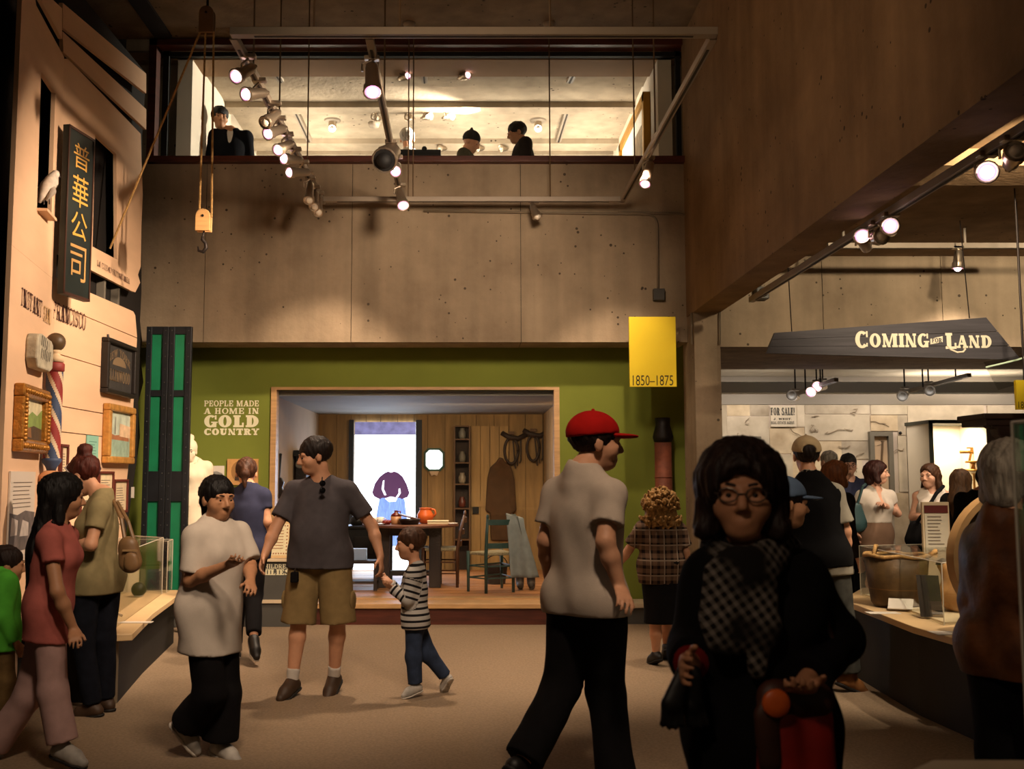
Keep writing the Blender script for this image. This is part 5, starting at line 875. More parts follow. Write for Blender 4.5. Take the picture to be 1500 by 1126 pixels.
def person(label, Y, pel, yaw, h=1.75, J={}, head=None, w=1.0, belly=0, bust=0, skin=('mid', '#a86a48'), hair=None, top=None, legs=None, shoes=None, skirt=None, vox=.011, hands=True, cat='person', name='person', group=None, waist_z=None, cap=None, face=True, over=None, ground=0.0, noleg=False, glasses=False):
    s = h / 1.75; ya = R(yaw); f = V((math.sin(ya), math.cos(ya), 0)); r = V((math.cos(ya), -math.sin(ya), 0)); up = V((0, 0, 1))
    pc = at(pel[0], 700, Y); base = V((pc.x, Y, ground)); P = {}
    hz = .525 * h if pel[1] is None else at(pel[0], pel[1], Y).z - ground
    P['pel'] = base + up * hz
    for sd, k in (('L', -1), ('R', 1)):
        P['h' + sd] = P['pel'] + r * k * .088 * s * w - up * .0; P['k' + sd] = base + r * k * .095 * s + up * .285 * h + f * .02; P['a' + sd] = base + r * k * .095 * s + up * .05 * h - f * .02
    P['nb'] = base + up * .832 * h
    for sd, k in (('L', -1), ('R', 1)):
        P['s' + sd] = base + r * k * .175 * s * w + up * .81 * h; P['e' + sd] = base + r * k * .22 * s * w + up * .635 * h - f * .02; P['w' + sd] = base + r * k * .235 * s * w + up * .49 * h + f * .06
    P['hc'] = base + up * .932 * h + f * .03
    for key, q in J.items():
        if key[0] in 'td' and key not in P: continue
        y = (Y + q[2]) if len(q) > 2 else P[key].y; P[key] = at(q[0], q[1], y)
    if 'nb' not in J and ('sL' in J and 'sR' in J): P['nb'] = (P['sL'] + P['sR']) / 2 + up * .03 * s
    if head: 
        hy = P['hc'].y; P['hc'] = at(head[0], head[1], hy if len(head) < 5 else Y + head[4])
    hyaw, hp = (head[2], head[3]) if head else (yaw, 0)
    root = thing(name, label, cat, base, group=group); NP[0] += 1; seed = NP[0]
    ha, hb_ = R(hyaw), R(hp); HF = V((math.sin(ha) * math.cos(hb_), math.cos(ha) * math.cos(hb_), math.sin(hb_))); HR = V((math.cos(ha), -math.sin(ha), 0)); HU = HR.cross(HF); hs = 1.06 * (.5 + .5 * s)
    if h < 1.3: hs = .9
    hc = P['hc']; Hp = lambda x, y, z: hc + (HR * x + HF * y + HU * z) * hs; HA = (HR, HF, HU)
    He = lambda c, rr, k=.02, op='u', cuts=(): pe_(Hp(*c), HA, [q * hs for q in rr], k, op, cuts)
    Hc = lambda a, b, ra, rb, k=.01, op='u', cuts=(): pc_(Hp(*a), Hp(*b), ra * hs, rb * hs, k, None, op, cuts)
    tr_ = (P['sR'] - P['sL']).normalized(); spine = (P['nb'] - P['pel']).normalized(); tf = spine.cross(tr_) * -1
    tf = tr_.cross(spine); tf = tf if tf.dot(f) > 0 else -tf; T_ = lambda t: P['pel'].lerp(P['nb'], t); TA = (tr_, tf, spine)
    pr_ = (P['hR'] - P['hL']).normalized()
    def torso(o=0.0, lower=True):
        q = [pe_(T_(.02), TA, (.165 * s * w + o, .115 * s * w + o, .13 * s + o), .05), pe_(T_(.36), TA, (.14 * s * w + o, .10 * s * w + o, .17 * s + o), .06), pe_(T_(.66), TA, (.16 * s * w + o, .112 * s * w + o, .15 * s + o), .06)]
        q += [pc_(T_(.86), P['sL'] - up * .03, .06 * s + o, .048 * s + o * .8, .05), pc_(T_(.86), P['sR'] - up * .03, .06 * s + o, .048 * s + o * .8, .05), pc_(T_(.93) - tf * .02, T_(1.05) - tf * .015, .07 * s + o * .6, .05 * s + o * .3, .04)]
        q += [pc_(T_(1.0) + up * .028 * s - tf * .02, P['s' + sd] - up * .022, .046 * s + o * .6, .04 * s + o * .5, .05) for sd in 'LR']
        if bust: q += [pe_(T_(.66) + tf * .085 * s + tr_ * k * .07 * s, TA, (.065 * bust * s + o * .6,) * 3, .05) for k in (-1, 1)]
        if belly: q += [pe_(T_(.3) + tf * .07 * s, TA, (.15 * s * w + o * .6, .1 * belly + o * .6, .16 * s), .08)]
        q += [pe_(P['h' + sd] - tf * .045 * s + up * .02, TA, (.078 * s * w + o * .7, .07 * s * w + o * .6, .09 * s + o), .05) for sd in 'LR']
        return q
    bp_ = torso(-.004 if top else 0.0)
    # neck and head
    bp_ += [pc_(P['nb'] - up * .03, Hp(0, -.03, -.07), .058 * s * (1 if bust == 0 else .86), .05 * s * (1 if bust == 0 else .88), .03)]
    bp_ += [He((0, -.015, .035), (.076, .097, .083), .02), He((0, .028, -.03), (.061, .066, .082), .03), He((0, .052, -.088), (.034, .034, .024), .03)]
    if face:
        bp_ += [He((.03, .083, .022), (.028, .016, .011), .015), He((-.03, .083, .022), (.028, .016, .011), .015), He((.032, .102, -.001), (.021, .018, .0115), .008, 's'), He((-.032, .102, -.001), (.021, .018, .0115), .008, 's'), He((.032, .086, .0085), (.017, .009, .005), .004), He((-.032, .086, .0085), (.017, .009, .005), .004), He((.032, .085, -.0105), (.016, .0085, .0045), .004), He((-.032, .085, -.0105), (.016, .0085, .0045), .004),
                Hc((0, .092, .012), (0, .113, -.028), .0095, .013, .012), He((.011, .1, -.036), (.009, .009, .008), .006), He((-.011, .1, -.036), (.009, .009, .008), .006), He((.042, .055, -.03), (.026, .028, .028), .03), He((-.042, .055, -.03), (.026, .028, .028), .03),
                He((0, .086, -.062), (.022, .011, .0065), .01), He((0, .0845, -.073), (.019, .011, .008), .01), He((0, .1, -.0675), (.02, .006, .0018), .004, 's')]
    bp_ += [He((.077, -.008, -.008), (.011, .021, .032), .008), He((-.077, -.008, -.008), (.011, .021, .032), .008)]
    fine = [(hc.z - .14, hc.z + .15)]
    arm_r = (.05 * s * (.9 if bust else 1), .04 * s, .038 * s, .026 * s)
    for sd, k in (('L', -1), ('R', 1)):
        S_, E_, W_ = P['s' + sd], P['e' + sd], P['w' + sd]
        bp_ += [pc_(S_ - up * .03, E_, arm_r[0] * .96, arm_r[1], .03), pc_(E_, E_.lerp(W_, .35), arm_r[1] * .98, arm_r[2] * 1.05, .02), pc_(E_.lerp(W_, .35), W_, arm_r[2] * 1.05, arm_r[3], .02)]
        if hands:
            d = (W_ - E_).normalized()
            if 'd' + sd in J: q = J['d' + sd]; d = (at(q[0], q[1], W_.y + (q[2] if len(q) > 2 else 0)) - W_).normalized()
            t = f - d * f.dot(d)
            if t.length < .3: t = -r * k - d * (-r * k).dot(d)
            if 'u' + sd in J: t = V(J['u' + sd]); t = t - d * t.dot(d)
            t.normalize(); n = d.cross(t); n = n if n.dot(-r * k) > 0 else -n
            if 'n' + sd in J: n = n if n.dot(V(J['n' + sd])) > 0 else -n
            hs2 = s * .97; A_ = lambda a, b, c: W_ + (d * a + t * b + n * c) * hs2; cu = J.get('c' + sd, .45)
            bp_ += [pc_(W_, A_(.03, .005, 0), .024 * s, .027 * s, .02, (n, .62)), pc_(A_(.03, .008, 0), A_(.078, .012, 0), .027 * hs2, .03 * hs2, .015, (n, .45)), pc_(A_(.035, -.01, 0), A_(.078, -.018, 0), .025 * hs2, .025 * hs2, .015, (n, .45))]
            for off, ln in ((.031, .068), (.011, .077), (-.010, .071), (-.029, .055)):
                p0 = A_(.082, off, 0)
                for sg, (fr_, rr) in enumerate(((.45, .0095), (.3, .0085), (.25, .0078))):
                    an = cu * (sg + .6); dd = d * math.cos(an) + n * math.sin(an) + t * off * 2.2; p1 = p0 + dd.normalized() * ln * fr_ * hs2; bp_.append(pc_(p0, p1, rr * hs2, rr * .92 * hs2, .004)); p0 = p1
            p0 = A_(.028, .026, .006); p1 = p0 + (d * .62 + t * .62 + n * .35).normalized() * .04 * hs2; p2 = p1 + (d * .85 + t * .25 + n * .4).normalized() * .03 * hs2; bp_ += [pc_(A_(.01, .01, 0), p0, .016 * hs2, .014 * hs2, .012), pc_(p0, p1, .0125 * hs2, .0105 * hs2, .006), pc_(p1, p2, .0105 * hs2, .009 * hs2, .004)]
            fine.append((min(W_.z, A_(.2, 0, 0).z) - .05, max(W_.z, A_(.2, 0, 0).z) + .05))
    if not noleg:
        for sd in 'LR':
            H_, K_, A2 = P['h' + sd], P['k' + sd], P['a' + sd]
            bp_ += [pc_(H_ - up * .03, K_, .085 * s * w, .054 * s, .04), pc_(K_, K_.lerp(A2, .3) - f * .008, .053 * s, .056 * s, .02), pc_(K_.lerp(A2, .3) - f * .008, A2, .056 * s, .034 * s, .02)]
    # feet frame
    feet = {}
    for sd, k in (('L', -1), ('R', 1)):
        if noleg: break
        A2 = P['a' + sd]; dz = A2.z - ground
        if 't' + sd in J: q = J['t' + sd]; tp = at(q[0], q[1], A2.y + (q[2] if len(q) > 2 else -.0)); d = (tp - A2)
        else: d = f * .17 * s + r * k * .03 - up * max(0, dz - .035 * s)
        d.normalize(); side = d.cross(up).normalized(); nu = side.cross(d).normalized(); ln = .15 * s
        feet[sd] = (A2, d, nu, side)
        bp_ += [pc_(A2, A2 + d * .06 * s - nu * .035 * s, .034 * s, .018 * s, .01)] if shoes else [pc_(A2, A2 + d * .13 * s, .036 * s, .022 * s, .02, (nu, .7))]
    vs_, q = mesher(bp_, vox, fine, min(vox, .0085 if vox > .0085 else vox)); sk = skinmat(*skin); mesh_np('body', vs_, q, sk, root, True)
    # eyes, brows, lips
    if face:
        for k in (-1, 1):
            ey = MB().ball(Hp(.032 * k, .0795, -.001), .0118 * hs, 8).build('eye', eyew, root, True); MB().ball(Hp(.032 * k, .0862, -.001), .0078 * hs, 8).build('iris', eyed, ey, True)
            MB().tube([Hp(.015 * k, .0985, .0235), Hp(.032 * k, .098, .0275), Hp(.052 * k, .083, .022)], [.003 * hs, .004 * hs, .002 * hs], 5).build('eyebrow', mat('brow', '#1f130d', .8), root)
        b = MB(); b.lathe([(.001, -.0065), (.02, -.002), (.018, .003), (.001, .005)], (0, 0, 0), 10); b.v = [tuple(Hp(x_ * 1.0, .0935 + y_ * .16 - abs(x_) * .25, -.067 + z_ * 1.15)) for x_, y_, z_ in b.v]; b.build('lips', mat('lips_' + skin[0], tuple(c * m for c, m in zip(srgb(skin[1]), (.85, .55, .55)))), root, True)
    if glasses:
        b = MB()
        for k in (-1, 1): b.tube([Hp(.034 * k + .024 * math.cos(R(a)), .106 - .012 * abs(math.cos(R(a)) + k) * .5, .0 + .018 * math.sin(R(a))) for a in range(0, 361, 30)], .0022 * hs, 5); b.tube([Hp(.058 * k, .1, .004), Hp(.078 * k, .06, .006), Hp(.08 * k, -.01, .004)], .002 * hs, 5)
        b.tube([Hp(-.01, .112, .003), Hp(.01, .112, .003)], .002 * hs, 5); b.build('spectacles', mat('wire_frame', '#6a5c50', .3, metal=.7), root)
    # hair
    if hair:
        st, hcol = hair[0], hair[1]; hm = hairm(*hcol); cut = [(Hp(0, 0, 0), (HF * .75 - HU * .65).normalized())]
        def sh(cv, n): return (Hp(*cv), V(HR * n[0] + HF * n[1] + HU * n[2]).normalized())
        vol = hair[2] if len(hair) > 2 else 1.0
        cap_ = He((0, -.018, .04), (.086 * vol, .108 * vol, .092 * vol), .01); prims = [cap_]; clips = []; wob = None
        if st == 'short': prims += [He((0, .13, -.06), (.09, .085, .10), .01, 's'), He((0, -.02, -.15), (.2, .2, .085), .02, 's')]
        elif st == 'bob': prims = [He((0, -.015, .035), (.1 * vol, .118 * vol, .1 * vol), .02), Hc((.07, -.01, .0), (.088, .015, -.085), .04, .034, .03), Hc((-.07, -.01, .0), (-.088, .015, -.085), .04, .034, .03), Hc((0, -.07, 0), (0, -.065, -.08), .075, .06, .04), He((0, .115, -.035), (.066, .075, .098), .02, 's'), He((0, .12, -.14), (.06, .1, .06), .02, 's')]
        elif st == 'long':
            L_ = hair[3] if len(hair) > 3 else .3
            prims = [He((0, -.015, .035), (.09 * vol, .112 * vol, .096 * vol), .02), Hc((.06, -.02, .0), (.08, -.02, -.13), .035, .03, .03), Hc((-.06, -.02, .0), (-.08, -.02, -.13), .035, .03, .03), pc_(Hp(0, -.07, -.02), Hp(0, -.08, -.1) - up * L_ * .4 - f * .04, .075 * hs, .085 * hs, .04, (f, .6)), pc_(Hp(0, -.08, -.1) - up * L_ * .4 - f * .04, Hp(0, -.08, -.1) - up * L_ - f * .06, .085 * hs, .05 * hs, .04, (f, .5)), He((0, .115, -.03), (.064, .075, .1), .02, 's')]
        elif st in ('pony', 'bun'):
            prims += [He((0, .13, -.05), (.09, .08, .10), .01, 's'), He((0, -.02, -.16), (.2, .2, .085), .02, 's')]
            if st == 'pony': prims += [Hc((0, -.1, .03), (0, -.14, -.02), .028, .032, .02), Hc((0, -.14, -.02), (0, -.135, -.12), .032, .014, .02)]
            else: prims += [He((0, -.075, .145), (.05, .05, .045), .02)]
        elif st == 'curly':
            prims = [He((0, -.025, .02), (.13, .125, .125), .02), He((0, -.05, -.08), (.15, .09, .11), .03)]; rs = np.random.default_rng(5)
            for i in range(900):
                v = rs.normal(size=3); v /= np.linalg.norm(v)
                if v[1] > .45: continue
                lowr = v[2] < -.1; a_ = rs.uniform(.9, 1.12); x0, z0 = v[0] * (.165 if lowr else .145) * a_, (v[2] * .15 * a_ + .02 - (.06 if lowr else 0)); prims.append(pe_(Hp(x0, v[1] * .135 * a_ - .035, z0), HA, (.0115, .0115, .015), .004))
            prims += [He((0, .14, -.05), (.07, .08, .09), .01, 's')]
        vs_, q = mesher(prims, .006 if st == 'curly' else min(vox, .0085), (), None, clips, (.0042, lambda x, y, z: np.sin(x * 190 + 3 * np.sin(z * 30)) * np.sin(y * 170 + z * 25) + .8 * np.sin(x * 70 + 2 * np.sin(y * 40)) * np.sin(y * 62 + z * 45))); mesh_np('hair', vs_, q, hm, root, True)
        if st == 'bun' and len(hair) > 3: MB().tube([Hp(-.086, .03, .03), Hp(-.08, .05, .085), Hp(0, .06, .125), Hp(.08, .05, .085), Hp(.086, .03, .03)], .005, 6).build('hair_band', mat('band_white', '#cfc4ba', .5), root)
    if cap:
        kind, cmt = cap; cmm = clothm(*cmt)
        cl = [(Hp(0, 0, .036), V(-HU * .98 + HF * .12).normalized())]
        if kind == 'beanie': vs_, q = mesher([He((0, -.015, .05), (.092, .11, .1), .01), He((0, -.06, .155), (.02, .02, .02), .02)], vox, (), None, [(Hp(0, 0, .02), V(-HU + HF * .25).normalized())]); mesh_np('beanie', vs_, q, cmm, root, True)
        else:
            pr = [He((0, -.016, .043), (.096, .118, .098), .01)]
            if kind == 'back': pr.append(He((0, -.12, .038), (.045, .03, .035), .005, 's'))
            vs_, q = mesher(pr, min(vox, .008), (), None, cl); cpo = mesh_np('cap', vs_, q, cmm, root, True)
            if kind != 'noviz':
                cup = [(Hp(0, .06, 0), V(-HF))]; vs_, q = mesher([He((0, .085, .036), (.078, .105, .012), .004, 'u', cup)], .006); mesh_np('visor', vs_, q, cmm, cpo, True)
            MB().ball(Hp(0, -.016, .141), .009, 8).build('button', cmm, cpo, True)
    def fold(a): return (a, lambda x, y, z: np.sin(z * 16 + 3.0 * np.sin(x * 11 + seed) + 2.2 * np.sin(y * 13)) * .6 + np.sin(x * 34 + z * 9 + seed) * np.sin(y * 31 + z * 5) * .6)
    for top in [t_ for t_ in (top, over) if t_]:
        o = top.get('o', .018); q = torso(o); cl = []; hem = top.get('hem', .06); sl = top.get('sleeve', .6); lo = T_(0) - spine * hem
        lw = top.get('loose', 1.0); q += [pc_(T_(.6), lo - spine * .05, .135 * s * w * lw + o, (.15 * lw * s * w + o) * top.get('flare', 1), .05 if lw <= 1 else .1, (tf, .72 if not belly else .85))]
        if not noleg and hem > .02: q += [pc_(P['h' + sd], P['h' + sd].lerp(P['k' + sd], min(.9, .35 + hem)), .086 * s * w + .008 + (legs or {}).get('o', .012) * .55, .078 * s * w + .01 + (legs or {}).get('o', .012) * .8, .07) for sd in 'LR']
        for sd, k in (('L', -1), ('R', 1)):
            S_, E_, W_ = P['s' + sd], P['e' + sd], P['w' + sd]; so = o * .8 + .004
            if sl <= 0: continue
            if sl <= 1: pt = S_.lerp(E_, sl); n = (E_ - S_).normalized(); S_ = S_ - up * .014; q.append(pc_(S_, S_.lerp(E_, sl + .15), arm_r[0] + so * .8, arm_r[1] + so + .008 * top.get('wide', 1), .03, None, 'u', [(pt, n)]))
            else: pt = E_.lerp(W_, sl - 1); n = (W_ - E_).normalized(); q += [pc_(S_, E_, arm_r[0] + so, arm_r[1] + so, .03), pc_(E_, E_.lerp(W_, sl - 1 + .1), arm_r[1] + so, arm_r[3] + so, .02, None, 'u', [(pt, n)])]
        nr = top.get('neck', .062); q.append(pc_(P['nb'] - up * .0 + tf * .0, P['nb'] + up * .2, nr * s, nr * s * 1.3, .01, None, 's'))
        if top.get('vneck'): q.append(pc_(P['nb'] + tf * .1, P['nb'] + tf * .15 - up * top['vneck'], .05, .02, .01, None, 's'))
        if sl <= 0: q += [pc_(P['s' + sd] + r * k * .035 * s + up * .06, P['s' + sd] + r * k * .03 * s - up * .09, .055, .06, .01, None, 's') for sd, k in (('L', -1), ('R', 1))]
        vs_, qq = mesher(q, vox, (), None, [(lo, -spine)], fold(top.get('fold', .004))); so_ = mesh_np(top.get('name', 'shirt'), vs_, qq, top['m'], root, True)
        if top.get('attr'):
            best = (vs_ - npv(T_(0))) @ npv(spine); bd = np.abs(np.stack([(vs_ - npv(T_(0))) @ npv(tr_)], 0))[0] * 0 + 9
            for sd in 'LR':
                acc = 0
                for a, b_ in ((P['s' + sd], P['e' + sd]), (P['e' + sd], P['w' + sd])):
                    a_, ba = npv(a), npv(b_ - a); t = np.clip((vs_ - a_) @ ba / (ba @ ba), 0, 1); dd = np.linalg.norm(vs_ - a_ - t[:, None] * ba, axis=1); L_ = float(np.linalg.norm(ba)); m = (dd < bd) & (dd < arm_r[0] + o + .03) & ((t > .25) | (acc > 0)); best = np.where(m, acc + t * L_, best); bd = np.where(m, dd, bd); acc += L_
            at_ = so_.data.attributes.new('stripe', 'FLOAT', 'POINT'); at_.data.foreach_set('value', best.astype(f32))
    if legs:
        o = legs.get('o', .014); end = legs.get('end', 1.93); q = []; fl = legs.get('flare', 1.0)
        q += [pe_(T_(.02), TA, (.165 * s * w + .008, .115 * s * w + .008, .13 * s + o), .05)] + [pe_(P['h' + sd] - tf * .05 * s + up * .02, TA, (.08 * s * w + .008, .075 * s * w + .008, .09 * s + o), .05) for sd in 'LR']
        for sd in 'LR':
            H_, K_, A2 = P['h' + sd], P['k' + sd], P['a' + sd]
            if end <= 1.15: pt = H_.lerp(K_, end); q.append(pc_(H_ - up * .02, H_.lerp(K_, end + .12), .088 * s * w + o * .5, (.075 * s + o) * fl, .03, None, 'u', [(pt, (K_ - H_).normalized())]))
            else: pt = K_.lerp(A2, end - 1); q += [pc_(H_ - up * .02, K_, .086 * s * w + o * .5, .064 * s + o, .03), pc_(K_, K_.lerp(A2, end - 1 + .12), .064 * s + o, (.05 * s + o) * fl, .03, None, 'u', [(pt, (A2 - K_).normalized())])]
        vs_, qq = mesher(q, vox, (), None, [(T_(0) - spine * (min(.0, -.1) if not top else max(-.1, top.get('hem', .06) - .05)), spine)], fold(legs.get('fold', .004))); mesh_np(legs.get('name', 'trousers'), vs_, qq, legs['m'], root, True)
        if legs.get('pockets'):
            for sd, k in (('L', 1), ('R', -1)):
                H_, K_ = P['h' + sd], P['k' + sd]; c = H_.lerp(K_, .72) - r * k * (.088 * s * w + o * .5); vs_, qq = mesher([pe_(c, (r, f, up), (.016, .062, .075), .01)], .012); mesh_np('cargo_pocket', vs_, qq, legs['m'], root, True)
    if skirt:
        o = .016; kz_ = skirt['len']; lo = T_(0) - up * kz_; cl = [(lo, -up), (T_(skirt.get('waist', .22)), spine)]
        q = torso(o)[:2] + [pe_(P['h' + sd] - tf * .05 * s + up * .02, TA, (.08 * s * w + o, .075 * s * w + o, .09 * s + o), .05) for sd in 'LR'] + [pc_(T_(.05), lo - up * .05, .16 * s * w + o, skirt.get('r', .19) * s, .05, (f, .72))]
        vs_, qq = mesher(q, vox, (), None, cl, fold(.005)); mesh_np('skirt', vs_, qq, skirt['m'], root, True)
    if shoes and not noleg:
        for sd in 'LR':
            A2, d, nu, side = feet[sd]; ln = .165 * s; sole = .075 * s; k = s; dn = d; c0 = A2 - nu * .0
            # sole plane runs under heel and ball
            hd = dn; ht = A2 - hd * .035 * k - nu * .035 * k; bt = A2 + hd * .11 * k - nu * .038 * k; tt = A2 + hd * .165 * k - nu * .045 * k
            cl = [(A2 - nu * .068 * k, -nu)]
            q = [pc_(ht, bt, .04 * k, .042 * k, .02), pc_(bt, tt, .042 * k, .03 * k, .02), pc_(A2 + nu * .0, A2 + hd * .09 * k - nu * .016 * k, .046 * k, .034 * k, .03)]
            if shoes.get('boot'): q.append(pc_(A2 - nu * .02, A2 + nu * .06 * k, .05 * k, .05 * k, .03))
            vs_, qq = mesher(q, max(.008, vox * .8), (), None, cl + [(A2 + nu * (.042 if not shoes.get('boot') else .075) * k, nu)]); sho = mesh_np('shoe', vs_, qq, shoes['m'], root, True)
            q = [pc_(ht - nu * .02 * k, bt - nu * .02 * k, .044 * k, .046 * k, .02), pc_(bt - nu * .02 * k, tt - nu * .012 * k, .046 * k, .034 * k, .02)]
            vs_, qq = mesher(q, .009, (), None, [(A2 - nu * .078 * k, -nu), (A2 - nu * .058 * k, nu)]); mesh_np('sole', vs_, qq, shoes.get('s', mat('sole_dark', '#171310', .7)), sho, True)
            if shoes.get('sock'): vs_, qq = mesher([pc_(A2, A2 + (P['k' + sd] - A2).normalized() * .1 * k, .042 * s, .046 * s, .01)], .011, (), None, [(A2 + (P['k' + sd] - A2).normalized() * .09 * k, (P['k' + sd] - A2).normalized())]); mesh_np('sock', vs_, qq, shoes['sock'], root, True)
    P['root'] = root; P['Hp'] = Hp; P['tf'] = tf; P['tr'] = tr_; P['T'] = T_; P['spine'] = spine
    return P
def blob(name, prims, m, parent, vox=.01, clips=(), wob=None): vs_, q = mesher(prims, vox, (), None, clips, wob); return mesh_np(name, vs_, q, m, parent, True)
# ---------------------------------------------------------------- patterned cloth
def pattern(name, build):
    m = bpy.data.materials.new(name); m.use_nodes = True; nt = m.node_tree; b = nt.nodes['Principled BSDF']; b.inputs['Roughness'].default_value = .95; b.inputs['Specular IOR Level'].default_value = .12
    N = nt.nodes.new; L = nt.links.new
    def wave(sock, period, duty, soft=.12):
        a = N('ShaderNodeMath'); a.operation = 'MULTIPLY'; a.inputs[1].default_value = 1 / period; L(sock, a.inputs[0]); c = N('ShaderNodeMath'); c.operation = 'FRACT'; L(a.outputs[0], c.inputs[0])
        r = N('ShaderNodeValToRGB'); e = r.color_ramp.elements; e[0].position = 0; e[0].color = (1, 1, 1, 1); e[1].position = duty; e[1].color = (1, 1, 1, 1); k = e.new(min(.99, duty + soft * .3)); k.color = (0, 0, 0, 1); z = e.new(.97); z.color = (0, 0, 0, 1); L(c.outputs[0], r.inputs[0]); return r.outputs[0]
    def mix(f, a, b_):
        x = N('ShaderNodeMixRGB'); (L(f, x.inputs[0]) if not isinstance(f, float) else setattr(x.inputs[0], 'default_value', f))
        for i, q in ((1, a), (2, b_)):
            if isinstance(q, str): x.inputs[i].default_value = (*srgb(q), 1)
            else: L(q, x.inputs[i])
        return x.outputs[0]
    L(build(N, L, wave, mix), b.inputs['Base Color']); return m
def obj_xyz(N, L, rot=(0, 0, 0)):
    t = N('ShaderNodeTexCoord'); mp = N('ShaderNodeMapping'); mp.inputs['Rotation'].default_value = rot; L(t.outputs['Object'], mp.inputs[0]); s_ = N('ShaderNodeSeparateXYZ'); L(mp.outputs[0], s_.inputs[0]); return s_.outputs
def _str(N, L, wave, mix): a = N('ShaderNodeAttribute'); a.attribute_name = 'stripe'; return mix(wave(a.outputs['Fac'], .042, .36), '#a9a49e', '#1d1a1c')
def _plaid(N, L, wave, mix):
    x, y, z = obj_xyz(N, L); c = mix(wave(x, .055, .4), '#5e4636', '#1c1412'); d = mix(wave(z, .06, .4), '#6a5444', '#1c1412'); e = mix(.5, c, d); return mix(wave(z, .12, .06), mix(wave(x, .11, .06), e, '#8a7a6a'), '#8a7a6a')
def _scarf(N, L, wave, mix):
    x, y, z = obj_xyz(N, L, (0, .6, 0)); c = mix(wave(x, .022, .5), '#7a7068', '#15120f'); d = mix(wave(z, .022, .5), '#6a6058', '#15120f'); e = mix(.5, c, d)
    t = N('ShaderNodeTexCoord'); n = N('ShaderNodeTexNoise'); n.inputs['Scale'].default_value = 7; L(t.outputs['Object'], n.inputs[0]); r = N('ShaderNodeValToRGB'); r.color_ramp.elements[0].position = .45; r.color_ramp.elements[1].position = .6; L(n.outputs['Fac'], r.inputs[0]); return mix(r.outputs[0], e, '#1a1613')
stripe_m, plaid_m, scarf_m = pattern('striped_jersey', _str), pattern('plaid_cotton', _plaid), pattern('checked_scarf', _scarf)
shoe_b = mat('shoe_black', '#16120f', .5, (9, .2)); shoe_br = mat('shoe_brown', '#3a281a', .6, (9, .25)); shoe_w = mat('shoe_grey', '#9a948c', .6, (14, .3)); solew = mat('sole_pale', '#b5aca0', .7); sockw = clothm('sock', '#b9b0a6'); boot = mat('boot_tan', '#7a4e26', .65, (9, .25))
blk = lambda n='black': clothm('black', '#100e0f', .2)
# ---------------------------------------------------------------- the visitors, mid hall
person('man in charcoal T-shirt and khaki cargo shorts, head turned aside, standing before the kitchen window', 7.27, (470, 812), -170, 1.8, dict(sR=(431, 715), sL=(509, 714), eR=(403, 775, -.05), wR=(388, 812, -.15), dR=(380, 838, -.05), eL=(545, 770, -.02), wL=(557, 814, -.1), dL=(560, 842, -.02), kR=(438, 905), aR=(428, 998, -.02), tR=(404, 1018, -.2), kL=(495, 905), aL=(489, 992, .1), tL=(481, 1008, -.1)), (461, 668, -112, -10), 1.12, 1.15, 0, ('fair', '#c08c6c'), ('short', ('dark_brown', '#1a0f0a'), 1.03), dict(m=clothm('charcoal', '#4a4548'), sleeve=.72, hem=.09, o=.02, wide=1.3), dict(m=clothm('khaki', '#7d6844'), end=1.08, o=.03, flare=1.15, name='shorts', pockets=1), dict(m=shoe_br, sock=sockw), vox=.0105)
P = person('small boy in striped jersey and jeans stepping towards the man in shorts', 7.27, (609, 908), -88, 1.13, dict(sL=(607, 838, -.1), sR=(605, 838, .1), eL=(596, 878, -.13), wL=(573, 860, -.1), dL=(560, 852, -.1), eR=(592, 874, .1), wR=(571, 852, .05), dR=(558, 842, .05), kL=(606, 962, -.06), aL=(609, 1005, -.06), tL=(590, 1013, -.06), kR=(627, 958, .06), aR=(654, 993, .08), tR=(641, 1016, .08)), (601, 797, -95, -4), 1.0, 0, 0, ('fair', '#c08c6c'), ('short', ('brown', '#3d2413'), 1.06), dict(m=stripe_m, sleeve=1.93, hem=.05, o=.016, attr=1), dict(m=clothm('denim', '#2a3346', .25), end=1.9, o=.014), dict(m=shoe_w, s=solew), vox=.0085)
person('woman in oversized white T-shirt and black trousers walking to the right', 5.64, (312, 888), 118, 1.53, dict(sR=(287, 778, -.12), sL=(350, 775, .1), eR=(279, 850, -.16), wR=(336, 826, -.3), dR=(360, 814, -.24), eL=(366, 828, .06), wL=(367, 852, -.16), dL=(370, 880, -.24), uL=(-.6, -.7, .2), kR=(308, 1015, -.05), aR=(272, 1062, .06), tR=(296, 1092, 0), kL=(330, 1015), aL=(323, 1090), tL=(352, 1106, -.08)), (319, 731, 138, -3), 1.02, 0, .7, ('tan', '#ad7c5a'), ('pony', ('black', '#0d0908'), 1.04), dict(m=clothm('white', '#bfb3a6', .05), sleeve=.85, hem=.24, o=.022, loose=1.05, wide=1.6, fold=.006), dict(m=blk(), end=1.9, o=.028, flare=1.35), dict(m=shoe_w, s=solew), vox=.0095)
person('girl with very long black hair in pink top and pale pink trousers', 5.54, (78, 890), 72, 1.52, dict(sR=(72, 784, -.15), sL=(98, 780, .14), eR=(84, 866, -.22), wR=(108, 922, -.16), dR=(112, 950, -.14), kR=(78, 1012, -.08), aR=(92, 1094, -.08), tR=(128, 1108, -.05), kL=(42, 1018, .08), aL=(-12, 1100, .12), tL=(10, 1120, .12)), (92, 728, 60, -4), 1.0, 0, .8, ('tan', '#ad7c5a'), ('long', ('black', '#0d0908'), 1.08, .52), dict(m=clothm('pink', '#ab5e55'), sleeve=.5, hem=.16, o=.018), dict(m=clothm('pale_pink', '#ab8a84', .08), end=1.9, o=.02, flare=1.25), dict(m=shoe_w), vox=.0095)
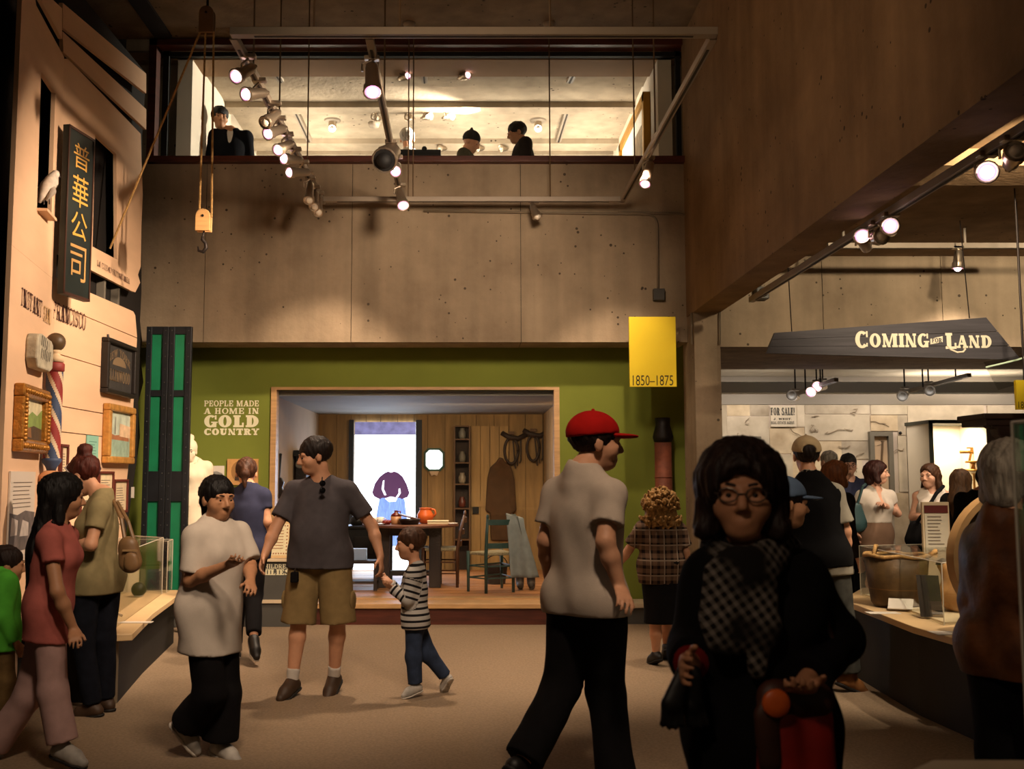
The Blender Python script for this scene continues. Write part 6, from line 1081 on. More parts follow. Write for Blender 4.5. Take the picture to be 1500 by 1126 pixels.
person('small child in bright green shirt cut off by the left edge', 6.1, (10, 925), 55, 1.12, {}, (10, 828, 60, -5), 1.05, 0, 0, ('tan', '#ad7c5a'), ('short', ('brown_black', '#20130d'), 1.04), dict(m=clothm('green', '#58b43c'), sleeve=1.9, hem=.1, o=.025), dict(m=clothm('camo', '#6a5434', .5, 9), end=1.9, o=.022), dict(m=shoe_b), vox=.0105)
W3 = person('woman with auburn bun in olive T-shirt bending towards the facade display', 6.7, (148, 846), -62, 1.63, dict(nb=(146, 729), sL=(146, 740, -.15), sR=(152, 737, .15), eL=(133, 798, -.24), wL=(112, 796, -.12), dL=(98, 792, -.05), eR=(128, 800, .15), wR=(106, 800, .12), aL=(136, 1034, -.05), aR=(156, 1026, .1)), (123, 697, -72, -28), 1.0, 0, .9, ('fair', '#c08c6c'), ('bun', ('auburn', '#43180e'), 1.04, True), dict(m=clothm('olive', '#857856'), sleeve=.6, hem=.1, o=.016), dict(m=clothm('dark_denim', '#10121a', .3), end=1.95, o=.012), dict(m=shoe_br), vox=.0095)
person('woman in navy T-shirt with ponytail, seen from behind before the portrait print', 8.7, (365, 806), 5, 1.66, dict(sL=(343, 722), sR=(386, 722), eL=(336, 765), wL=(346, 792, .15), eR=(391, 764), wR=(386, 795, .15), kR=(371, 872, -.02), aR=(372, 936, -.28), tR=(379, 964, -.16)), (361, 693, -8, -6), 1.0, 0, .8, ('fair', '#c08c6c'), ('pony', ('chestnut', '#3a2113'), 1.02), dict(m=clothm('navy', '#2e3044'), sleeve=.55, hem=.07, o=.016), dict(m=blk(), end=1.88, o=.014), dict(m=shoe_b, s=solew), vox=.011, face=False)
person('tall young man in white polo shirt and red cap striding to the right', 4.73, (858, 878), 42, 1.8, dict(nb=(858, 697), sL=(815, 718, .12), sR=(893, 718, -.14), eL=(800, 792, .1), wL=(806, 852, .22), eR=(887, 793, -.22), wR=(908, 860, -.22), dR=(922, 892, -.16), kL=(822, 1008, .05), aL=(762, 1122, -.12), tL=(784, 1172, .1), kR=(888, 1016, .06), aR=(904, 1148, .02), tR=(945, 1166, .16)), (873, 649, 82, -2), 1.05, 0, 0, ('fair', '#c08c6c'), ('short', ('dark_brown', '#1a0f0a'), 1.02), dict(m=clothm('polo', '#b5a596', .05), sleeve=.68, hem=.06, o=.02, wide=1.6, fold=.005), dict(m=blk(), end=1.92, o=.02, flare=1.3), dict(m=shoe_b), vox=.0095, cap=('front', ('red', '#a01410')))
person('short woman with curly blonde hair and plaid shirt, seen from behind by the stove pipe', 8.39, (966, 828), -6, 1.47, dict(sL=(941, 771), sR=(993, 771), eL=(922, 804, .05), wL=(906, 828, .1), eR=(1004, 808), wR=(1012, 845, .04), kL=(960, 915), aL=(961, 958, .03), kR=(975, 910, .15), aR=(977, 946, .22)), (966, 746, -6, 0), 1.12, 0, .7, ('fair', '#c08c6c'), ('curly', ('blonde', '#94703e'), 1.0), dict(m=plaid_m, sleeve=.8, hem=.14, o=.024, wide=2), None, dict(m=shoe_b), dict(m=blk(), len=.46, r=.17, waist=.15), vox=.0105, face=False)
# ---------------------------------------------------------------- foreground
FG = person('dark haired woman in black coat and checked scarf, close in front, facing the viewer', 2.68, (1108, 1072), 184, 1.58, dict(nb=(1098, 822, .0), sR=(1042, 846, 0), sL=(1168, 842, .02), eR=(1016, 948, .06), wR=(1012, 972, -.1), dR=(984, 990, -.16), uR=(0, 0, 1), eL=(1222, 935, .06), wL=(1180, 1000, -.16), dL=(1160, 1030, -.2)), (1086, 724, -166, 0), 1.02, 0, .9, ('olive', '#b07a58'), ('bob', ('espresso', '#1f110b'), 1.16), dict(m=clothm('coat', '#0e0c0d', .25), name='coat', sleeve=1.9, hem=.3, o=.034, wide=2, fold=.006), None, dict(m=shoe_b), dict(m=clothm('brown_skirt', '#21120c', .4, 8), len=.55, r=.2, waist=.1), vox=.0075, glasses=True)
q_ = FG['eR'].lerp(FG['wR'], .78); MB().tube([q_, FG['eR'].lerp(FG['wR'], .96)], .044, 16).build('red_cuff', clothm('cuff_red', '#6a1614'), FG['root'], True)
fgp = lambda x, y, d=0: at(x, y, 2.68 + d)
sw = (.004, lambda x, y, z: np.sin(x * 55 + z * 40 + 2 * np.sin(z * 18)) + .5 * np.sin(z * 90 - x * 30))
blob('scarf', [pc_(fgp(1050, 812, -.02), fgp(1098, 836, -.13), .035, .05, .04), pc_(fgp(1098, 836, -.13), fgp(1142, 804, -.02), .05, .04, .04), pc_(fgp(1052, 805, .05), fgp(1140, 800, .06), .05, .05, .04), pc_(fgp(1075, 850, -.15), fgp(1062, 930, -.17), .075, .05, .04, ((0, 1, 0), .4)), pc_(fgp(1105, 845, -.16), fgp(1118, 915, -.17), .055, .045, .04, ((0, 1, 0), .4)), pc_(fgp(1118, 915, -.17), fgp(1108, 985, -.16), .04, .022, .03, ((0, 1, 0), .45)), pc_(fgp(1062, 930, -.17), fgp(1048, 900, -.14), .045, .04, .03, ((0, 1, 0), .45))], scarf_m, FG['root'], .008, (), sw)
gl = thing('leather_gloves', 'pair of black gloves held in the right hand of the woman in scarf', 'gloves', fgp(1000, 1055, -.15)); gm = mat('glove_leather', '#0f0b0a', .5, (20, .3))
for k, dx in ((0, 0), (1, 22)):
    a = fgp(1002 + dx * .6, 985, -.16 + k * .03); b = fgp(985 + dx * 1.4, 1030, -.17 + k * .03); pr = [pc_(a, b, .02, .027, .02, ((0, 1, 0), .6))]
    for j in range(4): pr.append(pc_(b + V((-.018 + .012 * j, 0, 0)), b + V((-.025 + .016 * j + .01 * k, 0, -.05 - .006 * (j in (1, 2)))), .009, .007, .006))
    blob('glove', pr, gm, gl, .006)
hb2 = thing('shoulder_bag', 'brown and red shoulder bag with an orange badge carried by woman in scarf', 'bag', fgp(1168, 1130, -.16)); bgm = mat('bag_red', '#8a1c12', .5, (6, .45)); bgb = mat('bag_brown', '#3a1c0e', .55, (8, .4))
blob('bag_body', [pc_(fgp(1140, 1050, -.17), fgp(1145, 1130, -.17), .05, .06, .03, ((0, 1, 0), .6)), pc_(fgp(1190, 1050, -.15), fgp(1190, 1135, -.15), .05, .06, .03, ((0, 1, 0), .6))], bgm, hb2, .009); blob('bag_flap', [pc_(fgp(1135, 1022, -.18), fgp(1195, 1024, -.16), .045, .045, .03, ((0, 1, 0), .7)), pc_(fgp(1122, 1050, -.2), fgp(1128, 1115, -.2), .03, .03, .03, ((0, 1, 0), .5))], bgb, hb2, .009)
c = fgp(1137, 1030, -.222); MB().lathe([(.03, -.004), (.034, 0), (.03, .006), (.01, .008)], c, 18, (0, -1, 0)).build('badge', mat('badge_orange', '#c4561c', .4), hb2, True); MB().tube([fgp(1205, 1030, -.12), fgp(1222, 960, -.07), fgp(1200, 880, -.04), fgp(1178, 842, .02)], .012, 8).build('strap', bgb, hb2)
person('child in pale blue visor cap half hidden behind the woman in scarf', 4.9, (1132, None), 85, 1.46, {}, (1150, 738, 85, -3), 1, 0, 0, ('tan', '#ad7c5a'), ('short', ('brown_black', '#20130d')), dict(m=blk(), sleeve=1.9, hem=.1, o=.02), dict(m=blk(), o=.02), dict(m=shoe_b), vox=.0105, cap=('front', ('slate_blue', '#5a6c86')))
person('man in cream cap and black vest, seen from behind in tan boots', 7.4, (1194, 815), 22, 1.8, dict(nb=(1186, 703), sL=(1152, 722, .05), sR=(1222, 718, -.05), eL=(1142, 778), wL=(1150, 820, .1), eR=(1238, 778, -.05), wR=(1240, 824, .02), kL=(1188, 905), aL=(1186, 1000), kR=(1232, 905, -.02), aR=(1242, 992, .0), tR=(1274, 1006, .06)), (1181, 668, 8, 0), 1.14, 0, 0, ('fair', '#c08c6c'), ('short', ('dark_brown', '#1a0f0a')), dict(m=clothm('grey_tee', '#8d8678', .08), sleeve=.78, hem=.13, o=.016, wide=3), dict(m=clothm('grey_jeans', '#3e3d38', .3), o=.026, end=1.9, flare=1.25), dict(m=boot, boot=1), vox=.0105, cap=('back', ('cream', '#b09a78')), face=False, over=dict(m=clothm('vest', '#0d0c0d', .2), name='vest', sleeve=0, hem=.07, o=.026, neck=.07))
RP2 = person('grey haired visitor in patterned brown leather jacket at the right edge', 3.9, (1482, 948), 48, 1.62, dict(nb=(1476, 768), sL=(1440, 792, .14), sR=(1512, 790, -.12), eL=(1428, 880, .12), wL=(1446, 948, .22), eR=(1518, 880, -.15), wR=(1530, 945, -.02)), (1481, 694, 52, -6), 1.15, 0, 0, ('fair', '#c08c6c'), ('bob', ('grey', '#9a9084'), 1.0), dict(m=mat('jacket_leather', '#4a2614', .5, (7, .6), (14, .6), col2='#75431f'), name='jacket', sleeve=1.92, hem=.1, o=.03, wide=2, fold=.006), dict(m=blk(), o=.03, end=1.92, flare=1.2), dict(m=shoe_b), vox=.0105)
# ---------------------------------------------------------------- far room crowd
person('woman in white top and beige skirt with hand on her chest', 11.3, (1281, 782), 168, 1.68, dict(sR=(1262, 723), sL=(1303, 723), eR=(1248, 752), wR=(1252, 778, -.05), eL=(1315, 752), wL=(1293, 738, -.2), dL=(1279, 732, -.22)), (1285, 692, 118, -2), 1.08, 0, 1.1, ('rose', '#cb9a80'), ('bob', ('red_brown', '#2f130c'), 1.0), dict(m=clothm('white_top', '#c9bdb0', .04), sleeve=.45, hem=-.12, o=.014, vneck=.14), None, dict(m=mat('shoe_tan', '#8a6a4c', .6)), dict(m=clothm('beige', '#7d6250', .06), len=.28, r=.19, waist=.42), vox=.012)
tb_ = thing('handbag', 'teal handbag hanging at the side of the woman in beige skirt', 'bag', at(1257, 772, 11.2)); blob('bag_body', [pc_(at(1254, 745, 11.2), at(1257, 766, 11.2), .07, .1, .04, ((0, 1, 0), .5))], mat('bag_teal', '#2f4a4c', .5), tb_, .014); MB().tube([at(1255, 742, 11.2), at(1264, 712, 11.16), at(1268, 709, 11.3)], .014, 6).build('strap', MATS['bag_teal'], tb_)
person('woman in white tank top with crossed arms and long brown hair', 10.7, (1366, 790), -158, 1.66, dict(sR=(1344, 723), sL=(1388, 723), eR=(1337, 757), wR=(1366, 755, -.22), dR=(1380, 752, -.24), eL=(1397, 756), wL=(1362, 751, -.2), dL=(1350, 748, -.24)), (1362, 697, -128, -2), 1.02, 0, 1.0, ('rose', '#cb9a80'), ('long', ('brown', '#3d2413'), 1.0, .2), dict(m=clothm('white_top', '#c9bdb0', .04), sleeve=0, hem=.06, o=.014, vneck=.05), dict(m=blk(), o=.014), dict(m=shoe_b), vox=.012)
bg = thing('handbag', 'black bag with crossbody strap worn by the woman in tank top', 'bag', at(1340, 790, 10.45)); blob('bag_body', [pc_(at(1341, 772, 10.4), at(1338, 790, 10.4), .07, .09, .04, ((0, 1, 0), .5))], blk(), bg, .014); MB().tube([at(1343, 765, 10.33), at(1358, 745, 10.26), at(1372, 722, 10.32), at(1382, 712, 10.5)], .018, 6).build('strap', blk(), bg)
person('woman with long brown hair and dark jacket, back turned before the lit case', 9.8, (1414, None), 35, 1.6, {}, (1408, 707, 45, -5), 1, 0, .8, ('fair', '#c08c6c'), ('long', ('light_brown', '#4f3724'), 1.03, .22), dict(m=clothm('dark_jacket', '#221d1c', .3), sleeve=1.9, hem=.12, o=.025), dict(m=blk(), o=.015), dict(m=shoe_b), vox=.014, face=False)
person('woman with dark pinned up hair in black top leaning right before the lit case', 9.2, (1432, None), 62, 1.62, dict(nb=(1436, 728)), (1447, 706, 66, -26), 1, 0, .8, ('fair', '#c08c6c'), ('bun', ('dark_brown', '#1a0f0a'), 1.05), dict(m=blk(), sleeve=1.9, hem=.1, o=.02), dict(m=blk(), o=.015), dict(m=shoe_b), vox=.013)
person('woman with short ginger hair and spectacles behind the man in vest', 9.2, (1222, None), 72, 1.62, {}, (1226, 695, 80, 0), 1, 0, .8, ('rose', '#cb9a80'), ('bob', ('ginger', '#5c3216'), .96), dict(m=clothm('dark_jacket', '#221d1c', .3), sleeve=1.9, hem=.1, o=.02), dict(m=blk(), o=.015), dict(m=shoe_b), vox=.013, glasses=True)
person('grey haired man by the map wall, behind the man in cream cap', 12.9, (1214, None), -20, 1.82, {}, (1213, 676, -25, 0), 1, 0, 0, ('rose', '#cb9a80'), ('short', ('grey', '#6f655a')), dict(m=clothm('charcoal', '#4a4548'), sleeve=1.9, o=.02), dict(m=blk(), o=.015), dict(m=shoe_b), vox=.015, face=False)
person('man in navy shirt with greying hair facing the viewer beside the map wall', 12.0, (1245, None), 172, 1.76, {}, (1243, 681, -172, -4), 1, 0, 0, ('rose', '#cb9a80'), ('short', ('grey_black', '#2d2825')), dict(m=clothm('navy', '#2e3044'), sleeve=1.9, o=.02), dict(m=blk(), o=.015), dict(m=shoe_b), vox=.014, glasses=True)
# ---------------------------------------------------------------- gallery visitors
person('young man in dark jacket standing at left behind the gallery window', 11.35, (327, None), 172, 1.7, {}, (322, 173, 158, -6), 1.02, 0, 0, ('tan', '#ad7c5a'), ('short', ('black', '#0d0908'), 1.08), dict(m=clothm('white_top', '#c9bdb0', .04), sleeve=.5, o=.012), dict(m=blk(), o=.015), dict(m=shoe_b), vox=.012, ground=4.0, over=dict(m=clothm('navy_jacket', '#0b0b10', .2), name='jacket', sleeve=1.92, hem=.1, o=.026, vneck=.17, neck=.066))
person('man with close cropped grey hair behind the hanging cables in the gallery', 12.3, (597, None), 10, 1.76, {}, (597, 204, 8, 0), 1, 0, 0, ('fair', '#c08c6c'), ('short', ('grey', '#6f655a')), dict(m=clothm('pale_shirt', '#a59a8c', .05), sleeve=1.9, o=.02), dict(m=blk(), o=.015), dict(m=shoe_b), vox=.014, ground=4.0, face=False)
person('person in knitted beanie and hooded jacket looking down in the gallery', 11.9, (684, None), 105, 1.6, {}, (690, 209, 108, -24), 1, 0, 0, ('fair', '#c08c6c'), None, dict(m=clothm('moss', '#4b483a', .15), name='jacket', sleeve=1.9, o=.03), dict(m=blk(), o=.015), dict(m=shoe_b), vox=.013, ground=4.0, cap=('beanie', ('beanie', '#2e2d2a', .3)))
person('dark haired man in dark jacket looking left and down in the gallery', 11.7, (768, None), -98, 1.68, {}, (757, 195, -100, -16), 1, 0, 0, ('tan', '#ad7c5a'), ('short', ('black', '#0d0908'), 1.03), dict(m=clothm('dark_jacket', '#221d1c', .3), name='jacket', sleeve=1.9, o=.028), dict(m=blk(), o=.015), dict(m=shoe_b), vox=.013, ground=4.0)
lt = thing('laptop', 'dark open laptop on the gallery ledge below the cropped haired man', 'laptop', at(612, 231, 10.9)); p, q = at(585, 229, 10.9), at(646, 224, 10.9); MB().prism([(p.x, 10.78, p.z), (q.x, 10.78, p.z), (q.x, 10.78, q.z), (p.x, 10.78, q.z)], (0, .012, 0)).build('screen', black, lt); MB().box((p.x, 10.79, LT + .0), (q.x, 10.93, p.z + .012)).build('base', black, lt); MB().ball(((p.x + q.x) / 2 + .05, 10.79, q.z + .01), .03, 8).build('lamp_knob', black, lt, True)
# ---------------------------------------------------------------- statue
pla = mat('plaster', '#d5c6ab', .8, (9, .05))
stt = dict(m=pla, sleeve=1.85, hem=.05, o=.014)
bs = at(284, 850, 10.55); PB = .56; sp2 = MB().box((bs.x - .22, 10.5, 0), (bs.x + .2, 10.85, PB)).build('statue_pedestal', greyp, bev=.01); tag(sp2, 'plain grey pedestal under the white statue', 'pedestal')
MATS['skin_plaster'] = pla; MATS['hair_plaster'] = pla
person('white plaster statue of a woman in long dress behind the iron shutters', 10.66, (284, None), 160, 1.32, {}, (277, 661, 170, -6), 1.0, 0, .9, ('plaster', '#d5c6ab'), ('bun', ('plaster', '#d5c6ab'), 1.03), stt, None, dict(m=pla, s=pla), dict(m=pla, len=.6, r=.23, waist=.35), vox=.012, cat='statue', name='plaster_statue', ground=PB)
# ---------------------------------------------------------------- handbag of the woman in olive
hbg = thing('handbag', 'tan leather handbag on the shoulder of the woman in olive T-shirt', 'bag', at(191, 836, 6.6)); tl = mat('bag_tan', '#7a5c3c', .45, (9, .25)); a = lambda x, y, d=0: at(x, y, 6.55 + d)
blob('bag_body', [pc_(a(188, 800), a(191, 822), .065, .075, .04, ((0, 1, 0), .6))], tl, hbg, .01); blob('bag_pocket', [pc_(a(192, 818, -.05), a(193, 826, -.05), .045, .05, .03, ((0, 1, 0), .45))], tl, hbg, .01); MB().box(a(187, 806, -.05) - V((.03, .01, .006)), a(197, 806, -.05) + V((.02, .0, .006))).build('flap_band', mat('bag_band', '#9a7a54', .4), hbg); MB().tube([a(183, 790), a(178, 760, .03), a(168, 736, .1), a(160, 728, .2)], .014, 8).build('strap', tl, hbg); MB().tube([a(196, 790), a(188, 764, .02), a(172, 735, .1)], .012, 8).build('strap', tl, hbg)
# ================================================================ COUNTERS
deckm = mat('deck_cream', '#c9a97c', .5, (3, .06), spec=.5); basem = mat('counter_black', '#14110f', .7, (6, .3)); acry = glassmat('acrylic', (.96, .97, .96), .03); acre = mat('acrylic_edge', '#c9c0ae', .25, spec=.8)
DZ = .47; dz = lambda x, y, z=DZ: atZ(x, y, z)
lcn = thing('display_counter', 'low cream topped display counter along the left facade', 'counter', (-2.8, 8.4, 0))
dp = [dz(150, 930), dz(194, 928), dz(224, 898), dz(271, 864)]; dk = [V((-3.12, dp[0].y + .1, DZ))] + [V((p.x, p.y, DZ)) for p in dp] + [V((-3.12, dp[3].y + .05, DZ))]
MB().prism([p - V((0, 0, .045)) for p in dk], (0, 0, .045)).build('deck', deckm, lcn, bev=.005)
bsx = [V((-3.1, dk[0].y + .15, 0)), V((dk[1].x + .05, dk[1].y + .12, 0)), V((dk[2].x - .12, dk[2].y + .1, 0)), V((dk[3].x - .1, dk[3].y + .1, 0)), V((dk[4].x - .08, dk[4].y - .05, 0)), V((-3.1, dk[5].y - .05, 0))]; MB().prism(bsx, (0, 0, DZ - .046)).build('base', basem, lcn); MB().prism([bsx[1] + V((0, -.012, 0)), bsx[2] + V((0.0, -.012, 0)), bsx[2] + V((0, 0, 0)), bsx[1]], (0, 0, DZ - .05)).build('end_panel', mat('end_panel', '#6e6250', .7), lcn)
def acase(label, pts, z0, z1, group='acrylic cases'):
    pts = [V((p[0], p[1], z0)) for p in pts]; o = thing('acrylic_case', label, 'display case', sum(pts, V()) / len(pts), group=group); n = len(pts)
    for i in range(n): a_, b_ = pts[i], pts[(i + 1) % n]; d = (b_ - a_).normalized() * .003; nn = V((-(b_ - a_).y, (b_ - a_).x, 0)).normalized() * .006; MB().prism([a_ + d, b_ - d, b_ - d + nn, a_ + d + nn], (0, 0, z1 - z0 - .007)).build('side_pane', acry, o)
    MB().prism([p + V((0, 0, z1 - z0 - .006)) for p in pts], (0, 0, .006)).build('top_pane', acry, o)
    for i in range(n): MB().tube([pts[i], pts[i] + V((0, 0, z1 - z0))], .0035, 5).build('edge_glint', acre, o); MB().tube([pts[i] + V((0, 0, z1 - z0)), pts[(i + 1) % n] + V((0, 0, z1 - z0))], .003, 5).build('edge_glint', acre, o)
    return o
e1 = dz(237, 870); e0 = dz(166, 922); e2 = dz(244, 868); e3 = V((-2.76, 9.66, DZ))
ztop = at(237, 787, e1.y).z
acase('clear acrylic case over the cannonball and irons on the left counter', [e0, e1, V((-3.08, e1.y + .25, DZ)), V((-3.08, e0.y + .25, DZ))], DZ + .001, ztop); acase('clear acrylic case farther along the left counter, behind the woman in white', [e2, e3, V((-3.08, e3.y - .02, DZ)), V((-3.08, e2.y + .32, DZ))], DZ + .001, ztop - .04)
c = dz(203, 874); cb = thing('cannonball', 'dark iron cannonball inside the left acrylic case', 'cannonball', c); MB().ball(c + V((0, 0, .064)), .064, 20).build('ball', mat('iron_ball', '#2e2624', .45, (14, .3), metal=.4), cb, True); MB().lathe([(.03, .001), (.045, .008), (.04, .014)], c, 14).build('ring_stand', acre, cb)
for i, (x0, y0, x1, y1) in enumerate(((211, 848, 226, 858), (222, 844, 240, 850), (232, 853, 234, 862))):
    a_, b_ = dz(x0, y0), dz(x1, y1); up2 = V((0, 0, .018)); o = thing('iron_shackle', 'old iron shackle in the left case, %s' % ('beside the cannonball', 'long one at the back', 'short upright one near the case edge')[i], 'shackle', (a_ + b_) / 2, group='irons in the left case'); MB().tube([a_ + up2, a_.lerp(b_, .5) + up2 * 2, b_ + up2], .016, 8).build('bar', iron, o, True); MB().tube([a_ + up2 + V((.03 * math.cos(R(q)), .05 * math.sin(R(q)), 0)) for q in range(0, 361, 30)], .008, 6).build('ring', iron, o)
a_, b_ = dz(198, 835), dz(210, 840); o = thing('old_knife', 'small dark knife lying at the back of the left case', 'knife', a_); MB().bar(a_ + V((0, 0, .01)), b_ + V((0, 0, .01)), .03, .008).build('blade', iron, o); MB().bar(a_ + V((-.07, -.02, .012)), a_ + V((0, 0, .012)), .025, .018).build('handle', tdk, o)
a_ = dz(160, 905); o = thing('iron_spur', 'spiky iron spur near the front end of the left counter', 'spur', a_)
for q in range(0, 360, 45): MB().tube([a_ + V((0, 0, .05)), a_ + V((.06 * math.cos(R(q)), .03 * math.sin(R(q)), .05 + .05 * math.sin(R(q + 20))))], .008, 5, .002).build('spike', iron, o)
MB().tube([a_ + V((-.08, .05, .01)), a_ + V((0, 0, .05)), a_ + V((.08, .05, .01))], .01, 6).build('yoke', iron, o)
a_ = dz(180, 868); o = thing('label_block', 'small cream label block with olive picture inside the left case', 'label', a_); MB().prism([a_ + V((-.08, 0, 0)), a_ + V((.1, .1, 0)), a_ + V((.1, .1, .2)), a_ + V((-.08, 0, .2))], (.02, -.03, 0)).build('block', cream, o); MB().prism([a_ + V((-.055, -.02, .04)), a_ + V((.095, .062, .04)), a_ + V((.095, .062, .17)), a_ + V((-.055, -.02, .17))], (.002, -.003, 0)).build('picture', mat('olive_pic', '#7a7a3a', .7, (9, .3)), o)
a_ = dz(198, 912); tag(MB().box(a_ + V((-.1, -.03, .001)), a_ + V((.12, .04, .006))).build('printed_card', tagm), 'white label card flat on the front corner of left counter', 'card')
# right counter
RZ2 = .56; rzz = lambda x, y, z=RZ2: atZ(x, y, z); rc = thing('display_counter', 'low cream topped display counter at the right with black base', 'counter', (3.6, 6.6, 0))
rp = [rzz(1243, 881), rzz(1337, 917), rzz(1442, 947), rzz(1500, 963), rzz(1620, 985)]; back = [V((rp[4].x + 1.6, rp[4].y + .5, RZ2)), V((5.9, 8.9, RZ2)), V((3.4, 8.95, RZ2)), V((rp[0].x + .06, rp[0].y + .25, RZ2))]; dk2 = [V((p.x, p.y, RZ2)) for p in rp] + back
MB().prism([p - V((0, 0, .045)) for p in dk2], (0, 0, .045)).build('deck', deckm, rc, bev=.005); cen = sum(dk2, V()) / len(dk2); MB().prism([V((p.x + (cen.x - p.x) * .05, p.y + (cen.y - p.y) * .05, 0)) for p in dk2], (0, 0, RZ2 - .046)).build('base', basem, rc)
c0, c1 = rzz(1261, 872), rzz(1383, 916); c2, c3 = c1 + V((.6, .2, 0)), c0 + V((.66, .2, 0)); acase('large clear acrylic case over the leather bucket on the right counter', [c0, c1, c2, c3], RZ2 + .001, at(1260, 799, c0.y).z)
MB().prism([V((p.x, p.y, RZ2 + .0012)) for p in (c0 + V((.03, .0, 0)), c1 + V((.03, .05, 0)), c2 + V((-.05, .0, 0)), c3 + V((-.05, -.05, 0)))], (0, 0, .012)).build('mount_board', mat('mount_board', '#d6c3a0', .6), rc)
DZ2 = RZ2 + .0145; c = atZ(1328, 889, DZ2); k = c.y / F; bkm = mat('bucket_leather', '#4f3a1c', .6, (10, .35), (20, .4)); bu = thing('leather_bucket', 'large brown leather bucket with rope rim inside the right acrylic case', 'bucket', c); c = c + V((0, .15, 0)); hh = .36
MB().lathe([(.17, 0), (.185, .02), (.205, .16), (.225, hh), (.215, hh), (.195, .17), (.16, .03)], c, 28).build('body', bkm, bu, True); MB().tube([c + V((.222 * math.cos(R(q)), .222 * math.sin(R(q)), hh + .006 * math.sin(R(q * 6)))) for q in range(0, 361, 12)], .014, 6).build('rope_rim', ropem, bu, True); MB().tube([c + V((.2, -.1, hh)), c + V((.24, -.12, hh + .04)), c + V((.27, -.05, hh + .02)), c + V((.25, .03, hh))], .016, 8).build('handle', ropem, bu, True); MB().tube([c + V((-.2, -.08, hh)), c + V((-.17, -.05, hh + .07)), c + V((-.1, .1, hh + .06)), c + V((-.08, .2, hh))], .014, 8).build('handle', ropem, bu, True); MB().lathe([(.196, .11), (.2, .12), (.2, .14), (.198, .15)], c, 28).build('band', mat('bucket_band', '#6a4c24', .6), bu, True); MB().lathe([(.0, .3), (.2, .3), (.205, .305)], c, 20).build('fill', mat('bucket_dark', '#1c120b', .9, (20, .4)), bu)
a_ = atZ(1316, 891, DZ2); o = thing('label_card', 'tilted white label card in front of the leather bucket', 'label', a_); MB().prism([a_ + V(q) for q in ((-.09, -.03, .0), (.06, -.09, .0), (.11, -.0, .06), (-.04, .07, .06))], (0, -.004, .006)).build('card', tagm, o); MB().prism([a_ + V(q) for q in ((-.05, -.028, .012), (.055, -.068, .012), (.08, -.02, .045), (-.02, .03, .045))], (0, -.001, .004)).build('print', mat('print_grey', '#8d867c', .8, (20, .3)), o)
a_ = atZ(1366, 903, DZ2); o = thing('card_holder', 'dark upright photograph leaning in its stand inside the right case', 'photograph', a_); MB().prism([a_ + V((-.08, -.0, 0)), a_ + V((.05, -.05, 0)), a_ + V((.06, .02, .27)), a_ + V((-.07, .07, .27))], (.006, .015, 0)).build('plate', mat('plate_dark', '#332c24', .4, (9, .4)), o); MB().bar(a_ + V((0, .03, .2)), a_ + V((.03, .14, .005)), .02, .006).build('strut', iron, o)
a_ = atZ(1408, 905, RZ2 + .001) + V((.1, .25, 0)); o = thing('hide_pouch', 'pale orange hide pouch right of the leather bucket', 'pouch', a_); blob('body', [pc_(a_ + V((0, 0, .13)), a_ + V((.02, 0, .2)), .13, .11, .05), pc_(a_ + V((.02, 0, .2)), a_ + V((-.1, 0, .33)), .09, .035, .05)], mat('hide_orange', '#b4834e', .6, (8, .2)), o, .014, [(a_, (0, 0, -1))]); MB().lathe([(.03, 0), (.042, .012), (.03, .024)], a_ + V((-.1, 0, .345)), 12, (-.5, 0, .8)).build('neck_tie', tdk, o, True)
a_ = rzz(1295, 898); tag(MB().box(a_ + V((-.12, -.05, .001)), a_ + V((.1, .05, .005))).build('printed_card', tagm), 'white label card on the near left edge of right counter', 'card')
a_ = rzz(1410, 928); tag(MB().box(a_ + V((-.18, -.06, .001)), a_ + V((.14, .08, .005))).build('printed_card', tagm), 'white label card on the right counter before the hide pouch', 'card'); 
ls = V((at(1371, 800, 8.2).x, 8.2, RZ2 + .001)); o = thing('label_stand', 'tall cream label stand with maroon heading on the right counter', 'label stand', ls); p, q = at(1353, 800, 8.2), at(1390, 735, 8.2); MB().box((p.x, 8.2, RZ2 + .001), (q.x, 8.23, q.z)).build('board', cream, o, bev=.004); MB().box((p.x + .015, 8.192, at(1370, 751, 8.2).z), (q.x - .015, 8.199, at(1370, 740, 8.2).z)).build('heading', mat('heading_maroon', '#571a18', .7), o)
MB().box((p.x + .015, 8.194, at(1370, 806, 8.2).z), (q.x - .015, 8.199, at(1370, 752, 8.2).z)).build('text_panel', mat('text_panel', '#c4bba8', .8), o); b = MB()
for i in range(9): z = at(1370, 757 + i * 5, 8.2).z; b.box((p.x + .035, 8.191, z), (q.x - .05 - random.uniform(0, .05), 8.1935, z + .006))
tag(b.build('printed_lines', ink, o), kind='stuff')
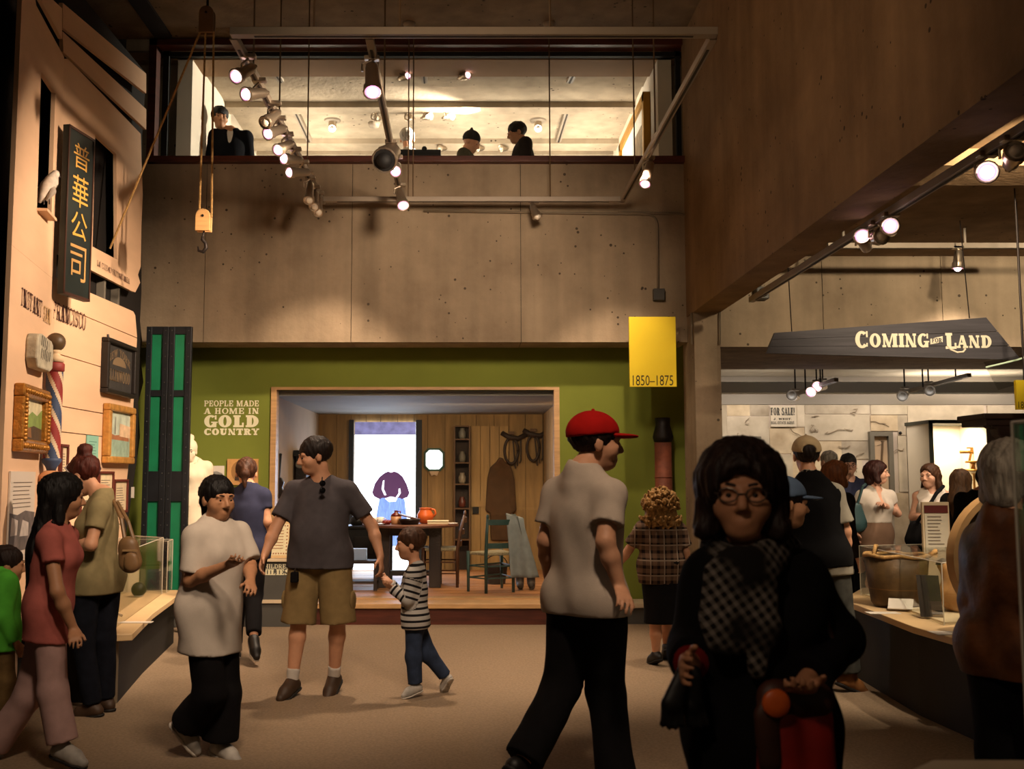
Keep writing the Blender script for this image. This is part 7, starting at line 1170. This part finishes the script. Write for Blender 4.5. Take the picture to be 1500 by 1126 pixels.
# big wooden ring standing on the counter
wc = V((at(1497, 812, 6.3).x, 6.3, RZ2 + .445)); o = thing('wooden_ring', 'large pale wooden drum ring standing on edge behind the grey haired visitor', 'drum ring', wc - V((0, 0, .445))); n = 48
def ring(name, r0, r1, y0, y1, m): b = MB(); b.v = [tuple(wc + V((r * math.cos(2 * math.pi * i / n), y, r * math.sin(2 * math.pi * i / n)))) for r, y in ((r0, y0), (r1, y0), (r1, y1), (r0, y1)) for i in range(n)]; b.f = [(a * n + i, a * n + (i + 1) % n, ((a + 1) % 4) * n + (i + 1) % n, ((a + 1) % 4) * n + i) for a in range(4) for i in range(n)]; b.mi = [0] * len(b.f); return b.build(name, m, o, 'auto')
ring('rim', .405, .44, -.05, .05, mat('ring_pale', '#b08a5c', .5, (6, .15))); ring('inner_hoop', .365, .404, -.03, .08, mat('ring_olive', '#5c4a1e', .5, (9, .25))); MB().prism([wc + V((-.3, .02, -.43)), wc + V((.3, .02, -.43)), wc + V((.22, .02, -.36)), wc + V((-.22, .02, -.36))], (0, .1, 0)).build('cradle', tdk, o)
# carved dark cabinet behind the visitor at the right edge
CY_ = 8.1; o = thing('carved_cabinet', 'tall dark wooden cabinet with carved bracket under its cornice at right edge', 'cabinet', (at(1520, 900, CY_).x, CY_ + .2, RZ2 + .001)); cdm = mat('carved_wood', '#22120d', .5, (7, .3)); p = at(1441, 613, CY_); z1 = at(1441, 605, CY_).z
MB().box((p.x, CY_, p.z), (p.x + 1.3, CY_ + .45, z1)).build('cornice', cdm, o, bev=.008); MB().box((p.x + .03, CY_ + .02, p.z - .05), (p.x + 1.3, CY_ + .43, p.z)).build('moulding', cdm, o)
MB().prism([at(x, y, CY_ + .03) for x, y in ((1448, 618), (1500, 618), (1500, 664), (1486, 656), (1479, 646), (1470, 642), (1463, 637), (1460, 628), (1452, 626))], (0, .12, 0)).build('carved_bracket', cdm, o, bev=.01); xp = at(1486, 700, CY_).x; MB().box((xp, CY_ + .05, RZ2 + .001), (xp + 1.0, CY_ + .4, p.z - .05)).build('body', cdm, o)
# near table and acrylic corner
tp0 = [atZ(1322, 1132, .92), atZ(1366, 1112, .92)]; nt_ = thing('display_table', 'pale table corner at the bottom right of the picture', 'table', (2.0, 2.0, 0)); a_, b_ = tp0; MB().prism([V((a_.x - .12, 1.75, .88)), V((a_.x, a_.y, .88)), V((b_.x, b_.y, .88)), V((b_.x + 1.0, b_.y, .88)), V((b_.x + 1.0, 1.75, .88))], (0, 0, .04)).build('tabletop', cream, nt_, bev=.005); MB().box((b_.x + .05, 1.8, 0), (b_.x + .95, b_.y - .1, .879)).build('base', basem, nt_)
xe = at(1496, 900, 2.2); acase('tall acrylic case standing on the pale near table at the right edge', [V((xe.x, 2.08, 0)), V((xe.x + .5, 2.08, 0)), V((xe.x + .5, 2.2, 0)), V((xe.x, 2.2, 0))], .921, at(1497, 618, 2.2).z)

sg_ = thing('sunglasses', 'dark sunglasses hooked on the collar of the man in charcoal T-shirt', 'sunglasses', at(472, 716, 7.08)); c = at(472, 706, 7.085)
for k_ in (-1, 1): MB().lathe([(.02, 0), (.022, .004), (.018, .006)], c + V((.004, -.015, -.022 + .024 * k_ - .01)), 12, (.3, -1, 0)).build('lens', mat('dark_lens', '#0c0b0c', .1), sg_, True)
MB().tube([c + V((0, .0, .035)), c + V((.0, -.012, 0)), c + V((.004, -.012, -.06))], .004, 6).build('temple', black, sg_)
kp = thing('belt_pouch', 'small black pouch on the belt of the man in khaki shorts', 'pouch', at(432, 852, 7.1)); MB().box(at(427, 852, 7.16), at(436, 838, 7.1)).build('pouch', blk(), kp, bev=.008); MB().tube([at(431, 838, 7.1), at(433, 832, 7.12)], .006, 5).build('clip', iron, kp)
